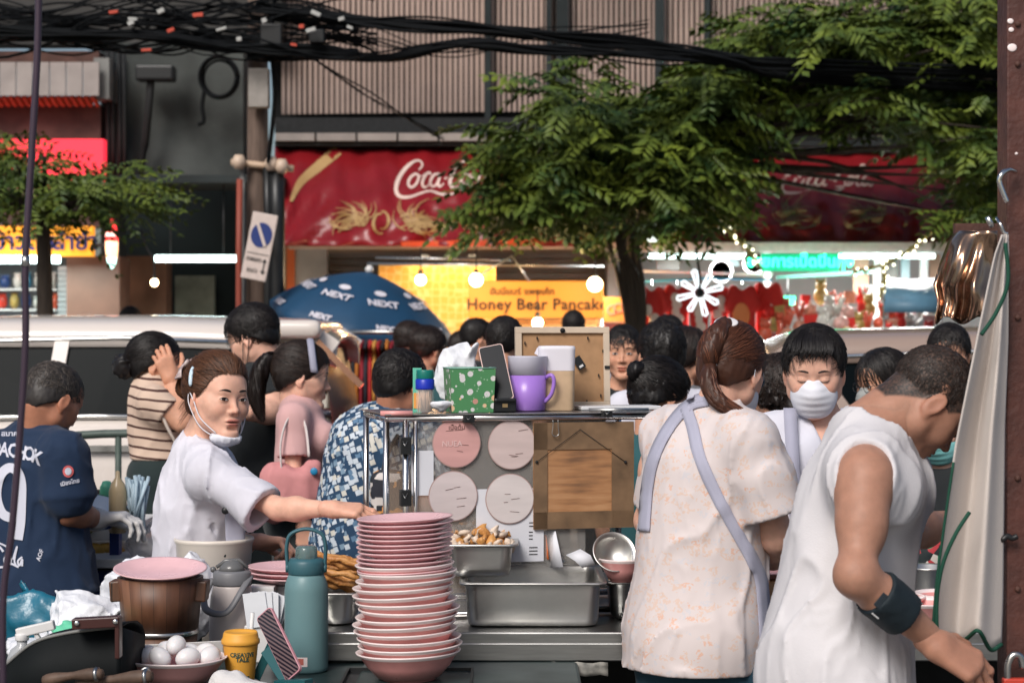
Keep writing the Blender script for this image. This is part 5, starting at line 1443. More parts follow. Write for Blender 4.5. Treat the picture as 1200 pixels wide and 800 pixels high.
for i in range(12):
 lb = 'shallow pink plate on the upper part of the tall stack' if i < 11 else 'topmost pink plate of the tall stack of dishes'
 plate(Vector((sx-.009+.002*math.sin(i*2), BY, zt-.030+i*.0108)), .111, lb, 'pink plates on top of the stacked bowls', (rnd.uniform(-.5, .5), -2.0+rnd.uniform(-.5, .5)))
T = thing('low_table', (-.65, 4.75, .005), 'dark low work table crowded with bottles, bags and eggs', 'table')
LT = .795
m = MB(); m.box((-1.1, 4.78, LT-.02), (1.50, .66, .04)); m.box((-.10, 4.70, LT-.012), (.52, .42, .036)); m.build('table_top', mat('dark_teal_top', (.025, .045, .045), .35, noise=.4, nscale=8), T, bevel=.008)
m = MB()
for x in (-1.8, -.45, .12):
 for y in (4.52, 5.05): m.box((x, y, .38), (.04, .04, .76))
m.box((-.8, 5.07, .45), (1.9, .01, .6)); m.build_each('leg', blackm, T)
m = MB(); m.box(on(440, 4.5, LT+.012), (.09, .2, .018));
T = thing('black_tray', on(478, 4.6, LT+.005), 'flat black tray beneath the tall stack of pink bowls', 'tray'); T.location.z = LT
m = MB(); m.box((0, 0, .0015), (.30, .24, .003));
for a, b, c, d in ((0, .118, .30, .006), (0, -.118, .30, .006), (.147, 0, .006, .23), (-.147, 0, .006, .23)): m.box((a, b, .008), (c, d, .010))
m.build('tray_body', black, T, world=False)
T = thing('water_bottle', on(359, 4.75, LT), 'teal insulated water bottle with a carry handle beside the pink stack', 'bottle')
c = T.location; sc = 4.75/F
tealm = mat('teal_paint', (.13, .24, .255), .42, noise=.08, nscale=12, spec=.5, bump=.03, bscale=900); teald = mat('teal_dark_lid', (.035, .11, .135), .45)
rr = 25.5*sc
m = MB(); m.lathe([(rr*.93, 0), (rr*.99, .004), (rr, .012), (rr, .192), (rr*.97, .208), (rr*.86, .224), (rr*.78, .232), (.001, .232)], c, 48); m.build('flask', tealm, T)
m = MB(); m.lathe([(rr*.80, .230), (rr*.84, .234), (rr*.84, .258), (rr*.74, .268), (.001, .270)], c, 40);
m.build('lid', teald, T, bevel=0)
m = MB(); m.lathe([(rr*.46, .266), (rr*.52, .27), (rr*.50, .292), (rr*.40, .298), (.001, .298)], c, 24); m.box(c+Vector((-.006, -.012, .287)), (.03, .02, .014)); m.build('spout_cap', mat('clear_teal', (.25, .38, .38), .15, trans=.6), T)
m = MB(); hp = [(-.84, .236), (-.88, .262), (-.90, .298), (-.70, .326), (0, .338), (.70, .326), (.88, .298), (.86, .262), (.84, .236)]
L = crv([c+Vector((a*rr, 0, b)) for a, b in hp], 5); m.tube(L, .0085, 8, flat=.55)
for s in (-1, 1): m.lathe([(.011, -.004), (.011, .004)], c+Vector((s*rr*.86, 0, .245)), 16, axis=Matrix.Rotation(R(90), 3, 'Y'))
m.build('handle', teald, T)
m = MB();
g_ = [[c+Vector((rr*1.004*math.sin(a), -rr*1.004*math.cos(a), z)) for a in np.linspace(-.35, .15, 6)] for z in (.018, .040)]; m.sheet(g_)
g_ = [[c+Vector((rr*1.008*math.sin(a), -rr*1.008*math.cos(a), z)) for a in np.linspace(-.28, -.02, 4)] for z in (.022, .037)]; m.sheet(g_, 1); m.build('sticker', [rimw, mat('sticker_red', (.55, .15, .12), .5)], T)
T = thing('thermos_flask', on(272, 4.98, LT), 'off-white vacuum flask with a grey flip handle', 'flask'); c = T.location; sc = 4.98/F; rr = 26*sc
m = MB(); m.lathe([(rr, 0), (rr*1.02, .01), (rr*1.02, .115), (rr*.95, .15), (rr*.84, .170), (rr*.82, .178), (.001, .178)], c+Vector((0, 0, .0)), 48); m.build('body', mat('flask_cream', (.60, .53, .50), .4, noise=.1, nscale=5), T)
gdk = mat('flask_grey', (.17, .17, .18), .45)
m = MB(); m.lathe([(rr*.84, .176), (rr*.86, .18), (rr*.86, .206), (rr*.78, .212), (.001, .212)], c, 40)
L = crv([c+Vector((.84*rr, -.0, .196)), c+Vector((.6*rr, -.055, .172)), c+Vector((0, -.085, .120)), c+Vector((-.8*rr, -.075, .118)), c+Vector((-1.15*rr, -.04, .14)), c+Vector((-.9*rr, 0, .19))], 6); m.tube(L, .009, 8, flat=.6); m.build('collar_and_handle', gdk, T)
m = MB(); m.lathe([(rr*.6, .210), (rr*.55, .222), (rr*.3, .236), (.001, .240)], c, 28); m.sphere(c+Vector((-rr*.85, 0, .214)), .008, 8); m.tube([c+Vector((-rr*.7, 0, .22)), c+Vector((-rr*.3, 0, .236)), c+Vector((rr*.3, 0, .238)), c+Vector((rr*.7, 0, .218))], .005, 6); m.build('flip_cap', mat('smoky_cap', (.13, .13, .13), .2), T)
T = thing('coffee_cup', on(282, 4.60, LT), 'yellow takeaway coffee cup with a lid, in front of the flask', 'cup'); c = T.location; sc = 4.6/F; rr = 21*sc
yel = mat('cup_yellow', (.74, .36, .05), .5, noise=.05)
m = MB(); m.lathe([(rr*.74, 0), (rr*.76, .003), (rr*.98, .088), (rr*1.0, .092), (.001, .092)], c, 40); cb = m.build('cup_body', yel, T)
m = MB(); m.lathe([(rr*1.03, .088), (rr*1.07, .09), (rr*1.07, .098), (rr*1.0, .102), (rr*.96, .112), (rr*.90, .117), (rr*.86, .113), (.001, .113)], c, 40); m.build('lid', yel, T)
m = MB(); dk = mat('cup_ink', (.02, .06, .045), .6)
def cyl_text(mb, s, size, c, rad, ang, z, mi=0, bold=.0005):
 sub = MB(); sub.text(s, size, (0, 0, 0), Matrix.Identity(3), bold=bold, ext=.0002)
 vs = []
 for v in sub.v: a = ang+v[0]/rad; vs.append(c+Vector(((rad+v[2])*math.sin(a), -(rad+v[2])*math.cos(a), z+v[1])))
 mb.add(vs, sub.f, mi)
cyl_text(m, 'CREATIVE', .0135, c, rr*.935, .25, .067); cyl_text(m, 'TALE', .0135, c, rr*.915, .25, .056)
for a, z, s_ in ((-.12, .021, .006), (.02, .016, .005)): m.sphere(c+Vector((rr*.82*math.sin(a), -rr*.82*math.cos(a), z)), (s_, .002, s_*.8), 10, 1)
g_ = [[c+Vector((rr*.845*math.sin(a), -rr*.845*math.cos(a), z)) for a in np.linspace(.15, .75, 7)] for z in (.010, .018)]; m.sheet(g_, 0)
m.build_each('print_mark', [dk, redm], cb)
T = thing('drinking_straw', on(277, 4.66, LT+.11), 'white straw standing in the thin gap behind the coffee cup', 'straw'); m = MB(); m.tube([on(291, 4.72, LT+.006), on(296, 4.70, LT+.145)], .005, 8); m.build('tube', white, T)
def phone(label, corners, screen, case, T=None, cat='phone'):
 """corners: bl, br, tr, tl world points of the front face"""
 bl, br, tr, tl = [Vector(x) for x in corners]; c = (bl+br+tr+tl)/4; T = thing('mobile_phone', c, label, cat)
 x = ((br+tr)/2-(bl+tl)/2); y = ((tl+tr)/2-(bl+br)/2); h = y.length; y.normalize(); x = x-y*x.dot(y); w = x.length; x.normalize(); n = x.cross(y).normalized()
 M = Matrix((x, y, n)).transposed()
 def rr_(w, h, r_, z, k=5):
  out = []
  for sx_, sy_, a0 in ((1, 1, 0), (-1, 1, 90), (-1, -1, 180), (1, -1, 270)):
   for i in range(k+1): a = R(a0+90*i/k); out.append(c+M@Vector((sx_*(w/2-r_)+r_*math.cos(a), sy_*(h/2-r_)+r_*math.sin(a), z)))
  return out
 m = MB(); A_ = rr_(w, h, .009, -.009); B_ = rr_(w, h, .009, 0); k = len(A_)
 m.add(A_+B_, [tuple(reversed(range(k))), tuple(range(k, 2*k))]+[(i, (i+1) % k, k+(i+1) % k, k+i) for i in range(k)]); m.build('case', case, T, bevel=.001)
 m = MB(); A_ = rr_(w*.93, h*.965, .007, .0008); m.add(A_, [tuple(range(len(A_)))]); m.build('screen', screen, T)
 return T, M, c
def scr(nt, tc):
 mp = node(nt, 'ShaderNodeMapping', {'Vector': tc.outputs['Object'], 'Rotation': (0, R(-25), 0)})
 w_ = node(nt, 'ShaderNodeTexWave', {'Vector': mp.outputs['Vector'], 'Scale': 38.0, 'Distortion': .6}, bands_direction='Z')
 return ramp(nt, w_.outputs['Fac'], [(0, (.010, .008, .014)), (.5, (.05, .035, .045)), (.9, (.16, .11, .11))], 'LINEAR')
pscr = node_mat('phone_film', scr, .2); rosem = mat('rose_case', (.55, .26, .30), .35)
phone('phone with a striped dark screen leaning in a teal stand', [on(332, 4.50, LT+.030), on(356, 4.47, LT+.038), on(319, 4.56, LT+.168), on(297, 4.59, LT+.160)], pscr, rosem)
T = thing('phone_stand', on(335, 4.54, LT), 'dark teal folding phone stand propping the striped phone', 'stand')
m = MB(); tealst = mat('stand_teal', (.012, .085, .095), .4)
m.bar(on(300, 4.62, LT+.004), on(318, 4.60, LT+.085), .02, .007, up=(0, 1, 0)); m.bar(on(312, 4.56, LT+.082), on(336, 4.50, LT+.022), .03, .006, up=(0, 1, 0)); m.bar(on(326, 4.50, LT+.016), on(362, 4.45, LT+.026), .03, .012); m.bar(on(332, 4.47, LT+.003), on(356, 4.47, LT+.003), .06, .006)
m.bar(on(340, 4.48, LT+.004), on(345, 4.48, LT+.022), .03, .02); m.build('folding_frame', tealst, T, bevel=.001)
T = thing('red_lighter', on(362, 4.45, LT), 'flat red and black gadget lying right of the phone stand', 'gadget'); m = MB(); m.box(on(363, 4.46, LT+.009), (.040, .06, .016), Matrix.Rotation(.3, 3, 'Z')); m.build('red_shell', mat('bright_red', (.65, .03, .02), .35), T, bevel=.004); m = MB(); m.box(on(361, 4.46, LT+.0178), (.026, .04, .002), Matrix.Rotation(.3, 3, 'Z')); m.build('dark_face', black, T)
T = thing('cotton_glove', on(290, 4.42, LT+.02), 'crumpled white cotton glove lying at the table edge', 'glove')
sd = Sdf(); hand_sdf(sd, on(268, 4.44, LT+.018), (1, -.18, -.03), (0, .1, 1), 1, 1.0, (10, 14, 18, 12), spread=7); sd.cap(on(262, 4.44, LT+.02), on(272, 4.44, LT+.022), .034, .03, .02)
sd.disp(lambda p, D: vnoise(p*70)*.0035); sd.plane((0, 0, LT+.001), (0, 0, -1)); sdf_obj(sd, .0035, 'knitted_glove', mat('glove_white', (.66, .64, .63), .85, bump=.3, bscale=500), T)
ec = on(206, 4.555, LT)
bowl_obj(ec, .118, .062, 'shallow pink bowl heaped with peeled white eggs', None, (0, 0), 'egg_bowl', 'bowl', [mat('pink_bowl_pale', (.68, .34, .32), .3), rimw])
eggm = mat('egg_white', (.74, .72, .72), .35, sss=.1, noise=.04)
es = [(-.062, .0), (-.03, .055), (.02, .06), (.065, .03), (-.028, -.045), (.035, -.045), (.08, -.015), (0, .005), (-.075, .045)]
for i, (a, b) in enumerate(es):
 m = MB(); m.sphere((0, 0, 0), (.030, .0225, .0225), 24); z = .066+(.02 if i == 7 else 0)+rnd.uniform(-.004, .005)
 o = m.build('peeled_egg', eggm); o.location = ec+Vector((a, b, z)); o.rotation_euler = (rnd.uniform(-.5, .5), rnd.uniform(-.5, .5), rnd.uniform(0, 3)); tag(o, 'smooth peeled white egg heaped in the pink bowl', 'egg', 'peeled eggs in the pink bowl')
T = thing('wooden_tub', on(188, 4.80, LT), 'dark brown wooden stave tub with a steel band', 'tub'); c = T.location; sc = 4.8/F; rr = 49*sc
def stav(nt, tc):
 sp = node(nt, 'ShaderNodeSeparateXYZ', {0: tc.outputs['Object']}); at = node(nt, 'ShaderNodeMath', {0: sp.outputs['Y'], 1: sp.outputs['X']}, operation='ARCTAN2')
 ml = node(nt, 'ShaderNodeMath', {0: at.outputs[0], 1: 3.2}, operation='MULTIPLY'); fl = node(nt, 'ShaderNodeMath', {0: ml.outputs[0]}, operation='FLOOR'); fr = node(nt, 'ShaderNodeMath', {0: ml.outputs[0]}, operation='FRACT')
 wn_ = node(nt, 'ShaderNodeTexWhiteNoise', {'W': fl.outputs[0]}, noise_dimensions='1D')
 nz = node(nt, 'ShaderNodeTexNoise', {'Scale': 55.0, 'Detail': 6.0}); mp = node(nt, 'ShaderNodeMapping', {'Vector': tc.outputs['Object'], 'Scale': (1, 1, .12)}); nt.links.new(mp.outputs[0], nz.inputs['Vector'])
 s_ = node(nt, 'ShaderNodeMath', {0: wn_.outputs['Value'], 1: nz.outputs['Fac']}, operation='ADD'); h_ = node(nt, 'ShaderNodeMath', {0: s_.outputs[0], 1: .5}, operation='MULTIPLY')
 base = ramp(nt, h_.outputs[0], [(.2, (.045, .018, .009)), (.5, (.11, .045, .022)), (.75, (.19, .085, .045))], 'LINEAR')
 e = node(nt, 'ShaderNodeMath', {0: fr.outputs[0], 1: .03}, operation='GREATER_THAN'); mx = node(nt, 'ShaderNodeMix', {'Factor': e.outputs[0]}, data_type='RGBA'); mx.inputs['A'].default_value = (.01, .005, .003, 1); nt.links.new(base, mx.inputs['B']); return mx.outputs['Result']
tubm = node_mat('tub_staves', stav, .5)
m = MB(); m.lathe([(rr*.86, 0), (rr*.88, .082)], c, 48); m.lathe([(rr*.90, .094), (rr*1.02, .218), (rr*.95, .218), (rr*.94, .17), (.001, .17)], c, 48);
m.build('staves', tubm, T)
for s_ in (-1, 1):
 m = MB(); m.box(c+Vector((s_*rr*1.0, -.008, .187)), (.03, .06, .05), Matrix.Rotation(s_*.08, 3, 'Y')); m.build('lug_handle', tubm, T, bevel=.004)
m = MB(); m.lathe([(rr*.90, .082), (rr*.92, .083), (rr*.92, .093), (rr*.90, .094)], c, 48); m.build('steel_band', steel, T)
T = plate(c+Vector((0, 0, .217)), rr*1.11, 'broad pale pink dish lying upside up as a lid on the wooden tub', None, (7, 1), 'lid_dish', .020)
T = thing('steel_cleaver', on(205, 4.56, LT), 'broad pale metal blade lying behind the egg bowl', 'blade'); m = MB(); m.box(on(208, 4.688, LT+.062), (.215, .004, .028), Matrix.Rotation(R(-3), 3, 'Y')); m.build('blade', mat('dull_steel', (.50, .49, .48), .5, metal=.3, noise=.1), T, bevel=.001); m = MB(); m.box(on(208, 4.694, LT+.022), (.16, .006, .044)); m.build('rest', greym, T)
T = thing('enamel_bucket', on(251, 5.35, .72), 'chipped white enamel bucket behind the flask', 'bucket'); c = T.location; c.z = .74; rr = 46*5.35/F
m = MB(); m.lathe([(rr*.72, 0), (rr*.76, .01), (rr*.97, .295), (rr*1.0, .30), (rr*1.02, .306), (rr*1.0, .312), (rr*.96, .305), (rr*.90, .25), (.001, .24)], c, 48)
def chip(nt, tc):
 nz = node(nt, 'ShaderNodeTexNoise', {'Vector': tc.outputs['Object'], 'Scale': 28.0, 'Detail': 2.0}); return ramp(nt, nz.outputs['Fac'], [(0, (.02, .03, .03)), (.29, (.68, .62, .55))])
m.build('pail', node_mat('enamel', chip, .3), T)
T2_ = thing('bucket_stool', (c.x, c.y, .005), 'plain stool hidden under the enamel bucket', 'stool'); m = MB(); m.box((c.x, c.y, .72), (.3, .3, .035))
for a in (-.12, .12):
 for b in (-.12, .12): m.box((c.x+a, c.y+b, .355), (.03, .03, .70))
m.build('stool_frame', blackm, T2_)
T.location.z = .74
def bag(label, c, r_, m_, seed, name='plastic_bag', cat='bag', amp=.03, h=.005, sc=9, spikes=3):
 T = thing(name, Vector(c)-Vector((0, 0, r_[2])), label, cat); sd = Sdf(); c = Vector(c); rs = np.random.RandomState(seed); r0 = np.array(r_); cc = np.array(c)
 nm = rs.normal(size=(34, 3)); nm /= np.linalg.norm(nm, axis=1)[:, None]; hh = rs.uniform(.66, 1.0, 34)
 def fn(p):
  q = p+np.stack([vnoise(p*28+seed), vnoise(p*28+seed+9), vnoise(p*28+seed+21)], -1)*amp*.35; u = (q-cc)/r0; d = np.full(u.shape[:-1], -9.)
  for n_, k_ in zip(nm, hh): d = np.maximum(d, u@n_-k_)
  rg = np.clip(1-np.abs(vnoise(p*32+seed*3))*4, 0, 1)
  return d*r0.min()-rg*amp*.10+vnoise(p*70)*.0012
 sd._reg('u', .01, fn, cc-r0*1.2, cc+r0*1.2)
 for i in range(spikes):
  a = rs.uniform(.3, 2.8); q = c+Vector((math.cos(a)*r_[0]*.75, rs.uniform(-.3, .3)*r_[1], math.sin(a)*r_[2]*.7)); e = q+Vector((math.cos(a)*r_[0]*.5, -.01, r_[2]*.45)); sd.ell((q+e)/2, (.020, .006, (e-q).length*.6), np.array((e-q).to_track_quat('Z', 'Y').to_matrix()), .012)
 sd.plane((0, 0, c.z-r_[2]*.97), (0, 0, -1))
 return sdf_obj(sd, h, 'crumpled_film', m_, T, smooth=0)
film = mat('white_film', (.78, .79, .83), .25, noise=.12, nscale=18, spec=.6, bump=.7, bscale=26); filmg = mat('green_film', (.16, .62, .38), .3, noise=.15, nscale=12, bump=.2, bscale=40); filmt = mat('teal_film', (.015, .14, .22), .3, noise=.3, nscale=10, bump=.3, bscale=30)
bag('white plastic carrier bag bulging behind the wooden tub', on(152, 5.08, LT+.13), (.085, .07, .135), film, 1, spikes=0)
bag('white plastic bag stuffed between the tub and the enamel bucket', on(226, 5.12, LT+.13), (.060, .05, .135), film, 2, amp=.02, spikes=0)
bag('low heap of white carrier bags near the green cloth', on(100, 4.95, LT+.075), (.11, .1, .085), film, 4)
bag('white bag slumped at the far end of the low table', on(58, 4.80, LT+.035), (.12, .10, .05), film, 5)
bag('mint green plastic sheet folded on top of the white bags', on(102, 4.72, LT+.098), (.075, .07, .022), filmg, 6, 'green_sheet', 'sheet', .012)
bag('crumpled teal tarpaulin bundle below the man in navy', on(38, 5.02, LT+.085), (.12, .07, .085), filmt, 7, 'teal_tarp', 'tarp', .02, h=.009)
bag('clear plastic bag tied beside the fruit stall', P(166, 636, 6.35), (.055, .05, .075), mat('clear_film', (.62, .60, .60), .25, alpha=.6, bump=.3, bscale=50), 8, amp=.02)
m = MB()
for i in range(9):
 cxx = on(300+i % 3*5, 4.86+i*.004, LT+.13-i*.001); M_ = Matrix.Rotation(R(-8+i*4), 3, 'Y'); m.box(cxx+Vector((.01*i/3, 0, 0)), (.055, .002, .085), M_)
tag(m.build('paper_napkins', mat('napkin', (.74, .76, .80), .8, noise=.08, nscale=20)), 'sheaf of white paper napkins between flask and teal bottle', 'napkins')
T = thing('napkin_holder', on(306, 4.92, LT), 'plain box holding the white paper napkins', 'holder'); m = MB(); m.box(on(305, 4.90, LT+.045), (.07, .07, .09)); m.build('box', white, T, bevel=.003)
T = thing('paper_box', on(312, 5.0, LT), 'square white box behind the teal bottle', 'box'); m = MB(); m.box(on(308, 5.05, LT+.13), (.065, .07, .07)); m.box(on(308, 5.05, LT+.05), (.07, .08, .09)); m.build('carton', mat('carton_white', (.66, .65, .64), .7, noise=.1), T, bevel=.002)
for i in range(3): plate(on(345, 5.14, TZ+.085+.012*i), .12, 'pink plate in the short pile behind the teal bottle', 'short pile of pink plates', (0, 0))
T = thing('upturned_crate', on(345, 5.14, TZ), 'white crate raising the short plate pile', 'crate'); m = MB(); m.box(on(352, 5.16, TZ+.042), (.13, .16, .080)); m.build('crate_body', white, T, bevel=.004)
T = thing('spray_bottle', on(26, 4.6, LT), 'translucent spray bottle at the far end of the low table', 'bottle'); c = T.location
m = MB(); m.lathe([(.033, 0), (.036, .01), (.036, .05), (.026, .075), (.012, .085), (.012, .10)], c, 24); m.build('bottle_body', mat('clear_plastic', (.7, .72, .74), .2, trans=.5), T)
m = MB(); m.bar(c+Vector((-.012, 0, .112)), c+Vector((.075, 0, .132)), .022, .022); m.bar(c+Vector((.03, 0, .115)), c+Vector((.055, 0, .07)), .014, .01); m.lathe([(.016, .095), (.016, .112)], c, 16); m.build('trigger', white, T, bevel=.003)
bag('white bag printed with blue and red lines beside the spray bottle', on(66, 4.62, LT+.03), (.05, .05, .035), mat('printed_film', (.7, .72, .74), .35, color2=(.62, .66, .72), nscale=18), 9, amp=.01, spikes=1)
o = MB();
for k, (a, b) in enumerate((((50, .062), (60, .066)), ((55, .056), (64, .060)), ((62, .060), (73, .062)))): o.tube(crv([on(a[0], 4.57, LT+a[1]), on((a[0]+b[0])/2, 4.563, LT+(a[1]+b[1])/2+.01), on(b[0], 4.57, LT+b[1])], 5), .0016, 5, k % 2)
tag(o.build('printed_twine', [mat('print_blue', (.03, .10, .4), .5), redm]), 'thin blue and red twine lying on the printed bag', 'twine')
T = thing('wok_guard', on(60, 4.35, LT), 'big black curved metal guard at the lower corner of the table', 'guard')
m = MB(); rows = []
prof = [(-30, 812), (10, 775), (40, 752), (75, 742), (110, 737), (141, 734)]
top_ = crv([P(u, v, 4.30) for u, v in prof], 4)
for k in range(5):
 rows.append([Vector((p.x, p.y+.30*math.sin(k/4*1.4), p.z-(.0 if k == 0 else .004*k*k))) for p in top_])
m.sheet([[Vector((p.x, p.y-.0, LT-.04)) for p in top_]]+rows); m.sheet([[top_[-1], top_[-1]+Vector((0, .28, -.06))], [Vector((top_[-1].x, 4.30, LT-.04)), Vector((top_[-1].x, 4.58, LT-.04))]])
m.build('curved_shell', mat('guard_black', (.007, .009, .010), .6, spec=.12, noise=.5, nscale=7), T, solid=.004)
m = MB(); m.tube(top_, .004, 8); m.build('rolled_edge', greym, T)
T = thing('leather_strap', on(114, 4.28, LT+.1), 'dark brown riveted strap lying over the black guard', 'strap'); m = MB(); m.bar(P(86, 730, 4.27), P(141, 727, 4.27), .035, .022); m.bar(P(139, 722, 4.272), P(139, 770, 4.272), .035, .010, up=(1, 0, 0)); m.build('leather', mat('oxblood', (.05, .016, .014), .35), T, bevel=.002)
for u_, v_ in ((90, 730), (135, 728)):
 m = MB(); m.sphere(P(u_, v_, 4.249), (.006, .003, .006), 12); m.build('rivet', chrome, T)
for i, (ua, va, ub, vb, r_) in enumerate(((52, 797, 120, 789, .014), (90, 803, 178, 792, .016), (60, 812, 178, 806, .016))):
 T = thing('whisk_stick', P((ua+ub)/2, va, 4.22), ['thin worn wooden stick lying across the corner guard', 'worn wooden stick reaching toward the egg bowl', 'lowest wooden stick at the bottom edge'][i], 'stick'); m = MB(); m.tube(crv([P(ua, va, 4.22), P((ua+ub)/2, (va+vb)/2-2, 4.20), P(ub, vb, 4.18)], 5), [r_*(.8+.2*math.sin(k)) for k in range(11)], 10); m.build('grip', mat('worn_wood', (.13, .08, .055), .6, noise=.5, nscale=30), T)
 m = MB(); m.tube([P(ub-8, vb+.5, 4.182), P(ub-5, vb+.3, 4.181)], r_*1.12, 12); m.build('ferrule', steel, T)
m = MB();
tag(m.add([], []).tube(crv([P(160, 790, 4.2), P(172, 782, 4.2), P(178, 795, 4.2)], 5), .003, 6).build('wire_loop', steel), 'small steel wire loop by the wooden sticks', 'wire')
CA = on(455, 5.03, 1.391); CB = on(768, 5.20, 1.391); CX = (CB-CA).normalized(); CNm = Vector((CX.y, -CX.x, 0)); BK = -CNm  # BK points away from camera
L_ = (CB-CA).length
def K(s, d, z): return CA+CX*s+BK*d+Vector((0, 0, z-CA.z))
def Kpix(u, v, d=0):
 """point on the cabinet plane (offset d behind its front) seen at pixel u, v"""
 ray = Vector(((u-600)/F, 1, (HZ-v)/F)); o = Vector((0, 0, CAMZ)); p0 = CA+BK*d; t = (p0-o).dot(BK)/ray.dot(BK); return o+ray*t
MK = Matrix((CX, BK, Vector((0, 0, 1)))).transposed()
T = thing('display_cabinet', K(L_/2, .17, TZ), 'steel framed clear food cabinet on the counter, its top used as a shelf', 'cabinet'); KT = T
m = MB(); D_ = .33; zt_, zb2 = 1.383, TZ+.012
for z in (zt_, zb2):
 m.tube([K(0, 0, z), K(L_, 0, z)], .0085, 10); m.tube([K(0, D_, z), K(L_, D_, z)], .0085, 10)
 for s in (0, L_): m.tube([K(s, 0, z), K(s, D_, z)], .0085, 10)
for s, d in ((.045, 0), (0, .03), (0, D_), (L_, D_), (L_, 0), (.07, 0)): m.tube([K(s, d, zt_), K(s, d, zb2)], .0085 if s != .07 else .006, 10)
m.build('tube_frame', mat('frame_steel', (.62, .60, .60), .22, metal=1), T)
m = MB(); m.box(K(L_/2, D_/2, zt_+.0105), (L_+.02, D_+.02, .003), MK); m.build('top_sheet', mat('top_steel', (.50, .50, .50), .25, metal=.9, noise=.2, nscale=5), T)
acr = mat('acrylic', (.75, .72, .68), .06, alpha=.13, spec=.5)
m = MB(); m.box(K(.07+(.52-.07)/2, .010, 1.13), (.45, .003, .50), MK); m.build('acrylic_panel', acr, T)
m = MB(); m.box(K(L_/2+.02, D_, 1.13), (L_*.92, .003, .47), MK); m.build('rear_acrylic', mat('acrylic_rear', (.36, .28, .22), .15, alpha=.42), T)
m = MB(); a = Kpix(625, 495, .004); b = Kpix(742, 617, .004); c = (a+b)/2; w = (Vector((b.x-a.x, b.y-a.y, 0))).length; h_ = a.z-b.z
def board(nt, tc):
 mp = node(nt, 'ShaderNodeMapping', {'Vector': tc.outputs['Object'], 'Scale': (3, 3, 26)}); nz = node(nt, 'ShaderNodeTexNoise', {'Vector': mp.outputs[0], 'Scale': 3.0, 'Detail': 8.0}); nz2 = node(nt, 'ShaderNodeTexNoise', {'Vector': tc.outputs['Object'], 'Scale': 7.0, 'Detail': 3.0})
 s_ = node(nt, 'ShaderNodeMath', {0: nz.outputs['Fac'], 1: nz2.outputs['Fac']}, operation='ADD'); h_ = node(nt, 'ShaderNodeMath', {0: s_.outputs[0], 1: .5}, operation='MULTIPLY')
 return ramp(nt, h_.outputs[0], [(.32, (.16, .08, .04)), (.48, (.36, .175, .075)), (.62, (.46, .25, .12))], 'LINEAR')
m.box(c, (w, .008, h_), MK); wb = m.build('wood_board', node_mat('board_wood', board, .6), T, bevel=.001)
m = MB()
for (dx, dz, ww, hh) in ((0, h_/2-.035, w, .07), (0, -h_/2+.022, w, .044), (-w/2+.018, 0, .036, h_), (w/2-.03, 0, .06, h_)): m.box(c+CX*dx-BK*.0055+Vector((0, 0, dz)), (ww, .003, hh-.002*abs(dx)/max(abs(dx), .001)), MK)
m.build('board_border', mat('board_edge', (.23, .14, .075), .7, noise=.55, nscale=14, n_detail=8), T)
m = MB()
for u_, v_ in ((629, 541), (733, 541)): p_ = Kpix(u_, v_, -.006); m.sphere(p_, (.004, .003, .004), 10); m.tube([p_, Kpix(680, 503, -.006)], .0008, 4)
m.build('hanging_wire', blackm, T)
for (u_, v_, r_, col_, lb) in ((535, 519, 29, (.62, .34, .32), 'pinkish'), (600, 521, 29, (.60, .48, .46), 'pale'), (531, 581, 29.5, (.62, .54, .54), 'white'), (597.5, 584, 29.5, (.66, .60, .59), 'white')):
 p_ = Kpix(u_, v_, .002); rad = r_*p_.y/F; m = MB()
 for q_, off, mi in ((rad, 0, 0), (rad*.965, -.0012, 1)):
  n_ = 48; m.add([p_+CX*(q_*math.cos(2*math.pi*i/n_))+Vector((0, 0, q_*math.sin(2*math.pi*i/n_)))+BK*off for i in range(n_)], [tuple(range(n_))], mi)
 cm_ = mat('disc_%d' % int(u_*10+v_), col_, .7, color2=tuple(x*.86 for x in col_), nscale=7, stretch=(1, 1, 5))
 for k in range(4):
  q = p_+CX*rnd.uniform(-.5, .3)*rad+Vector((0, 0, rnd.uniform(-.6, .6)*rad))-BK*.002; m.tube([q, q+CX*rad*rnd.uniform(.15, .4)+Vector((0, 0, rnd.uniform(-.004, .004)))], .0005, 4, 2)
 if lb == 'pinkish':
  m.text('NUEA', .020, p_-BK*.0022+CX*-.012+Vector((0, 0, -.002)), MK@Matrix.Rotation(R(90), 3, 'X'), mi=3, ext=.0004); m.text('เนื้อต้ม', .016, p_-BK*.0022+Vector((0, 0, .04)), MK@Matrix.Rotation(R(90), 3, 'X'), mi=2, ext=.0004)
 m.build('round_paper', [mat('disc_edge', (.40, .27, .25), .6), cm_, mat('crease_ink', (.16, .08, .07), .6), mat('faded_print', (.72, .52, .50), .6)], T)
def sheet_on(u0, v0, u1, v1, d, name, mm, txt=None, T=KT):
 a = Kpix(u0, v0, d); b = Kpix(u1, v1, d); c = (a+b)/2; w = (Vector((b.x-a.x, b.y-a.y, 0))).length; m = MB(); m.box(c, (w, .0015, a.z-b.z), MK); o = m.build(name, mm, T); return o, c, w
paper = mat('paper_white', (.68, .69, .74), .7, noise=.06, nscale=8)
sheet_on(482, 528, 508, 580, .005, 'white_card', paper)
o, c, w = sheet_on(558, 573, 637, 657, .0065, 'menu_sheet', paper)
m = MB()
for (u_, v_) in ((625, 612), (625, 616), (622, 623), (622, 627), (622, 631), (625, 641), (625, 645), (625, 649)):
 p_ = Kpix(u_, v_, .005); m.box(p_, (.022 if v_ > 640 or v_ < 620 else .010, .0008, .0022), MK)
m.build('menu_lines', blackm, o)
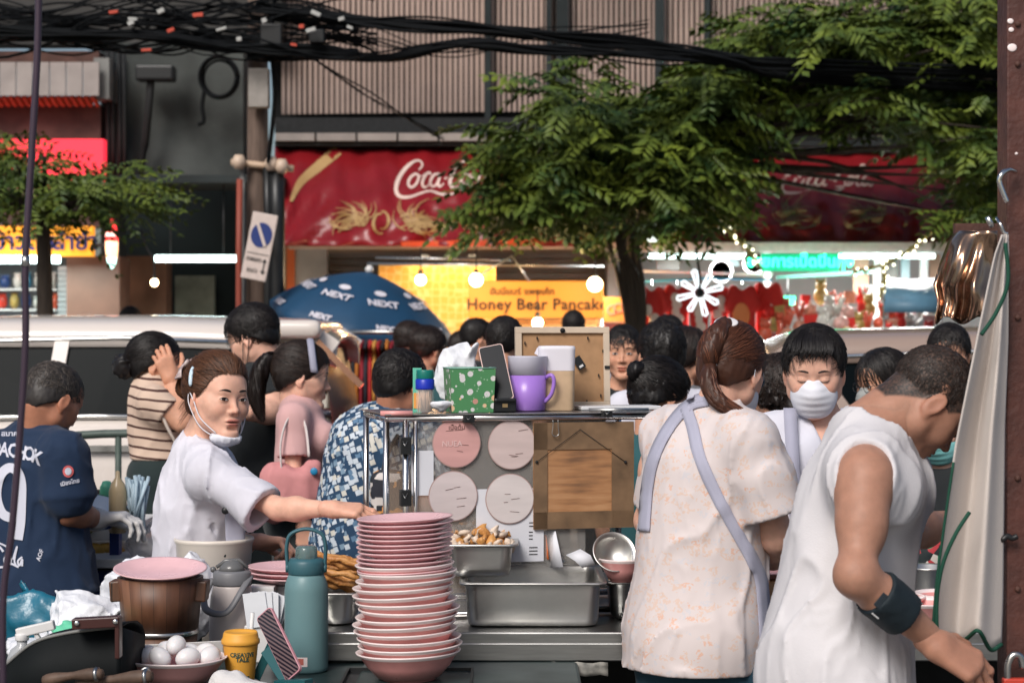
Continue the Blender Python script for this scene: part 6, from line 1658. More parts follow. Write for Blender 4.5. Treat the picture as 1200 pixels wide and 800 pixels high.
T = thing('price_card', Kpix(645, 640, -.02), 'white folded card with an orange edge leaning beside the menu', 'card'); m = MB(); m.sheet([[Kpix(637, 622, .05), Kpix(651, 622, .0)], [Kpix(641, 664, .02), Kpix(660, 664, -.03)]]); m.build('card_face', paper, T, solid=.001); m = MB(); m.sheet([[Kpix(637.5, 626, .035), Kpix(640, 626, .02)], [Kpix(637.5, 655, .03), Kpix(643, 655, .0)]]); m.build('orange_edge', mat('orange_card', (.75, .16, .03), .5), T, solid=.001)
for (u_, v_, w_, h2, lb) in ((475, 522, 13, 20, 'black binder clip high on the cabinet post'), (475, 583, 13, 19, 'black binder clip low on the cabinet post'), (549, 491, 13, 8, 'black binder clip on the cabinet top beneath the green tin'), (711, 484.5, 12, 7, 'black binder clip on the cabinet top near the wooden frame')):
 T = thing('binder_clip', Kpix(u_, v_, -.012), lb, 'clip', 'binder clips on the cabinet'); m = MB(); c = Kpix(u_, v_, -.012); s_ = c.y/F; m.box(c, (w_*s_, .022, h2*s_), MK); m.build('clip_body', black, T, bevel=.002); m = MB(); m.tube([c+Vector((-.006, -.012, h2*s_*.3)), c+Vector((0, -.02, 0)), c+Vector((.006, -.012, h2*s_*.3))], .001, 5); m.build('wire_arm', steel, T)
T = thing('spring_hook', Kpix(651, 503, -.01), 'clear plastic hook dangling from the cabinet edge', 'hook'); m = MB(); m.tube(crv([Kpix(648, 492, -.012), Kpix(648, 500, -.012), Kpix(647, 508, -.012), Kpix(651, 511, -.012), Kpix(655, 508, -.012), Kpix(654, 500, -.012), Kpix(654, 492, -.012)], 4), .0012, 6); m.build('hook_wire', steel, T)
T = thing('pink_tube', K(-.01, .03, 1.40), 'short pink rubber sleeve on the cabinet corner', 'sleeve'); m = MB(); m.tube([K(-.02, .0, 1.397), K(.06, -.012, 1.397)], .007, 10); m.build('sleeve_body', pinkm, T)
CZ = zt_+.0125
def top_pt(u, d):
 p0 = CA+BK*d; k = (u-600)/F; t = (k*p0.y-p0.x)/(CX.x-k*CX.y); q = p0+CX*t; return Vector((q.x, q.y, CZ))
c = top_pt(498, .05); s_ = c.y/F
T = thing('toothpick_jar', c, 'clear jar of wooden toothpicks with a blue and green lid', 'jar')
m = MB(); m.lathe([(10.2*s_, .001), (10.5*s_, .004), (10.5*s_, .062), (9*s_, .066)], c, 28); m.build('jar_glass', mat('jar_clear', (.9, .9, .9), .05, alpha=.22), T)
m = MB()
for i in range(60):
 a = rnd.uniform(0, 6.28); r0 = rnd.uniform(0, 8.8)*s_; b = a+rnd.uniform(-.6, .6); r1 = rnd.uniform(5, 9)*s_; m.tube([c+Vector((r0*math.cos(a), r0*math.sin(a), .003)), c+Vector((r1*math.cos(b), r1*math.sin(b), .060))], .0011, 4)
m.build('toothpicks', mat('pick_wood', (.62, .38, .22), .6), T)
m = MB(); m.lathe([(11*s_, .060), (11.2*s_, .063), (11.2*s_, .084), (10*s_, .087)], c, 28); m.build('blue_collar', mat('jar_blue', (.01, .03, .42), .35), T)
m = MB(); m.lathe([(10*s_, .0865), (10.3*s_, .088), (10.3*s_, .106), (9.6*s_, .110), (.001, .110)], c, 28); m.build('green_cap', mat('jar_green', (.005, .16, .13), .35), T)
c2 = top_pt(489, .10); T = thing('small_carton', c2, 'narrow green and orange carton tucked behind the toothpick jar', 'carton'); m = MB(); m.box(c2+Vector((0, 0, .057)), (.022, .022, .114), None, 0); m.box(c2+Vector((0, -.012, .03)), (.018, .002, .04), None, 1); m.build('carton_body', [mat('carton_green', (.12, .5, .36), .5), mat('carton_orange', (.8, .35, .08), .5)], T)
c = top_pt(550, .055); s_ = c.y/F
T = thing('patterned_tin', c, 'green tin printed with pale and red blobs, open at the top', 'tin')
rb = (27*s_, 24.5*s_)
m = MB(); hT = 52*s_
def sq(hx, hy, z):
 return [c+MK@Vector((a*hx, b*hy, z)) for a, b in ((-1, -1), (1, -1), (1, 1), (-1, 1), (-1, -1))]
m.sheet([sq(rb[1], .04, .001), sq(rb[0], .045, hT), sq(rb[0]-.002, .043, hT), sq(rb[1]-.002, .038, .004)], 0, False); m.add(sq(rb[1], .04, .003)[:4], [(0, 1, 2, 3)])
def tinp(nt, tc):
 v = node(nt, 'ShaderNodeTexVoronoi', {'Vector': tc.outputs['Object'], 'Scale': 46.0}); v2 = node(nt, 'ShaderNodeTexVoronoi', {'Vector': tc.outputs['Object'], 'Scale': 95.0})
 sp = node(nt, 'ShaderNodeSeparateColor', {0: v.outputs['Color']}); c_ = ramp(nt, sp.outputs[0], [(0, (.68, .66, .66)), (.6, (.55, .28, .22)), (.75, (.70, .68, .66)), (.9, (.75, .5, .3))])
 lt = node(nt, 'ShaderNodeMath', {0: v.outputs['Distance'], 1: .36}, operation='LESS_THAN'); mx = node(nt, 'ShaderNodeMix', {'Factor': lt.outputs[0]}, data_type='RGBA'); mx.inputs['A'].default_value = (.075, .25, .10, 1); nt.links.new(c_, mx.inputs['B'])
 lt2 = node(nt, 'ShaderNodeMath', {0: v2.outputs['Distance'], 1: .16}, operation='LESS_THAN'); mx2 = node(nt, 'ShaderNodeMix', {'Factor': lt2.outputs[0]}, data_type='RGBA'); nt.links.new(mx.outputs['Result'], mx2.inputs['A']); mx2.inputs['B'].default_value = (.45, .62, .45, 1); return mx2.outputs['Result']
m.build('tin_body', node_mat('tin_print', tinp, .4), T)
m = MB(); m.tube([*sq(rb[0], .045, hT)], .002, 6); m.build('tin_rim', mat('rim_green', (.2, .4, .32), .4), T)
bag('big white plastic bag of packets standing behind the green tin', top_pt(535, .20)+Vector((0, 0, .088)), (.072, .05, .088), mat('bag_pale', (.78, .79, .82), .3, bump=.5, bscale=30), 12, amp=.018, h=.004, sc=12, spikes=1)
bag('knot of clear film beside the toothpick jar', top_pt(517, .03)+Vector((0, 0, .014)), (.016, .012, .016), film, 13, 'film_knot', 'film', .006, h=.003, sc=40, spikes=2)
pa, pb = top_pt(573, .04), top_pt(604, .02); pz = Vector((0, 0, 1))
phone('black phone leaning back on a stand beside the purple jug', [pa+pz*.030, pb+pz*.030, top_pt(588.5, .10)+pz*.172, top_pt(560, .12)+pz*.172], mat('screen_black', (.006, .008, .012), .3, spec=.15), mat('case_rose_gold', (.62, .42, .38), .3))
T = thing('phone_cradle', top_pt(590, .05), 'chunky black phone cradle with a small gold badge', 'cradle'); m = MB(); q = top_pt(589, .045); m.box(q+pz*.018, (.062, .05, .034), MK); m.box(q+pz*.032-BK*.028, (.058, .012, .010), MK); m.box(q+pz*.030+BK*.04, (.05, .04, .055), MK@Matrix.Rotation(.4, 3, 'X')); m.build('cradle_body', black, T, bevel=.004); m = MB(); m.box(q+pz*.018-BK*.0265, (.014, .002, .010), MK); m.build('badge', mat('gold_badge', (.4, .28, .14), .4, metal=.6), T)
c = top_pt(618, .10); s_ = c.y/F; T = thing('measuring_jug', c, 'tall plastic jug filled to the brim with purple drink', 'jug')
pj = mat('jug_purple', (.34, .18, .60), .3, noise=.06); pt = mat('jug_frost', (.70, .69, .80), .35, alpha=.85)
m = MB(); m.lathe([(20*s_, .001), (21*s_, .004), (22.3*s_, .094), (.001, .094)], c, 36); m.build('purple_drink', pj, T)
m = MB(); m.lathe([(22.3*s_, .0945), (23*s_, .142), (23.4*s_, .144), (22.4*s_, .142), (21.8*s_, .098)], c, 36); m.build('frosted_wall', pt, T)
m = MB(); m.tube(crv([c+Vector((21*s_, -.01, .088)), c+Vector((28*s_, -.02, .094)), c+Vector((31*s_, -.022, .078)), c+Vector((28*s_, -.02, .045)), c+Vector((20*s_, -.012, .024))], 6), .0055, 8); m.build('handle', pj, T)
c = top_pt(652, .13); s_ = c.y/F; T = thing('plastic_pitcher', c, 'squarish frosted pitcher half full of pale beige liquid', 'pitcher')
def rsq(hx, r_, z, n=6):
 out = []
 for sx_, sy_, a0 in ((1, 1, 0), (-1, 1, 90), (-1, -1, 180), (1, -1, 270)):
  for i in range(n+1): a = R(a0+90*i/n); out.append(c+Vector((sx_*(hx-r_)+r_*math.cos(a), sy_*(hx-r_)+r_*math.sin(a), z)))
 return out+[out[0]]
m = MB(); hx = 21*s_; rows = [rsq(hx*.94, .014, .001), rsq(hx*.97, .016, .006), rsq(hx, .016, .105)]; m.sheet(rows); m.add(rows[-1][:-1], [tuple(range(len(rows[-1])-1))]); m.build('liquid', mat('soy_milk', (.62, .44, .28), .4, noise=.22, nscale=22), T)
m = MB(); rows = [rsq(hx*1.0, .016, .1055), rsq(hx*1.03, .017, .16), rsq(hx*1.04, .017, .166), rsq(hx*.98, .017, .170), rsq(hx*.5, .016, .171)]; m.sheet(rows); m.add(rows[-1][:-1], [tuple(range(len(rows[-1])-1))]); m.bar(c+Vector((-hx*1.15, -.01, .158)), c+Vector((-hx*.8, -.01, .150)), .022, .018); m.build('frosted_top', mat('frost_pale', (.76, .74, .80), .35, alpha=.9), T)
a = top_pt(604, .28); b = top_pt(714, .26); T = thing('picture_frame', (a+b)/2, 'wooden picture frame standing with its brown back facing us', 'frame')
xx = (b-a); w = xx.length; xx.normalize(); h_ = (477-385)*5.6/F; Mf = Matrix((xx, Vector((-xx.y, xx.x, 0)), pz)).transposed() @ Matrix.Rotation(R(-4), 3, 'X'); c = (a+b)/2+pz*h_/2
fw = .017
m = MB();
for dx, dz, ww, hh in ((0, h_/2-fw/2, w, fw), (0, -h_/2+fw/2, w, fw), (-w/2+fw/2, 0, fw, h_-2*fw), (w/2-fw/2, 0, fw, h_-2*fw)): m.box(c+Mf@Vector((dx, 0, dz)), (ww, .018, hh), Mf)
m.build('frame_moulding', mat('frame_cream', (.62, .50, .38), .5, noise=.15, nscale=15), T, bevel=.001)
m = MB(); m.box(c+Mf@Vector((0, .002, 0)), (w-2*fw, .005, h_-2*fw), Mf); m.build('backing_board', mat('hardboard', (.42, .24, .12), .8, noise=.22, nscale=30, n_detail=8), T)
m = MB();
for dx, dz in ((-w*.27, h_*.36), (w*.27, h_*.36), (-w*.40, 0), (w*.43, .2*h_), (-w*.4, h_*.3), (w*.4, -h_*.35), (w*.38, -h_*.1), (-w*.2, -h_*.42), (w*.25, -h_*.42)): m.box(c+Mf@Vector((dx, -.006, dz)), (.003, .004, .008), Mf)
m.lathe([(.005, 0), (.007, .004)], c+Mf@Vector((0, -.008, h_/2-.010)), 12, axis=Matrix.Rotation(R(90), 3, 'X')); m.box(c+Mf@Vector((w/2-.008, -.011, 0)), (.014, .004, .008), Mf)
m.build('retaining_pins', blackm, T)
m = MB(); m.box(c+Mf@Vector((w*.17, -.010, .012)), (.022, .008, .035), Mf@Matrix.Rotation(R(-32), 3, 'Y')); m.box(c+Mf@Vector((w*.17+.005, -.0145, .003)), (.012, .001, .006), Mf@Matrix.Rotation(R(-32), 3, 'Y'), 1); m.build('strut_block', [black, white], T)
T = thing('glass_shelf', top_pt(735, .12), 'low pale plastic tray edge lying on the cabinet top beside the frame', 'tray'); m = MB(); q = top_pt(722, .14); m.box(q+pz*.006, (.22, .10, .010), MK); m.build('tray_body', mat('pale_clear', (.70, .70, .72), .25), T, bevel=.002); m = MB(); m.tube([top_pt(690, .05)+pz*.004, top_pt(760, .03)+pz*.004], .004, 8); m.build('metal_rod', steel, T)
T = thing('ladle_bowl', on(720, 4.98, .985), 'tilted steel bowl resting in a pink bowl beside the patterned shirt', 'bowl'); q = P(720, 646, 5.0)
m = MB(); m.lathe([(.022, -.045), (.026, -.044), (.048, -.012), (.0555, 0), (.053, .001), (.045, -.012), (.022, -.041), (.001, -.042)], q, 40, axis=Matrix.Rotation(R(58), 3, 'X')@Matrix.Rotation(R(8), 3, 'Y')); m.build('steel_shell', MATS['tray_steel'], T)
bowl_obj(on(729, 5.02, .975), .060, .055, 'pink bowl under the tilted steel bowl', None, (0, 0), 'sauce_bowl', 'bowl', [pinkm, rimw])
T4, cx4, cy4 = tray('green tinged steel pan of chopped mushrooms by the patterned shirt', 708, 752, 5.02, .972, TZ+.002, .22, 'brushed_steel')
morsels('chopped brown garnish in the small pan', 'chopped_garnish', cx4, cy4, .07, .16, .960, 90, [mat('garnish_brown', (.22, .12, .06), .6), mat('garnish_pale', (.55, .45, .33), .6)], .006, .008, 6, 'garnish', None)
T = thing('paper_funnel', P(690, 650, 5.1), 'folded white paper napkin sticking up from the tray', 'napkin'); m = MB(); m.sheet([[P(663, 650, 5.12), P(680, 643, 5.12)], [P(674, 657, 5.1), P(692, 650, 5.1)], [P(682, 665, 5.1), P(698, 662, 5.1)]]); m.build('folded_paper', paper, T, solid=.001)
T5, cx5, cy5 = tray('low steel pan of chopped garnish behind the large tray', 607, 662, 5.36, .985, TZ+.002, .20, 'brushed_steel')
morsels('mixed chopped garnish in the pan behind the large tray', 'chopped_onion', cx5, cy5, .09, .14, .985, 120, [MATS['garnish_brown'], MATS['garnish_pale'], meat], .007, .012, 8, 'garnish', None)
T = thing('cutting_block', on(893, 5.15, TZ), 'round wooden chopping block partly hidden by the patterned shirt', 'block'); m = MB(); m.lathe([(.085, 0), (.09, .005), (.09, .085), (.085, .09), (.001, .09)], on(893, 5.2, TZ), 40); m.build('block_body', mat('block_wood', (.36, .20, .09), .6, noise=.3, nscale=16), T)
plate(on(893, 5.2, TZ+.092), .10, 'pink plate lying on the chopping block', None, (0, 0))
bowl_obj(on(1083, 4.85+.10, TZ), .085, .06, 'pink bowl on the counter before the hanging towel', 'pink bowls at the towel end of the counter')
bowl_obj(on(1045, 5.05, TZ), .085, .06, 'pink bowl partly hidden by the cook in the sleeveless shirt', 'pink bowls at the towel end of the counter')
bowl_obj(on(1110, 5.1, TZ), .085, .06, 'pink bowl mostly behind the hanging towel', 'pink bowls at the towel end of the counter')
T = thing('steel_pot', on(1088, 5.3, TZ), 'small round steel pot with a rim behind the pink bowls', 'pot'); m = MB(); m.lathe([(.055, 0), (.06, .003), (.062, .10), (.069, .102), (.069, .106), (.060, .104), (.058, .06), (.001, .06)], on(1088, 5.32, TZ+.0), 36); m.build('pot_body', MATS['tray_steel'], T)
T = thing('folded_note', on(1072, 4.9, TZ), 'folded greenish banknote tucked under the pink bowl', 'banknote'); m = MB(); m.sheet([[P(1062, 692, 4.93), P(1072, 700, 4.90)], [P(1058, 706, 4.89), P(1082, 707, 4.89)]]); m.build('note_paper', mat('note_green', (.35, .50, .45), .6, color2=(.08, .12, .16), nscale=60), T, solid=.001)
for i in range(13):
 plate(on(1176, 4.95, TZ+.050+i*.0125), .11, 'pink plate in the stack between the towel and the post' if i < 12 else 'topmost pink plate of the stack between the towel and the post', 'pink plates stacked beside the post', (0, rnd.uniform(-.5, .5)))
bowl_obj(on(1176, 4.95, TZ), .11, .06, 'pink bowl at the foot of the plate stack beside the post', None)
T = thing('steel_post', (P(1196, 0, 3.9).x, 3.9, .005), 'rust brown steel post with rivets and a blue strap at the stall edge', 'post')
xp = P(1180, 0, 3.9).x; m = MB(); m.box((xp+.04, 3.94, 1.6), (.08, .08, 3.19)); m.build('post_body', mat('post_rust', (.105, .036, .026), .5, color2=(.05, .018, .014), nscale=14, bump=.25, bscale=70), T, bevel=.003)
m = MB()
for v_ in (28, 75, 372, 560, 690): m.sphere((P(1193, v_, 3.895).x, 3.897, P(0, v_, 3.895).z), (.006, .004, .006), 12)
m.build_each('rivet', rustm, T)
m = MB()
for u_, v_, s_ in ((1186, 56, 6), (1185, 35, 3.5), (1184, 25, 4), (1191, 180, 2)): m.sphere(P(u_, v_, 3.899), (s_*.0016, .0012, s_*.0013), 12)
m.build('paint_spots', rimw, T)
T = thing('blue_strap', P(1178, 632, 3.9), 'blue and pink tape tied round the post', 'strap'); m = MB(); m.box((P(1178, 0, 3.93).x, 3.95, P(0, 640, 3.93).z), (.02, .04, .03)); m.build('blue_tape', mat('tape_blue', (.02, .12, .40), .5), T); m = MB(); m.box((P(1178, 0, 3.93).x, 3.96, P(0, 602, 3.93).z), (.016, .02, .09)); m.build('pink_tape', pinkm, T); m = MB(); m.tube(crv([P(1170, 626, 3.9), P(1174, 632, 3.88), P(1180, 628, 3.88), P(1186, 630, 3.88), P(1192, 628, 3.88)], 4), .006, 8); m.build('knot', black, T)
T = thing('steel_hook', P(1175, 215, 3.85), 'chrome hook and ring fixed high on the post', 'hook'); m = MB(); m.tube(crv([P(1180, 237, 3.85), P(1174, 222, 3.85), P(1171, 212, 3.85), P(1174, 204, 3.85), P(1182, 199, 3.86), P(1190, 201, 3.88)], 6), .005, 8); m.tube(crv([P(1157, 254, 3.9), P(1163, 266, 3.9)], 2), .006, 8); m.tube(crv([P(1168, 256, 3.88), P(1172, 262, 3.86), P(1176, 272, 3.86), P(1181, 274, 3.86)], 4), .0035, 8); m.build('hook_metal', chrome, T)
T = thing('padlock_shackle', P(1186, 780, 3.85), 'dull metal shackle hanging low on the post', 'padlock'); m = MB(); m.tube(crv([P(1181, 798, 3.86), P(1181, 780, 3.86), P(1186, 768, 3.86), P(1195, 768, 3.86), P(1199, 782, 3.86)], 5), .007, 8); m.build('shackle', steel, T); m = MB(); m.box(P(1190, 806, 3.86), (.05, .02, .04)); m.build('lock_body', mat('red_lock', (.5, .05, .03), .4), T, bevel=.003)
T = thing('hanging_towel', P(1150, 280, 3.85), 'pale towel with a dark green hem hanging from the hook by the post', 'towel')
tw = mat('towel_cloth', (.56, .50, .46), .85, noise=.12, nscale=5, bump=.12, bscale=260, sheen=.3); hemm = mat('towel_hem', (.004, .055, .032), .8)
def tl(v):    # silhouette edges per image row
 L = np.interp(v, [275, 300, 380, 450, 520, 600, 680, 730, 755], [1174, 1165, 1148, 1134, 1120, 1108, 1097, 1093, 1094])
 Rr = np.interp(v, [275, 300, 400, 500, 600, 700, 755], [1181, 1182, 1181, 1177, 1176, 1175, 1173]); return L, Rr
rows = []; N_ = 48; vv = list(np.linspace(275, 752, 44))
for v in vv:
 L, Rr = tl(v); row = []
 for i in range(N_+1):
  s = i/N_; fold = .032*math.sin(s*8.2+.6+v*.0022)*min(1, (v-270)/200)+.008*math.sin(s*17+v*.005)
  dv = 0
  if v > 700: dv = (v-700)/52*(-14*math.exp(-((s-.62)/.12)**2)+9*math.exp(-((s-.88)/.10)**2)-4*math.exp(-((s-.2)/.2)**2))
  row.append(P(L+(Rr-L)*(s+.02*math.sin(s*12.6)), v+dv, 3.84-fold+.03*s))
 rows.append(row)
m = MB(); m.sheet(rows); m.build('cloth', tw, T, solid=.003)
m = MB(); off = Vector((0, -.004, 0)); m.tube([p+off for p in rows[-1]], .0042, 8)
m.tube([r[0]+off for r in rows[4:]][20:], .0028, 8)
ed = crv([P(1178, 285, 3.79), P(1181, 330, 3.78), P(1168, 365, 3.78), P(1150, 392, 3.77)], 8); m.tube(ed, .0040, 8)
ed = crv([P(1136, 600, 3.78), P(1120, 625, 3.77), P(1105, 660, 3.77), P(1098, 700, 3.78), P(1098, 745, 3.79)], 8); m.tube(ed, .0040, 8)
m.build_each('green_hem', hemm, T)
T = thing('foil_bundle', P(1130, 330, 5.6), 'shiny gold foil draped over a hanging lamp-like bundle', 'foil cover')
foil = mat('gold_foil', (.50, .32, .22), .16, metal=.95, noise=.3, nscale=5, bump=.1, bscale=18)
rows = []
for j in range(26):
 t = j/25; v = 271+t*104; L = np.interp(t, [0, .1, .35, .6, .8, 1], [1122, 1112, 1102, 1094, 1099, 1096]); Rr = np.interp(t, [0, .1, .5, 1], [1178, 1182, 1186, 1182]); row = []
 for i in range(61):
  s = i/60; a = s*math.pi; x = (L+Rr)/2-(Rr-L)/2*math.cos(a); fd = math.sin(a)*.16+.030*t*math.sin(s*23+2*t)+.018*math.sin(s*47+5*t)*t+.02*math.sin(s*11-t*6)
  row.append(P(x, v+ (5*math.sin(s*19) if j == 25 else 0), 5.75-fd))
 rows.append(row)
m = MB(); m.sheet(rows); m.sheet([[P(1122+56*i/20, 271, 5.75-math.sin(i/20*math.pi)*.16*.0) for i in range(21)], [rows[0][int(60*i/20)] for i in range(21)]]); m.build('foil_sheet', foil, T, solid=.003)
T = thing('stall_beam', P(1150, 268, 5.8), 'thin dark beam carrying the foil bundle', 'beam'); m = MB(); m.bar(P(1118, 268, 5.8), Vector((1.75, 5.8, P(0, 268, 5.8).z)), .03, .03); m.bar(Vector((1.73, 5.8, .01)), Vector((1.73, 5.8, 3.0)), .04, .04); m.build('beam_body', rustm, T)
T = thing('black_wire', P(45, 0, 3.4), 'dark purple cord running down across the whole left of the stall', 'cord'); T['label'] = 'long dark cord hanging down in front of the man in navy'
m = MB(); m.tube(crv([P(46, -60, 3.4), P(44, 60, 3.4), P(36, 200, 3.4), P(30, 305, 3.4), P(30, 400, 3.4), P(24, 500, 3.4), P(14, 620, 3.4), P(4, 700, 3.4), P(4, 830, 3.4), P(6, 1300, 3.4)], 6), [.0062]*54+[.006], 8); m.build('cord_body', mat('cord_purple', (.045, .028, .045), .35), T)
m = MB(); m.tube([P(30, 300, 3.4), P(30, 312, 3.4)], .008, 8); m.build('clamp', steel, T)
T = thing('fruit_stall', (P(60, 0, 6.4).x, 6.5, .005), 'blue fruit stall with a white shelf behind the man in navy', 'stall')
m = MB(); zS = P(0, 655, 6.3).z; m.box((P(75, 0, 6.4).x, 6.6, zS-.01), (.72, .66, .03)); m.box((P(60, 0, 6.4).x, 6.66, P(0, 630, 6.3).z), (.52, .4, .05)); m.build('shelves', white, T, bevel=.004)
m = MB(); m.box((P(75, 0, 6.4).x, 6.62, zS/2-.02), (.68, .56, zS-.04)); m.box((P(132, 0, 6.35).x, 6.4, zS+.06), (.03, .05, .14)); m.build('blue_front', mat('stall_blue', (.012, .03, .16), .5), T)
mg = [mat('mango_yellow', (.50, .28, .04), .45, noise=.2), mat('mango_green', (.20, .22, .04), .45, noise=.2)]
for i in range(16):
 m = MB(); m.sphere((0, 0, 0), (.055, .036, .032), 14); o = m.build('mango', mg[i % 3 == 0]); lv = i // 6
 o.location = (P(58+(i % 6)*13+rnd.uniform(-3, 3), 0, 6.45).x, 6.5+rnd.uniform(-.05, .05), P(0, [648, 618, 606][lv], 6.45).z); o.rotation_euler = (0, 0, rnd.uniform(-1, 1)); tag(o, 'ripe mango piled on the fruit stall shelves', 'mango', 'mangoes on the fruit stall')
T = thing('metal_bowl', P(108, 600, 6.2), 'wide shiny steel bowl tilted on the fruit stall', 'bowl'); m = MB(); m.lathe([(.05, -.05), (.09, -.03), (.125, .01), (.128, .012), (.12, .01), (.085, -.026), (.001, -.046)], P(106, 598, 6.25), 36, axis=Matrix.Rotation(R(14), 3, 'X')@Matrix.Rotation(R(10), 3, 'Y')); m.build('bowl_shell', chrome, T)
T = thing('sauce_bottle', P(138, 622, 6.3), 'tall clear bottle filled with pale yellow sauce', 'bottle'); m = MB(); c = P(138, 624, 6.3); m.lathe([(.025, 0), (.028, .01), (.028, .13), (.022, .155), (.008, .175), (.006, .195), (.001, .197)], c, 24); m.build('bottle_body', mat('sauce', (.62, .47, .28), .25, noise=.2, nscale=20, stretch=(1, 1, .2)), T)
T = thing('straw_bag', P(163, 600, 6.3), 'clear bag of pale blue drinking straws beside the sauce bottle', 'bag'); m = MB()
for i in range(26): m.tube([P(rnd.uniform(152, 170), 620, 6.3+rnd.uniform(-.03, .03)), P(rnd.uniform(148, 175), rnd.uniform(556, 570), 6.3+rnd.uniform(-.04, .04))], .006, 5)
m.build('straws', mat('straw_blue', (.40, .52, .60), .4), T)
T = thing('green_bottle', P(127, 600, 6.35), 'bright green bottle cap peeping beside the sauce bottle', 'bottle'); m = MB(); m.lathe([(.022, 0), (.022, .08), (.012, .10), (.001, .102)], P(125, 600, 6.4), 20); m.build('bottle_body', filmg, T)
T = thing('black_box', P(98, 580, 6.5), 'small black payment box above the steel bowl', 'box'); m = MB(); m.box(P(100, 578, 6.55), (.085, .05, .035), Matrix.Rotation(.15, 3, 'Y')); m.bar(P(95, 582, 6.55), P(93, 655, 6.55), .015, .015); m.build('box_body', black, T, bevel=.003)
def cloth(name, c, **k): return mat('cloth_'+name, c, .85, noise=k.pop('noise', .12), nscale=k.pop('nscale', 6), bump=.10, bscale=350, sheen=.1, **k)
w_tee = cloth('white_tee', (.66, .65, .72)); w_vneck = cloth('white_vneck', (.68, .68, .76)); blk = cloth('black', (.010, .013, .015)); pinkc = cloth('pink', (.62, .37, .36))
jean = cloth('jeans', (.018, .07, .11), noise=.3); drk = cloth('dark_trousers', (.012, .02, .022)); navy = cloth('navy', (.006, .022, .060)); lav = cloth('lavender', (.40, .40, .50)); shoe = mat('shoe', (.03, .03, .03), .7)
maskw = mat('mask_paper', (.72, .73, .79), .8, noise=.05, bump=.05, bscale=200)
def hair(t, f, kind='black', style='short', n=700, seed=1, fr=.066, temple=0., back=-.075, length=.05, off=.010, tie=None, nz=.004, name='hair', w=1.0, h=.0042, extra=None, width=.0019, bulk=(0, 0, 0), lift=.004, jitter=.22, curl=0):
 a = Acc(); V, Q = hair_cap(f, off, nz, fr, temple, back, h, seed, w, bulk); a.add(V, Q, 0, np.full((len(V), 3), .6))
 reg = lambda q: hairline(q, fr, temple, back) > -.001
 if style == 'tied':
  tv = np.array(tie); flow = lambda q: (tv-q)/(np.linalg.norm(tv-q, axis=1)[:, None]+1e-6)
 elif style == 'long': flow = lambda q: np.array([0, -.25, -1.])+q*np.array([4, 0, 0])
 elif style == 'bowl': flow = lambda q: (q-np.array([0, -.055, .13]))*np.array([1, 1, .6])+np.array([0, .012, -.05])
 else: flow = lambda q: (q-np.array([0, -.06, .12]))*np.array([1, 1, 1])+np.array([0, .03, -.045])
 if n:
  V, Q = strands(f, int(n*1.8), reg, flow, length, off+.0005, lift, width*.75, 6, seed, w, jitter*.7, bulk, curl, (lambda q: hairline(q, fr, temple, back)) if style == 'tied' else None);
  if len(V): a.add(V, Q, 0, lockcol(V, 21, seed))
 if extra: extra(a)
 return a.build(name, hair_mat(kind), t)
def tail(a, f, path, radii, n=140, seed=1, width=.003, wav=0, h=.006):
 V, Q = core_tail(f, path, radii, h); a.add(V, Q, 0, np.full((len(V), 3), .6)); V, Q = lock_bundle(f, path, radii, int(n*1.6), width*.7, seed, None, wav); a.add(V, Q, 0, lockcol(V, 3*(4*(len(path)-1)+1), seed))
def face_mask(t, f, hs, m, low=False, name='face_mask', straps=True, sides=(-1, 1), drop=0.0):
 """pleated mask over nose and chin, or pulled under the chin"""
 s = f.s; sd = Sdf()
 if not low:
  z0, z1 = -.112, -.014
  sd.ops = list(hs.ops); sd.lo = hs.lo.copy(); sd.hi = hs.hi.copy()
  fn0 = hs
  q = Sdf(); q.ell(f.p(0, .040, -.058), f.r(.068, .064, .060), f.N); q.ell(f.p(0, .062, -.088), f.r(.042, .032, .034), f.N, .03); q.cap(f.p(0, .080, -.022), f.p(0, .092, -.040), .015*s, .018*s, .04)
  q.disp(lambda p, D: .0007*np.sin((f.loc(p)[..., 2]+.06)*300)*np.clip(1.6-np.abs(f.loc(p)[..., 0])/.04, 0, 1))
  q.plane(f.p(0, 0, z1), f.d(0, -.28, 1), .004); q.plane(f.p(0, .024, 0), f.d(0, -1, .10), .0); q.plane(f.p(0, 0, z0-.008), f.d(0, 0, -1), .006)
  V, Q = q.mesh(.003); V = smooth_verts(V, Q, 1); a = Acc().add(V, Q)
  m_ = MB()
  if straps:
   for x in sides:
    m_.tube(crv([f.p(x*.056, .035, -.028), f.p(x*.074, .012, -.006), f.p(x*.083, -.012, .016), f.p(x*.082, -.028, 0)], 5), .0013*s, 5); m_.tube(crv([f.p(x*.050, .038, -.085), f.p(x*.069, .010, -.055), f.p(x*.080, -.016, -.030), f.p(x*.083, -.028, 0)], 5), .0013*s, 5)
  if m_.v: a.mb(m_)
 else:
  q = Sdf(); q.ell(f.p(0, .050, -.112), f.r(.046, .042, .024), f.N); q.ell(f.p(0, .066, -.106), f.r(.030, .020, .020), f.N, .02); q.disp(cloth_fold(.003, (60, 60, 30), 3, .001)); q.plane(f.p(0, 0, -.086), f.d(0, .25, 1), .004)
  V, Q = q.mesh(.003); a = Acc().add(smooth_verts(V, Q, 1), Q); m_ = MB()
  for x in sides: m_.tube(crv([f.p(x*.042, .064, -.098), f.p(x*.074, .030, -.058), f.p(x*.084, .006, -.012), f.p(x*.086, -.018, .018)], 5), .0019*s, 5); m_.tube(crv([f.p(x*.036, .060, -.112), f.p(x*.070, .022, -.082), f.p(x*.086, -.018, -.02), f.p(x*.086, -.024, .012)], 5), .0017*s, 5)
  a.mb(m_)
 return a.build(name, m, t)
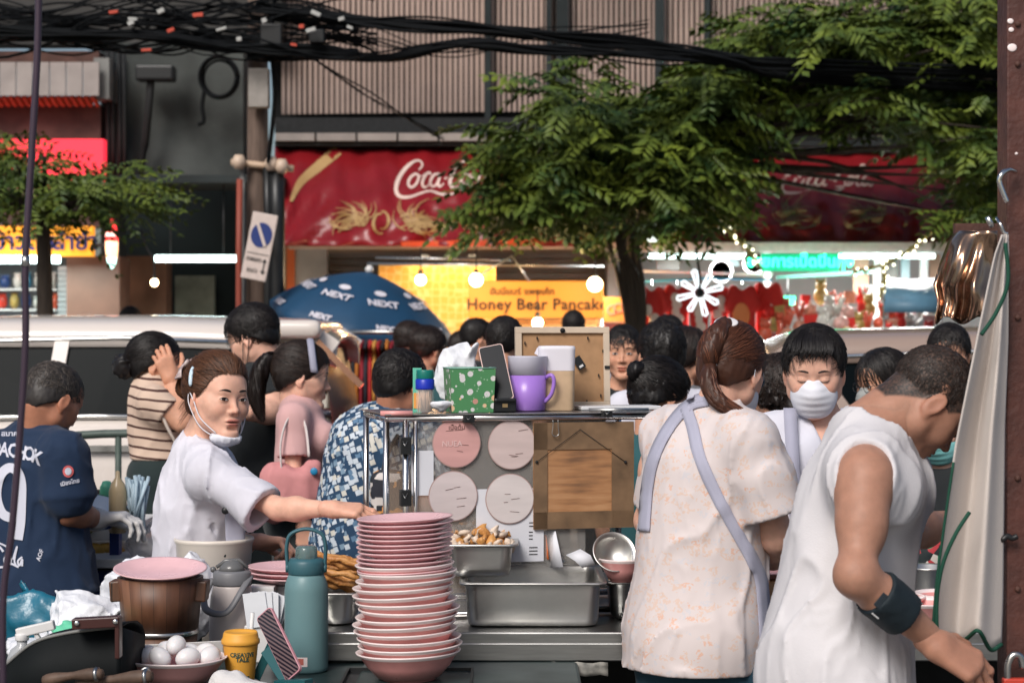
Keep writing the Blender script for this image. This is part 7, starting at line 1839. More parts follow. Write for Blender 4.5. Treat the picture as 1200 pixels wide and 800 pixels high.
def root(label, J, group=None): return thing('person', (J['pelvis'].x, J['pelvis'].y, .0), label, 'person', group)
def spectacles(t, f, m, r_=.02):
 mb = MB()
 for x in (-1, 1):
  mb.tube([f.p(x*.032+r_*math.cos(a), .098-.004*abs(math.cos(a)), -.002+r_*.85*math.sin(a)) for a in np.linspace(0, 6.283, 22)], .0013, 6); mb.tube([f.p(x*.052, .092, .004), f.p(x*.078, .03, .006), f.p(x*.080, -.012, .002)], .0013, 6)
 mb.tube([f.p(-.012, .104, .0), f.p(.012, .104, 0)], .0012, 6); return mb.build('spectacles', m, t)
def woman_white():
 H = 1.58; yb = 5.42
 J = skel(P(230, 0, yb).x, yb, 248, H, 4, w=.92)
 hd = P(256, 467, 5.40); ne = P(232, 518, 5.46)
 J.update(head=hd, neck=ne, shR=P(246, 552, 5.30), shL=P(252, 548, 5.60), chest=P(232, 588, 5.47), waist=P(228, 655, 5.47), pelvis=P(226, 722, 5.47),
    elR=P(326, 596, 5.22), wrR=P(386, 596, 5.14), elL=P(275, 640, 5.62), wrL=P(302, 633, 5.52))
 f = Frame(hd, 219, 0, -3, .93)
 t = root('woman in a white T-shirt with a chin-worn mask, reaching over the counter', J)
 hands = [dict(wrist=P(386, 596, 5.14), fdir=(1, -.05, -.06), back=(0, -.35, .94), side=-1, curl=(20, 28, 34, 40), thumb=(55, 30), sc=.93, spread=3),
    dict(wrist=P(300, 634, 5.52), fdir=(1, -.1, -.02), back=(0, .3, 1), side=-1, curl=(40, 45, 50, 55), sc=.95)]
 b, hs = make_body(t, J, f, 'warm', fem=True, fat=.90, armr=.82, hands=hands, hh=.0026, h=.007, face=dict(eyes='open', gaze=(.5, .05), brow=1.15, browz=.0225), head=dict(w=1.0, jaw=1.0, cheek=1.12, lips=1.08, open_=.15), lips=(.50, .17, .14))
 b['label'] = 'warm-skinned body turned towards the counter'
 def ex(a):
  c = (.012, -.098, .050); sd = Sdf(); sd.ell(f.p(*c), f.r(.042, .036, .040), f.N); sd.disp(lambda p, D: vnoise(p*110)*.008); V, Q = sd.mesh(.0035); a.add(V, Q)
  for k in range(3):
   V, Q = lock_bundle(f, [(.02, -.07, .06+.02*k), (.035, -.12, .075+.01*k), (.05, -.13, .02), (.03, -.10, -.01)], [.012, .018, .016, .004], 60, .002, 30+k, wav=.004); a.add(V, Q, 0, lockcol(V, 39, k))
  rs = random.Random(5)
  m = MB()
  for i in range(150):
   th = rs.uniform(-1.4, 1.4); x = .066*math.sin(th); y = rs.uniform(-.10, .05); z = .036+.09*math.cos(th)*math.sqrt(max(0, 1-((y+.018)/.12)**2)); L = rs.uniform(.015, .045); d = Vector((rs.uniform(-.5, .5)+x*6, -.6+rs.uniform(-.5, .5), rs.uniform(.1, .8))).normalized()
   p0 = Vector((x, y, z)); pts = [f.p(*(p0+d*L*k/4+Vector((0, -.006, -.010))*(k/4)**2*rs.uniform(0, 2))) for k in range(5)]; m.tube(pts, [.0006, .0006, .0005, .0004, .0002], 3)
  for i in range(26):
   x_ = .066; p0 = Vector((x_+rs.uniform(-.004, .006), rs.uniform(-.045, .0), rs.uniform(-.02, .03))); pts = [f.p(*(p0+Vector((.004*k, -.012*k+rs.uniform(-.003, .003), -.016*k)))) for k in range(5)]; m.tube(pts, [.0008, .0008, .0006, .0005, .0002], 3)
  a.mb(m)
 hair(t, f, 'brown', 'tied', 1500, 3, fr=.074, temple=.012, back=-.070, length=.085, off=.012, tie=(.0, -.13, .075), extra=ex, width=.0016, h=.0036, jitter=.22, lift=.009, bulk=(0, -.004, .006))
 m = MB();
 for k in range(5): m.tube(crv([f.p(.042+.004*k, -.088-.008*k, .112-.008*k), f.p(.074, -.090-.008*k, .088-.008*k), f.p(.082, -.080-.007*k, .056)], 4), .0034, 6)
 m.tube([f.p(.060, -.078, .108), f.p(.068, -.112, .078)], .006, 8); m.build('claw_clip', mat('clip_brown', (.30, .20, .20), .35, color2=(.6, .52, .5), nscale=80), t)
 m = MB(); m.tube(crv([f.p(.080, -.016, .090), f.p(.0915, -.006, .064), f.p(.095, .0, .034)], 4), [.003, .005, .006, .006, .006, .006, .006, .005, .003], 8, flat=.6); m.build('snap_clip', mat('clip_blue', (.30, .50, .62), .4, color2=(.75, .8, .85), nscale=260), t)
 face_mask(t, f, hs, maskw, low=True)
 m = MB(); m.tube(crv([f.p(.055, -.03, -.135), f.p(.05, .02, -.150), f.p(.02, .05, -.165)], 4), .0012, 5); m.build('necklace', mat('gold', (.6, .35, .1), .3, metal=1), t)
 def extra(sd):
  k = J['k']; a = J['shR']; e = P(306, 596, 5.24)
  sd.cap(P(216, 600, 5.45), P(216, 720, 5.47), .065, .085, .06); sd.cap(P(242, 580, 5.48), P(246, 700, 5.5), .060, .085, .06)
 tshirt(J, 'white_tee', w_tee, t, fem=True, fat=.92, ease=.010, sleeve=.66, hem=P(0, 742, 5.4).z, amp=.0095, seed=4, h=.0058, neck_r=.066, arms='RL', fold=(15, 15, 8), extra=extra, neck_tilt=.015, sleeves={'R': ([P(250, 556, 5.32), P(272, 572, 5.28), P(308, 598, 5.23)], [.048, .054, .066]), 'L': ([J['shL'], J['shL'].lerp(J['elL'], .7)], [.05, .07])})
 q = MB(); rs = random.Random(2)
 c0 = P(268, 606, 5.20)
 trousers(J, drk, t); shoes(J, shoe, t)
 ap = Sdf(); ap.rbox(P(276, 618, 5.36), (.05, .02, .09), .006); ap.disp(cloth_fold(.003, (40, 40, 20), 2)); sdf_obj(ap, .005, 'waist_pouch', lav, t)
 m = MB(); m.sphere(P(264, 598, 5.24), (.010, .006, .010), 12); m.tube([P(264, 592, 5.24), P(262, 584, 5.26)], .002, 5); m.build('black_charm', black, t)
woman_white()
def woman_pattern():
 y = 4.72; J = skel(P(822, 0, y).x, y, -28, 1.62, 6, w=.95)
 hd = P(857, 434, 4.78); ne = P(838, 482, 4.74)
 J.update(head=hd, neck=ne, shR=P(880, 515, 4.62), shL=P(778, 508, 4.86), chest=P(832, 568, 4.76), waist=P(824, 655, 4.74), pelvis=P(814, 740, 4.72), elR=P(910, 628, 4.66), wrR=P(905, 656, 4.88), elL=P(762, 610, 5.0), wrL=P(800, 655, 5.2))
 f = Frame(hd, -32, -18, 4, .90); t = root('woman seen from behind in a pale orange patterned top with crossed apron straps', J)
 b, hs = make_body(t, J, f, 'warm', fem=True, hh=.003, h=.0075, hands=[dict(wrist=P(905, 655, 4.88), fdir=(-.2, 1, -.1), back=(.6, 0, .8), side=-1, curl=(30, 35, 40, 40))], face=dict(eyes='open'), head=dict(w=1.02), armr=1.08)
 def ex(a):
  tail(a, f, [(-.002, -.112, -.022), (.006, -.130, -.045), (.016, -.128, -.085), (.050, -.118, -.120), (.105, -.085, -.140), (.150, -.055, -.155)], [.014, .021, .024, .022, .015, .004], 220, 5, .0026, h=.0045)
  tail(a, f, [(0, -.085, .105), (.0, -.122, .06), (-.003, -.132, .01), (-.002, -.118, -.02)], [.020, .030, .026, .014], 160, 6, .0022, h=.0045)
 hair(t, f, 'auburn', 'tied', 1500, 7, fr=.060, temple=-.004, back=-.085, length=.085, off=.011, tie=(-.001, -.125, -.02), extra=ex, width=.0017, h=.0038, jitter=.10)
 m = MB(); m.lathe([(.014, -.004), (.0165, 0), (.014, .004)], f.p(-.002, -.117, -.022), 18, axis=f.M@Matrix.Rotation(R(35), 3, 'X')); m.lathe([(.030, -.002), (.0325, 0), (.030, .003)], f.p(0, -.085, .106), 20, axis=f.M@Matrix.Rotation(R(60), 3, 'X'), sy=.55); m.build('hair_ties', mat('tie_white', (.62, .60, .62), .6), t)
 face_mask(t, f, hs, maskw); m = MB(); m.tube([f.p(.052, .092, .004), f.p(.078, .03, .010), f.p(.080, -.012, .008)], .0022, 6); m.tube([f.p(.031+.021*math.cos(a), .099, .018*math.sin(a)) for a in np.linspace(0, 6.283, 20)], .0018, 6); m.build('spectacles', mat('specs_blue', (.02, .06, .10), .4), t)
 def patt(nt, tc):
  mp = node(nt, 'ShaderNodeMapping', {'Vector': tc.outputs['Object'], 'Scale': (48, 48, 80)}); v = node(nt, 'ShaderNodeTexVoronoi', {'Vector': mp.outputs[0], 'Scale': 1.0}); sp = node(nt, 'ShaderNodeSeparateColor', {0: v.outputs['Color']})
  n2 = node(nt, 'ShaderNodeTexNoise', {'Vector': tc.outputs['Object'], 'Scale': 150.0, 'Detail': 2.0}); n3 = node(nt, 'ShaderNodeTexNoise', {'Vector': tc.outputs['Object'], 'Scale': 6.0})
  c1 = ramp(nt, sp.outputs[0], [(0, (.62, .55, .54)), (.50, (.64, .49, .42)), (.72, (.62, .55, .54)), (.82, (.57, .54, .56)), (.90, (.66, .43, .34)), (.96, (.62, .55, .54))])
  k_ = node(nt, 'ShaderNodeMath', {0: n2.outputs['Fac'], 1: .50}, operation='GREATER_THAN'); mx = node(nt, 'ShaderNodeMix', {'Factor': k_.outputs[0]}, data_type='RGBA'); mx.inputs['A'].default_value = (.62, .55, .54, 1); nt.links.new(c1, mx.inputs['B']); return mx.outputs['Result']
 pm_ = node_mat('top_pattern', patt, .85)
 def extra(sd):
  sd.cap(P(814, 560, 4.76), P(808, 790, 4.74), .105, .150, .08); sd.cap(P(846, 560, 4.72), P(844, 790, 4.72), .09, .102, .08)
 tshirt(J, 'patterned_top', pm_, t, fem=False, ease=.016, sleeve=.62, hem=P(0, 782, 4.72).z, amp=.0075, seed=9, h=.006, neck_r=.058, fold=(14, 14, 5), extra=extra, neck_tilt=.012, sleeves={'R': ([P(882, 516, 4.64), P(892, 560, 4.62), P(906, 604, 4.62)], [.058, .070, .078]), 'L': ([P(782, 512, 4.86), P(770, 590, 4.96)], [.052, .064])})
 def strap(pts, wd, name='apron_strap', lift=.004):
  o = bpy.data.objects['patterned_top']; dg = bpy.context.evaluated_depsgraph_get(); L = []
  bpy.context.view_layer.update(); inv = wm(o).inverted()
  c = crv([Vector((a, b, 0)) for a, b in pts], 8); rows = [[], [], [], []]
  cam_ = Vector((0, 0, CAMZ))
  for i, p in enumerate(c):
   tt = (c[min(i+1, len(c)-1)]-c[max(i-1, 0)]).normalized(); n_ = Vector((-tt.y, tt.x, 0));
   for k, s_ in enumerate((-.5, -.17, .17, .5)):
    q = p+n_*wd*s_; ray = Vector(((q.x-600)/F, 1, (HZ-q.y)/F)).normalized(); hit, loc, nor, _ = o.ray_cast(inv@cam_, ray);
    w_ = (loc+nor*lift+J_root) if hit else P(q.x, q.y, 4.70)
    if not hit and rows[k]: w_ = rows[k][-1]+Vector(((c[i].x-c[i-1].x)/F*4.7, 0, -(c[i].y-c[i-1].y)/F*4.7))
    rows[k].append(w_)
  m = MB(); m.sheet(rows); m.build(name, lav, t, solid=.003)
 J_root = t.location.copy()
 strap([(830, 470), (808, 476), (786, 500), (768, 535), (760, 570), (756, 622)], 13); strap([(803, 474), (812, 500), (822, 540), (845, 590), (868, 632), (884, 662), (892, 690), (897, 770)], 14)
 strap([(806, 472), (830, 466), (850, 466)], 10)
 trousers(J, jean, t, top=.835, g=.0); shoes(J, shoe, t)
woman_pattern()
def man_vneck():
 y = 5.55; J = skel(P(960, 0, y).x, y, 176, 1.68, 3, w=1.08)
 hd = P(954, 436, y-.05); J.update(head=hd, neck=P(961, 494, y), shR=P(903, 512, y-.02), shL=P(1016, 512, y), chest=P(962, 560, y), waist=P(964, 640, y), pelvis=P(964, 700, y), elR=P(890, 590, y), wrR=P(915, 650, y-.22), elL=P(1032, 600, y), wrL=P(1005, 655, y-.22))
 f = Frame(hd, 170, -13, 0, .955); t = root('man in a white V-neck looking down above a white face mask', J)
 b, hs = make_body(t, J, f, 'warm', fat=1.05, hh=.003, h=.009, face=dict(eyes='closed', brow=1.0), head=dict(w=1.04, jaw=1.08), hands=[dict(wrist=P(915, 650, y-.22), fdir=(.3, -1, -.2), back=(0, 0, 1), side=1, curl=(30, 35, 40, 40))])
 def ex(a):
  for k in range(26):
   x = -.052+.104*k/25; V, Q = lock_bundle(f, [(x*.6, .02, .130), (x*.9, .068, .108), (x, .092, .088), (x*1.05+.002*math.sin(k*5)+.006, .099, .070+.010*math.sin(k*2.3)+abs(x)*.06)], [.006, .008, .006, .0015], 14, .0018, 60+k); a.add(V, Q)
 hair(t, f, 'black', 'bowl', 1600, 11, fr=.078, temple=.006, back=-.085, length=.034, off=.014, w=1.05, extra=ex, width=.0018, nz=.003, h=.0038, bulk=(0, 0, .004))
 face_mask(t, f, hs, maskw)
 tshirt(J, 'white_vneck', w_vneck, t, ease=.014, sleeve=.55, hem=.84, amp=.007, seed=12, h=.008, neck_r=.078, v=True, fold=(12, 12, 5), neck_tilt=.012)
 m = MB()
 for (u0, v0, u1, v1, dy) in ((925, 478, 934, 640, -.135), (992, 478, 1000, 640, -.13)):
  rows = [[P(u0-7+(u1-u0)*s, v0+(v1-v0)*s, y+.0+dy*(.62+.5*min(1, s*3))), P(u0+8+(u1-u0)*s, v0+(v1-v0)*s, y+dy*(.64+.5*min(1, s*3)))] for s in np.linspace(0, 1, 12)]; m.sheet(rows)
 m.build('apron_strap', lav, t, solid=.003)
 trousers(J, drk, t); shoes(J, shoe, t)
man_vneck()
def man_tank():
 y = 3.95; J = skel(P(968, 0, y).x, y, -66, 1.78, 10, w=1.0)
 hd = P(1088, 472, 4.0); ne = P(1018, 497, 3.97)
 J.update(head=hd, neck=ne, shR=P(1013, 556, 3.80), shL=P(1045, 545, 4.12), chest=P(1010, 600, 3.98), waist=P(982, 690, 3.97), pelvis=P(962, 775, 3.95), elR=P(1003, 674, 3.70), wrR=P(1092, 748, 3.78), elL=P(1060, 625, 4.30), wrL=P(1122, 610, 4.45))
 f = Frame(hd, -80, -50, 6, .925); t = root('bowed man in a sheer white sleeveless top with a black elbow brace', J)
 hands = [dict(wrist=P(1092, 752, 3.77), fdir=(.85, -.05, -.50), back=(.3, -.65, .65), side=-1, curl=(30, 36, 42, 46), thumb=(35, 25), sc=1.12), dict(wrist=P(1122, 610, 4.45), fdir=(1, .1, -.1), back=(0, 0, 1), side=1, curl=(30, 35, 35, 40))]
 b, hs = make_body(t, J, f, (.42, .215, .145), fat=.86, hh=.003, h=.0062, hands=hands, armr=.92, face=dict(eyes='closed', brow=.9), head=dict(w=1.0, jaw=1.1, nose=1.15), scalp=((.028, .024, .022), .93), lips=(.26, .10, .07))
 a = Acc(); reg = lambda q: (hairline(q) > .004) & (np.sqrt(((q-np.array([.0, .01, .12]))**2).sum(1)) > .035); V, Q = strands(f, 6000, reg, lambda q: (q-np.array([0, -.06, .12]))+np.array([0, .03, -.045]), .011, .0012, .002, .0008, 3, 5, 1, .10); a.add(V, Q, 0, lockcol(V, 12)); a.build('cropped_hair', hair_mat('dark'), t)
 sheer = mat('sheer_white', (.68, .66, .68), .8, noise=.08, nscale=7, bump=.1, bscale=300, alpha=.90)
 k = J['k']; N, r, fw, u = body_axes(J); sd = body_sdf(J, None, False, .88, '', False, g=.013, head_neck=False)
 sd.cap(P(1003, 548, 3.86), P(1040, 542, 4.08), .055, .055, .04)
 sd.cap(P(994, 600, 3.96), P(984, 800, 3.93), .08, .115, .09); sd.cap(P(1012, 620, 4.0), P(1004, 800, 3.93), .065, .095, .07); sd.cap(P(992, 730, 3.90), P(992, 840, 3.87), .085, .11, .06); sd.cap(P(968, 670, 3.95), P(948, 800, 3.92), .04, .065, .06)
 sd.disp(cloth_fold(.008, (16, 16, 3.0), 21))
 sR, eR = J['shR'], J['elR']; sd.cap(P(1019, 532, 3.74), P(1010, 600, 3.70), .068, .062, .004, 's'); sd.cap(P(1021, 548, 3.70), P(1013, 590, 3.66), .072, .066, .01, 's')
 sd.cap(P(1070, 530, 4.22), P(1072, 600, 4.28), .085, .08, .004, 's')
 sd.ell(ne+u*.040+fw*.030, (.068, .080, .060), N, .004, 's'); sd.plane((0, 0, .70), (0, 0, -1))
 sdf_obj(sd, .0055, 'sleeveless_top', sheer, t)
 a_, b_ = P(1003, 690, 3.72), P(1040, 712, 3.76); d = (J['wrR']-J['elR']).normalized(); c0 = J['elR']+d*.055; c1 = J['elR']+d*.135
 sd = Sdf(); sd.cap(c0-d*.02, c1+d*.02, .0475, .0465, .01); sd.disp(lambda p, D: vnoise(p*60)*.0015); sd.plane(c0, -d); sd.plane(c1, d); sdf_obj(sd, .004, 'elbow_brace', mat('brace_black', (.006, .014, .020), .7, bump=.2, bscale=400), t)
 m = MB(); cc = (c0+c1)/2+Vector((-.02, -.052, .008)); Mx = Matrix((d, Vector((0, 1, 0)), d.cross(Vector((0, 1, 0))))).transposed(); m.box(cc, (.03, .003, .032), Mx); m.box(cc+Vector((-.016, -.002, -.024)), (.020, .002, .003), Mx, 1); m.build('brace_badge', [mat('brace_patch', (.03, .04, .05), .4), white], t, bevel=.001)
 trousers(J, cloth('grey_shorts', (.20, .19, .20)), t, top=.82, g=.002); shoes(J, shoe, t)
man_tank()
def man_navy():
 y = 6.1; J = skel(P(42, 0, y).x, y, -38, 1.70, 8, w=1.0); hd = P(62, 470, 6.1)
 J.update(head=hd, neck=P(48, 507, 6.1), shR=P(76, 532, 5.98), shL=P(4, 528, 6.22), chest=P(40, 570, 6.12), waist=P(36, 640, 6.1), pelvis=P(34, 705, 6.1), elR=P(80, 598, 5.98), wrR=P(112, 608, 6.12), elL=P(0, 610, 6.35), wrL=P(60, 620, 6.5))
 f = Frame(hd, -42, -28, 0, .93); t = root('man in a navy jersey numbered nine, wearing a white work glove', J)
 b, hs = make_body(t, J, f, 'brown', hh=.0036, h=.009, armr=1.1, head=dict(w=1.02), face=dict(eyes='closed'))
 hair(t, f, 'grey', 'short', 900, 13, fr=.064, back=-.07, length=.03, off=.007, h=.0045, width=.0018)
 gl_ = Sdf(); hand_sdf(gl_, P(110, 608, 6.12), (1, .1, .1), (0, 0, 1), -1, 1.12, (30, 35, 38, 40)); gl_.cap(P(106, 606, 6.12), P(113, 608, 6.12), .036, .034, .01); sdf_obj(gl_, .0045, 'work_glove', MATS['glove_white'], t)
 def extra(sd): sd.cap(P(76, 535, 5.98), P(80, 580, 5.98), .068, .078, .04); sd.cap(P(38, 560, 6.12), P(40, 710, 6.1), .15, .19, .06); sd.cap(P(66, 630, 6.05), P(72, 720, 6.03), .09, .12, .05); sd.cap(J['neck']+Vector((0, 0, -.02)), J['neck']+Vector((.005, 0, .02)), .062, .060, .02)
 jr = tshirt(J, 'navy_jersey', navy, t, ease=.014, sleeve=.72, hem=P(0, 690, 6.1).z, amp=.007, seed=15, h=.0075, neck_r=.052, fold=(12, 12, 6), sleeve_r=.078, extra=extra, neck_tilt=.015)
 bpy.context.view_layer.update(); rt = t.location.copy(); prn = mat('jersey_print', (.55, .56, .64), .7)
 def onto(mb, mi_from=0):
  out = []
  for v in mb.v:
   v = Vector(v); d = (v-Vector((0, 0, CAMZ))).normalized(); hit, loc, nor, _ = jr.ray_cast(Vector((0, 0, CAMZ))-rt, d); out.append((loc+rt-d*.004) if hit else None)
  o = MB(); keep = {}
  for i, v in enumerate(out):
   if v is not None: keep[i] = len(o.v); o.v.append(tuple(v))
  for fa in mb.f:
   if all(i in keep for i in fa): o.f.append(tuple(keep[i] for i in fa)); o.m.append(0); o.sm.append(False)
  return o
 def tx(s, size, u_, v_, shear=0, ang=0, sx=1, bold=0):
  g_ = MB(); cu = MB(); cu.text(s, size*6.0/F, (0, 0, 0), Matrix.Identity(3), ext=0, bold=bold)
  M_ = Matrix.Rotation(R(ang), 3, 'Z'); base = P(u_, v_, 5.9)
  for v in cu.v: w_ = M_@Vector(v); g_.v.append(tuple(base+Vector((w_.x*sx, 0, w_.y))))
  g_.f = cu.f; g_.m = [0]*len(cu.f); g_.sm = [False]*len(cu.f); return onto(g_)
 tot = MB()
 def merge(a): tot.add(a.v, a.f)
 merge(tx('U', 26, -16, 526, 0, -14, .9, .0012))
 for i, (ch, u_, v_) in enumerate((('P', -4, 527), ('A', 5, 527), ('C', 15, 528), ('H', 25, 530), ('O', 34, 532), ('K', 43, 536))): merge(tx(ch, 22, u_, v_, 0, -6-i*3, .75, .0018))
 merge(tx('สมาคม', 8, 14, 508, 0, 0, 1.1, .0006))
 def stroke(pts, wd):
  c = crv([Vector((a, b, 0)) for a, b in pts], 10); g_ = MB(); L = []
  for i, p in enumerate(c):
   tt = (c[min(i+1, len(c)-1)]-c[max(i-1, 0)]).normalized(); n_ = Vector((-tt.y, tt.x, 0)); L.append([P(*(p+n_*wd*s_)[:2], 5.9) for s_ in (-.5, 0, .5)])
  g_.sheet(L); return onto(g_)
 merge(stroke([(26, 600), (14, 606), (2, 600), (-4, 580), (0, 558), (10, 548), (20, 552), (25, 566), (25, 590), (24, 612), (21, 632)], 11))
 for k_, (pts, wd) in enumerate((([(4, 646), (-2, 640), (-8, 650), (-6, 662), (4, 664), (12, 660), (22, 664)], 2.6), ([(9, 650), (5, 655), (8, 662), (13, 657), (11, 650)], 2.2), ([(15, 655), (20, 640), (17, 656), (19, 662)], 2.0), ([(26, 652), (21, 657), (23, 662), (26, 655), (26, 663)], 2.2), ([(-10, 640), (-2, 636), (8, 640)], 2))): merge(stroke(pts, wd))
 merge(tx('AOF', 7, 47, 650, 0, 70, 1, .0004)); merge(tx('เมืองไทย', 6.5, 82, 565, 0, 12, 1, .0005))
 tot.build('jersey_lettering', prn, t)
 bd = MB(); n_ = 24; bd.add([P(80+6.5*math.cos(6.283*i/n_), 552+7*math.sin(6.283*i/n_), 5.9) for i in range(n_)], [tuple(range(n_))]); ob = onto(bd); ob.build('round_badge', mat('badge_red', (.62, .12, .12), .6), t)
 bd = MB(); bd.add([P(80+4*math.cos(6.283*i/n_), 552+4.5*math.sin(6.283*i/n_), 5.9) for i in range(n_)], [tuple(range(n_))]); ob = onto(bd); ob.v = [tuple(Vector(v)+(Vector((0, 0, CAMZ))-Vector(v)).normalized()*.002) for v in ob.v]; ob.build('badge_centre', MATS['jersey_print'], t)
 trousers(J, drk, t, top=.9, g=.02); shoes(J, shoe, t)
man_navy()
def woman_stripes():
 y = 7.1; J = skel(P(186, 0, y).x, y, -84, 1.56, 2, w=.9); hd = P(183, 427, y); J.update(head=hd, neck=P(176, 457, y), shR=P(180, 470, y-.14), shL=P(184, 470, y+.15), chest=P(186, 490, y), waist=P(188, 525, y), pelvis=P(190, 565, y), elR=P(214, 495, y-.16), wrR=P(201, 445, y-.08), elL=P(218, 500, y+.15), wrL=P(214, 470, y+.05))
 J['hipR'] = P(188, 590, y-.08); J['hipL'] = P(192, 590, y+.08)
 f = Frame(hd, -82, -4, 0, .90); t = root('woman in a brown and cream striped top holding a hand to her face', J)
 b, hs = make_body(t, J, f, 'tan', fem=True, hh=.0038, h=.010, hands=[dict(wrist=P(201, 446, y-.09), fdir=(-.35, -.05, 1), back=(.3, -.9, 0), side=1, curl=(28, 30, 32, 34), sc=.95)])
 def ex(a): sd = Sdf(); sd.ell(f.p(.01, -.125, -.015), f.r(.048, .044, .052), f.N); sd.disp(lambda p, D: vnoise(p*90)*.009); V, Q = sd.mesh(.005); a.add(V, Q)
 hair(t, f, 'black', 'tied', 700, 17, fr=.062, length=.09, off=.011, tie=(0, -.12, 0), extra=ex, width=.0024, h=.005)
 m = MB(); m.tube(crv([f.p(.03, -.085, .02), f.p(.04, -.10, -.01), f.p(.02, -.10, -.045)], 4), .005, 6); m.build('hair_clip', mat('clip_tan', (.4, .25, .15), .5), t)
 def st(nt, tc):
  sp = node(nt, 'ShaderNodeSeparateXYZ', {0: tc.outputs['Object']}); nz = node(nt, 'ShaderNodeTexNoise', {'Vector': tc.outputs['Object'], 'Scale': 4.0}); a_ = node(nt, 'ShaderNodeMath', {0: sp.outputs['X'], 1: .10}, operation='MULTIPLY'); b_ = node(nt, 'ShaderNodeMath', {0: sp.outputs['Z'], 1: a_.outputs[0]}, operation='ADD'); c_ = node(nt, 'ShaderNodeMath', {0: nz.outputs['Fac'], 1: .03}, operation='MULTIPLY'); d_ = node(nt, 'ShaderNodeMath', {0: b_.outputs[0], 1: c_.outputs[0]}, operation='ADD'); e_ = node(nt, 'ShaderNodeMath', {0: d_.outputs[0], 1: 29.0}, operation='MULTIPLY'); g_ = node(nt, 'ShaderNodeMath', {0: e_.outputs[0]}, operation='FRACT'); return ramp(nt, g_.outputs[0], [(0, (.07, .028, .022)), (.24, (.62, .46, .36))])
 tshirt(J, 'striped_top', node_mat('brown_stripes', st, .85), t, fem=True, ease=.010, sleeve=.55, hem=P(0, 538, y).z, amp=.005, seed=18, h=.008, neck_r=.060, sleeve_r=.060)
 sd = Sdf(); sd.ell(P(190, 556, y), (.125, .15, .10)); sd.cap(P(188, 570, y-.07), P(180, 606, y-.08), .09, .08, .05); sd.cap(P(192, 570, y+.08), P(198, 606, y+.09), .09, .08, .05); sd.plane(P(0, 532, y), (0, 0, 1)); sd.plane(P(0, 612, y), (0, 0, -1)); sdf_obj(sd, .010, 'shorts', cloth('dark_green', (.010, .022, .022)), t)
 m = MB(); m.tube(crv([P(184, 470, y-.17), P(196, 500, y-.19), P(206, 520, y-.18), P(204, 535, y-.15)], 4), .006, 6); m.build('bag_strap', mat('strap_pale', (.5, .42, .36), .7), t); shoes(J, shoe, t)
woman_stripes()
def man_black():
 y = 7.7; J = skel(P(322, 0, y).x, y, 66, 1.72, 4, w=1.0); hd = P(296, 397, y); J.update(head=hd, neck=P(309, 433, y), shR=P(322, 452, y+.15), shL=P(318, 450, y-.16), chest=P(312, 485, y), waist=P(312, 530, y), pelvis=P(312, 580, y), elL=P(326, 482, y-.20), wrL=P(288, 484, y-.34), elR=P(322, 500, y+.2), wrR=P(286, 490, y-.1))
 f = Frame(hd, 72, -22, 0, .97); t = root('man in a black T-shirt with glasses and a black chin-worn mask', J)
 b, hs = make_body(t, J, f, 'warm', hh=.004, h=.010, armr=1.12, hands=[dict(wrist=P(288, 484, y-.34), fdir=(-1, 0, .1), back=(0, -.7, .7), side=1, curl=(30, 35, 40, 40))])
 hair(t, f, 'black', 'bowl', 900, 19, fr=.070, temple=.012, back=-.06, length=.05, off=.016, width=.0026, h=.005, bulk=(0, 0, .006)); spectacles(t, f, steel)
 face_mask(t, f, hs, mat('mask_black', (.012, .014, .016), .8), low=True)
 def extra(sd): sd.cap(P(312, 470, y), P(308, 600, y), .16, .15, .06)
 tshirt(J, 'black_tee', blk, t, ease=.014, sleeve=.50, hem=.86, amp=.006, seed=20, h=.010, neck_r=.062, extra=extra, sleeve_r=.066); trousers(J, drk, t); shoes(J, shoe, t)
 m = MB(); c = P(284, 480, y-.36); m.box(c+Vector((-.02, 0, .04)), (.01, .07, .13), Matrix.Rotation(.3, 3, 'Y')); tag(m.build('mobile_phone', black, None, bevel=.004), 'dark phone held by the man in the black T-shirt', 'phone')
man_black()
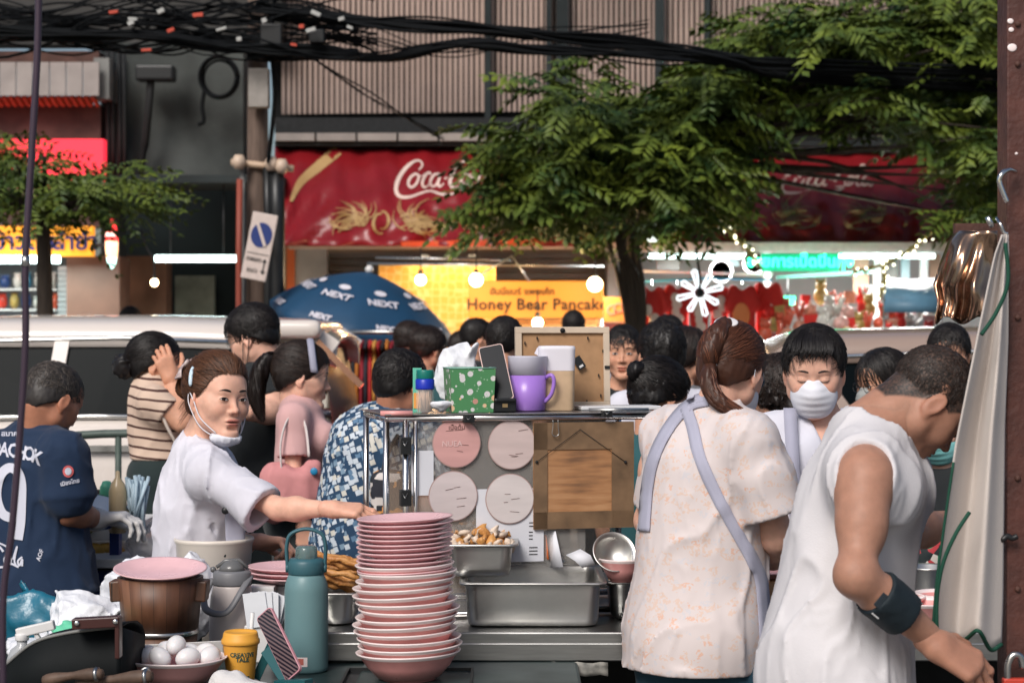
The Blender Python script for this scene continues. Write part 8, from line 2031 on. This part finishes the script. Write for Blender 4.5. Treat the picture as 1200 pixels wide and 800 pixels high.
def girl_pink():
 y = 6.95; J = skel(P(352, 0, y).x, y, -84, 1.56, 2, w=.88); hd = P(355, 441, y); J.update(head=hd, neck=P(348, 472, y), shR=P(344, 490, y-.14), shL=P(352, 490, y+.14), chest=P(354, 515, y), waist=P(352, 555, y), pelvis=P(350, 605, y), elR=P(344, 560, y-.18), wrR=P(356, 612, y-.16), elL=P(356, 565, y+.18), wrL=P(366, 605, y+.1))
 f = Frame(hd, -84, -7, 0, .93); t = root('girl in a dusty pink T-shirt with a grey headband and dark ponytail', J)
 b, hs = make_body(t, J, f, 'warm', fem=True, hh=.0036, h=.010, hands=[dict(wrist=P(356, 612, y-.16), fdir=(.1, 0, -1), back=(0, -1, 0), side=-1, curl=(20, 25, 28, 30), sc=.92)], face=dict(eyes='open', gaze=(0, -.2)), fat=.84, armr=.85)
 def ex(a): tail(a, f, [(0, -.10, .06), (.004, -.135, .05), (.012, -.16, .0), (.02, -.165, -.07), (.03, -.15, -.13), (.04, -.125, -.185)], [.018, .030, .038, .036, .026, .006], 260, 9, .004, h=.006)
 hair(t, f, 'dark', 'tied', 1000, 22, fr=.058, temple=-.006, length=.09, off=.014, tie=(0, -.12, .05), extra=ex, width=.0024, h=.005)
 m = MB(); Rr = []
 for a in np.linspace(-1.75, 1.75, 30):
  for_ = []
 rows = [[f.p((.0915+o)*math.sin(a), .012+dy-.010*math.cos(a)+.028*(1-math.cos(a)*.6), .030+(.112+o)*math.cos(a)) for a in np.linspace(-1.65, 1.65, 30)] for dy, o in ((-.016, -.004), (-.010, .003), (.006, .003), (.012, -.004))]; m.sheet(rows); m.build('headband', mat('band_grey', (.30, .30, .38), .7), t, solid=.002)
 m = MB(); m.lathe([(.020, -.006), (.025, 0), (.020, .006)], f.p(0, -.112, .054), 16, axis=f.M@Matrix.Rotation(R(75), 3, 'X')); m.build('hair_tie', mat('tie_white', (.6, .6, .6)), t)
 tshirt(J, 'pink_tee', pinkc, t, fem=True, fat=.84, ease=.008, sleeve=.66, hem=P(0, 640, y).z, amp=.003, seed=24, h=.0065, neck_r=.056, sleeve_r=.062); trousers(J, drk, t); shoes(J, shoe, t)
 T = thing('tote_bag', P(340, 590, y-.22), 'pink canvas tote bag with a small blue badge on the girl in pink', 'bag'); sd = Sdf(); sd.chain([P(326, 560, y-.20), P(322, 590, y-.20)], [.055, .065]); sd.rbox(P(338, 572, y-.22), (.16, .06, .12), .025, None, .03); sd.rbox(P(367, 562, y-.20), (.055, .05, .14), .02, None, .03); sd.disp(cloth_fold(.006, (12, 12, 9), 6)); sdf_obj(sd, .007, 'canvas', mat('tote_pink', (.62, .26, .26), .8, noise=.15), T)
 m = MB();
 m.tube(crv([P(330, 552, y-.24), P(329, 520, y-.23), P(336, 494, y-.20), P(348, 483, y-.16), P(358, 500, y-.19), P(362, 535, y-.22)], 5), .007, 6, flat=.5)
 m.build('strap', mat('strap_white', (.62, .56, .54), .7), T); m = MB(); m.sphere(P(368, 552, y-.245), (.013, .004, .013), 14); m.build('badge', mat('badge_blue', (.02, .22, .42), .4), T)
girl_pink()
def man_blue():
 y = 6.5; J = skel(P(436, 0, y).x, y, -40, 1.62, 14, w=1.0); hd = P(470, 452, y); J.update(head=hd, neck=P(460, 490, y), shR=P(500, 512, y-.12), shL=P(418, 515, y+.14), chest=P(448, 560, y), waist=P(436, 620, y), pelvis=P(430, 690, y-.02), elR=P(505, 590, y-.2), wrR=P(540, 600, y), elL=P(402, 585, y+.1), wrL=P(415, 615, y+.1))
 f = Frame(hd, -38, -12, 0, .92); t = root('man in a blue and white block print shirt behind the cabinet', J)
 b, hs = make_body(t, J, f, 'brown', hh=.004, h=.010, head=dict(w=1.03), hands=[dict(wrist=P(415, 612, y+.1), fdir=(.8, 0, -.3), back=(0, 0, 1), side=-1, curl=(20, 25, 28, 30))])
 hair(t, f, 'black', 'short', 1000, 26, fr=.066, temple=.01, back=-.06, length=.035, off=.011, width=.0022, h=.005); face_mask(t, f, hs, maskw)
 def bp(nt, tc):
  mp = node(nt, 'ShaderNodeMapping', {'Vector': tc.outputs['Object'], 'Scale': (50, 50, 50), 'Rotation': (.1, .35, .2)}); v = node(nt, 'ShaderNodeTexVoronoi', {'Vector': mp.outputs[0], 'Scale': 1.0}, distance='CHEBYCHEV'); v.inputs['Randomness'].default_value = .75; sp = node(nt, 'ShaderNodeSeparateColor', {0: v.outputs['Color']})
  c1 = ramp(nt, sp.outputs[0], [(0, (.50, .56, .62)), (.35, (.18, .27, .36)), (.55, (.58, .56, .50)), (.75, (.10, .19, .30)), (.88, (.55, .60, .66))]); lt = node(nt, 'ShaderNodeMath', {0: v.outputs['Distance'], 1: .42}, operation='LESS_THAN'); mx = node(nt, 'ShaderNodeMix', {'Factor': lt.outputs[0]}, data_type='RGBA'); mx.inputs['A'].default_value = (.012, .045, .10, 1); nt.links.new(c1, mx.inputs['B']); return mx.outputs['Result']
 def extra(sd): sd.cap(P(440, 530, y), P(424, 640, y), .16, .17, .06)
 tshirt(J, 'block_print_shirt', node_mat('block_print', bp, .85), t, ease=.016, sleeve=.7, hem=.80, amp=.008, seed=27, h=.009, neck_r=.054, sleeve_r=.075, extra=extra); trousers(J, drk, t); shoes(J, shoe, t)
 T = thing('shoulder_bag', P(458, 590, y-.2), 'black and orange geometric print bag hanging behind the cabinet post', 'bag'); sd = Sdf(); sd.rbox(P(456, 588, y-.26), (.12, .10, .20), .03); sd.disp(cloth_fold(.006, (14, 14, 9), 8))
 def gp(nt, tc):
  v = node(nt, 'ShaderNodeTexVoronoi', {'Vector': tc.outputs['Object'], 'Scale': 26.0}, distance='MANHATTAN'); sp = node(nt, 'ShaderNodeSeparateColor', {0: v.outputs['Color']}); return ramp(nt, sp.outputs[0], [(0, (.015, .018, .025)), (.5, (.62, .28, .08)), (.68, (.02, .02, .03)), (.84, (.6, .55, .52))])
 sdf_obj(sd, .008, 'bag_body', node_mat('bag_print', gp, .8), T); m = MB(); m.tube(crv([P(447, 560, y-.26), P(455, 530, y-.2), P(466, 510, y-.15)], 4), .008, 6); m.build('strap', blk, T)
man_blue()
def bystander(u, v, Y, yaw, label, kind='black', style='short', shirt='black', skin='tan', pitch=-8, fem=False, sc=.93, seed=1, mask=None, off=.009, hairkw=None, tailp=None, specs=False, group=None, hh=.005, face=None, lean=4):
 hd = P(u, v, Y); H = max(1.25, hd.z/.932); J = skel(hd.x, Y, yaw, H, lean, w=.92 if fem else 1.0); dx = hd.x-J['head'].x; dy = Y-J['head'].y
 for k_, q in J.items():
  if isinstance(q, Vector): J[k_] = q+Vector((dx, dy, 0))
 J['head'] = hd; f = Frame(hd, yaw, pitch, 0, sc); t = root(label, J, group)
 b, hs = make_body(t, J, f, skin, fem=fem, hh=hh, h=.013, face=face or dict(eyes='open'))
 ex = (lambda a: tail(a, f, tailp[0], tailp[1], 120, seed, .005, h=.008)) if tailp else None
 kw = dict(length=.05, off=off, width=.0026, h=.006, nz=.003, extra=ex); kw.update(hairkw or {})
 hair(t, f, kind, style, 800, seed, **kw)
 cl = {'black': blk, 'white': w_tee, 'grey': cloth('mid_grey', (.12, .12, .13)), 'red': cloth('red', (.35, .02, .02)), 'teal': cloth('teal', (.02, .09, .10)), 'pink': pinkc}[shirt]
 tshirt(J, 'shirt', cl, t, fem=fem, ease=.014, hem=J['pelvis'].z-.06, amp=.006, seed=seed, h=.013); trousers(J, drk, t, h=.018); shoes(J, shoe, t)
 if mask: face_mask(t, f, hs, mask)
 if specs: spectacles(t, f, black)
 return t, f, J
t_, f_, J_ = bystander(730, 414, 8.3, 174, 'boy in a black T-shirt facing us beside the picture frame', seed=31, skin='tan', pitch=0, sc=.93, hairkw=dict(fr=.060, off=.010), face=dict(eyes='open', brow=1.1), hh=.004)
bystander(774, 417, 7.4, 18, 'curly-haired man in white seen from behind, next to the boy', shirt='white', seed=32, sc=1.0, hairkw=dict(off=.013, nz=.007, curl=.8, length=.03), pitch=-4)
tk_ = ([(0, -.10, .02), (.0, -.14, .0), (.01, -.14, -.07), (.01, -.11, -.13)], [.02, .034, .03, .008])
bystander(773, 466, 6.3, -55, 'short woman with her black hair in a loose bun at the cabinet end', fem=True, shirt='teal', seed=33, pitch=-20, style='tied', hairkw=dict(tie=(0, -.12, .05), off=.018, nz=.008), tailp=([(0, -.10, .06), (.0, -.13, .055), (.0, -.13, .03)], [.02, .034, .02]))
bystander(806, 418, 8.2, -50, 'brown-haired woman half hidden behind the patterned top', kind='dark', fem=True, shirt='grey', seed=34, style='long', hairkw=dict(off=.018))
bystander(782, 398, 9.6, 10, 'dark head furthest back beneath the red shirts', seed=35, shirt='black')
bystander(912, 462, 6.7, 40, 'woman with wild dark curls between the patterned top and the masked man', kind='dark', fem=True, seed=36, style='long', shirt='black', hairkw=dict(off=.030, nz=.020, curl=1.2, width=.003, length=.09, back=-.12, temple=-.05), tailp=([(-.0, -.06, -.02), (-.0, -.10, -.09), (0, -.09, -.17)], [.07, .085, .05]))
bystander(1033, 449, 6.9, 118, 'black-haired woman with glasses and a grey mask behind the bowed cook', fem=True, seed=37, style='long', shirt='black', specs=True, mask=mat('mask_grey', (.30, .31, .30), .8), hairkw=dict(off=.014, length=.10, back=-.10), tailp=([(.05, -.03, .0), (.07, -.03, -.08), (.06, -.02, -.16)], [.03, .035, .02]))
bystander(1112, 416, 7.7, 165, 'person whose forehead shows beneath the gold foil', seed=38, shirt='black', hairkw=dict(off=.014))
t_, f_, J_ = bystander(1103, 492, 5.75, 150, 'long-haired woman in a teal mask hidden behind the bowed cook', fem=True, seed=39, style='long', shirt='black', skin='light', mask=mat('mask_teal', (.22, .55, .55), .8), pitch=-22, hairkw=dict(off=.016, length=.10, back=-.10), tailp=([(.05, .0, -.05), (.075, .02, -.16), (.07, .03, -.28), (.06, .02, -.38)], [.03, .035, .035, .012]))
for i, (u_, v_, Y_, yw, lb, kd, fm) in enumerate(((482, 400, 11.4, -60, 'dark-haired woman beside the clothes rack', 'dark', True), (503, 409, 10.4, -50, 'woman with smooth dark hair just above the white bag', 'dark', True), (560, 397, 11.6, -70, 'person looking sideways beneath the honeycomb panel', 'black', False), (592, 402, 9.2, -20, 'man with wavy black hair over the leaning phone', 'black', False), (672, 384, 13.6, 0, 'person standing behind the frame at the pancake stall', 'black', False), (540, 409, 12.6, 30, 'small dark head peeking over the white bag', 'dark', True), (152, 378, 14.6, 170, 'vendor sitting in the dim brown doorway', 'black', False), (221, 388, 13.2, 0, 'person passing the pale door beyond the white car', 'black', False))):
 bystander(u_, v_, Y_, yw, lb, kind=kd, fem=fm, seed=50+i, shirt=['grey', 'teal', 'black', 'black', 'white', 'red', 'grey', 'black'][i], hairkw=dict(off=.016 if i in (3, 1) else .010, nz=.006 if i == 3 else .003, length=.05), style='long' if fm else 'short', hh=.007)
bystander(16, 640, 7.6, 180, 'placeholder', seed=70) if False else None
m = MB(); rs = random.Random(8)
T = thing('floral_cloth', (P(1082, 0, 5.6).x, 5.6, TZ), 'dark bag printed with green and red flowers beyond the steel pot', 'bag'); sd = Sdf(); sd.ell((P(1085, 0, 5.6).x, 5.6, TZ+.10), (.09, .06, .10)); sd.disp(cloth_fold(.01, (20, 20, 14), 3))
def fl(nt, tc):
 v = node(nt, 'ShaderNodeTexVoronoi', {'Vector': tc.outputs['Object'], 'Scale': 44.0}); sp = node(nt, 'ShaderNodeSeparateColor', {0: v.outputs['Color']}); return ramp(nt, sp.outputs[0], [(0, (.008, .016, .018)), (.5, (.02, .25, .12)), (.66, (.45, .04, .05)), (.76, (.01, .02, .02)), (.9, (.6, .55, .5))])
sdf_obj(sd, .007, 'printed_cloth', node_mat('floral_print', fl, .7), T)
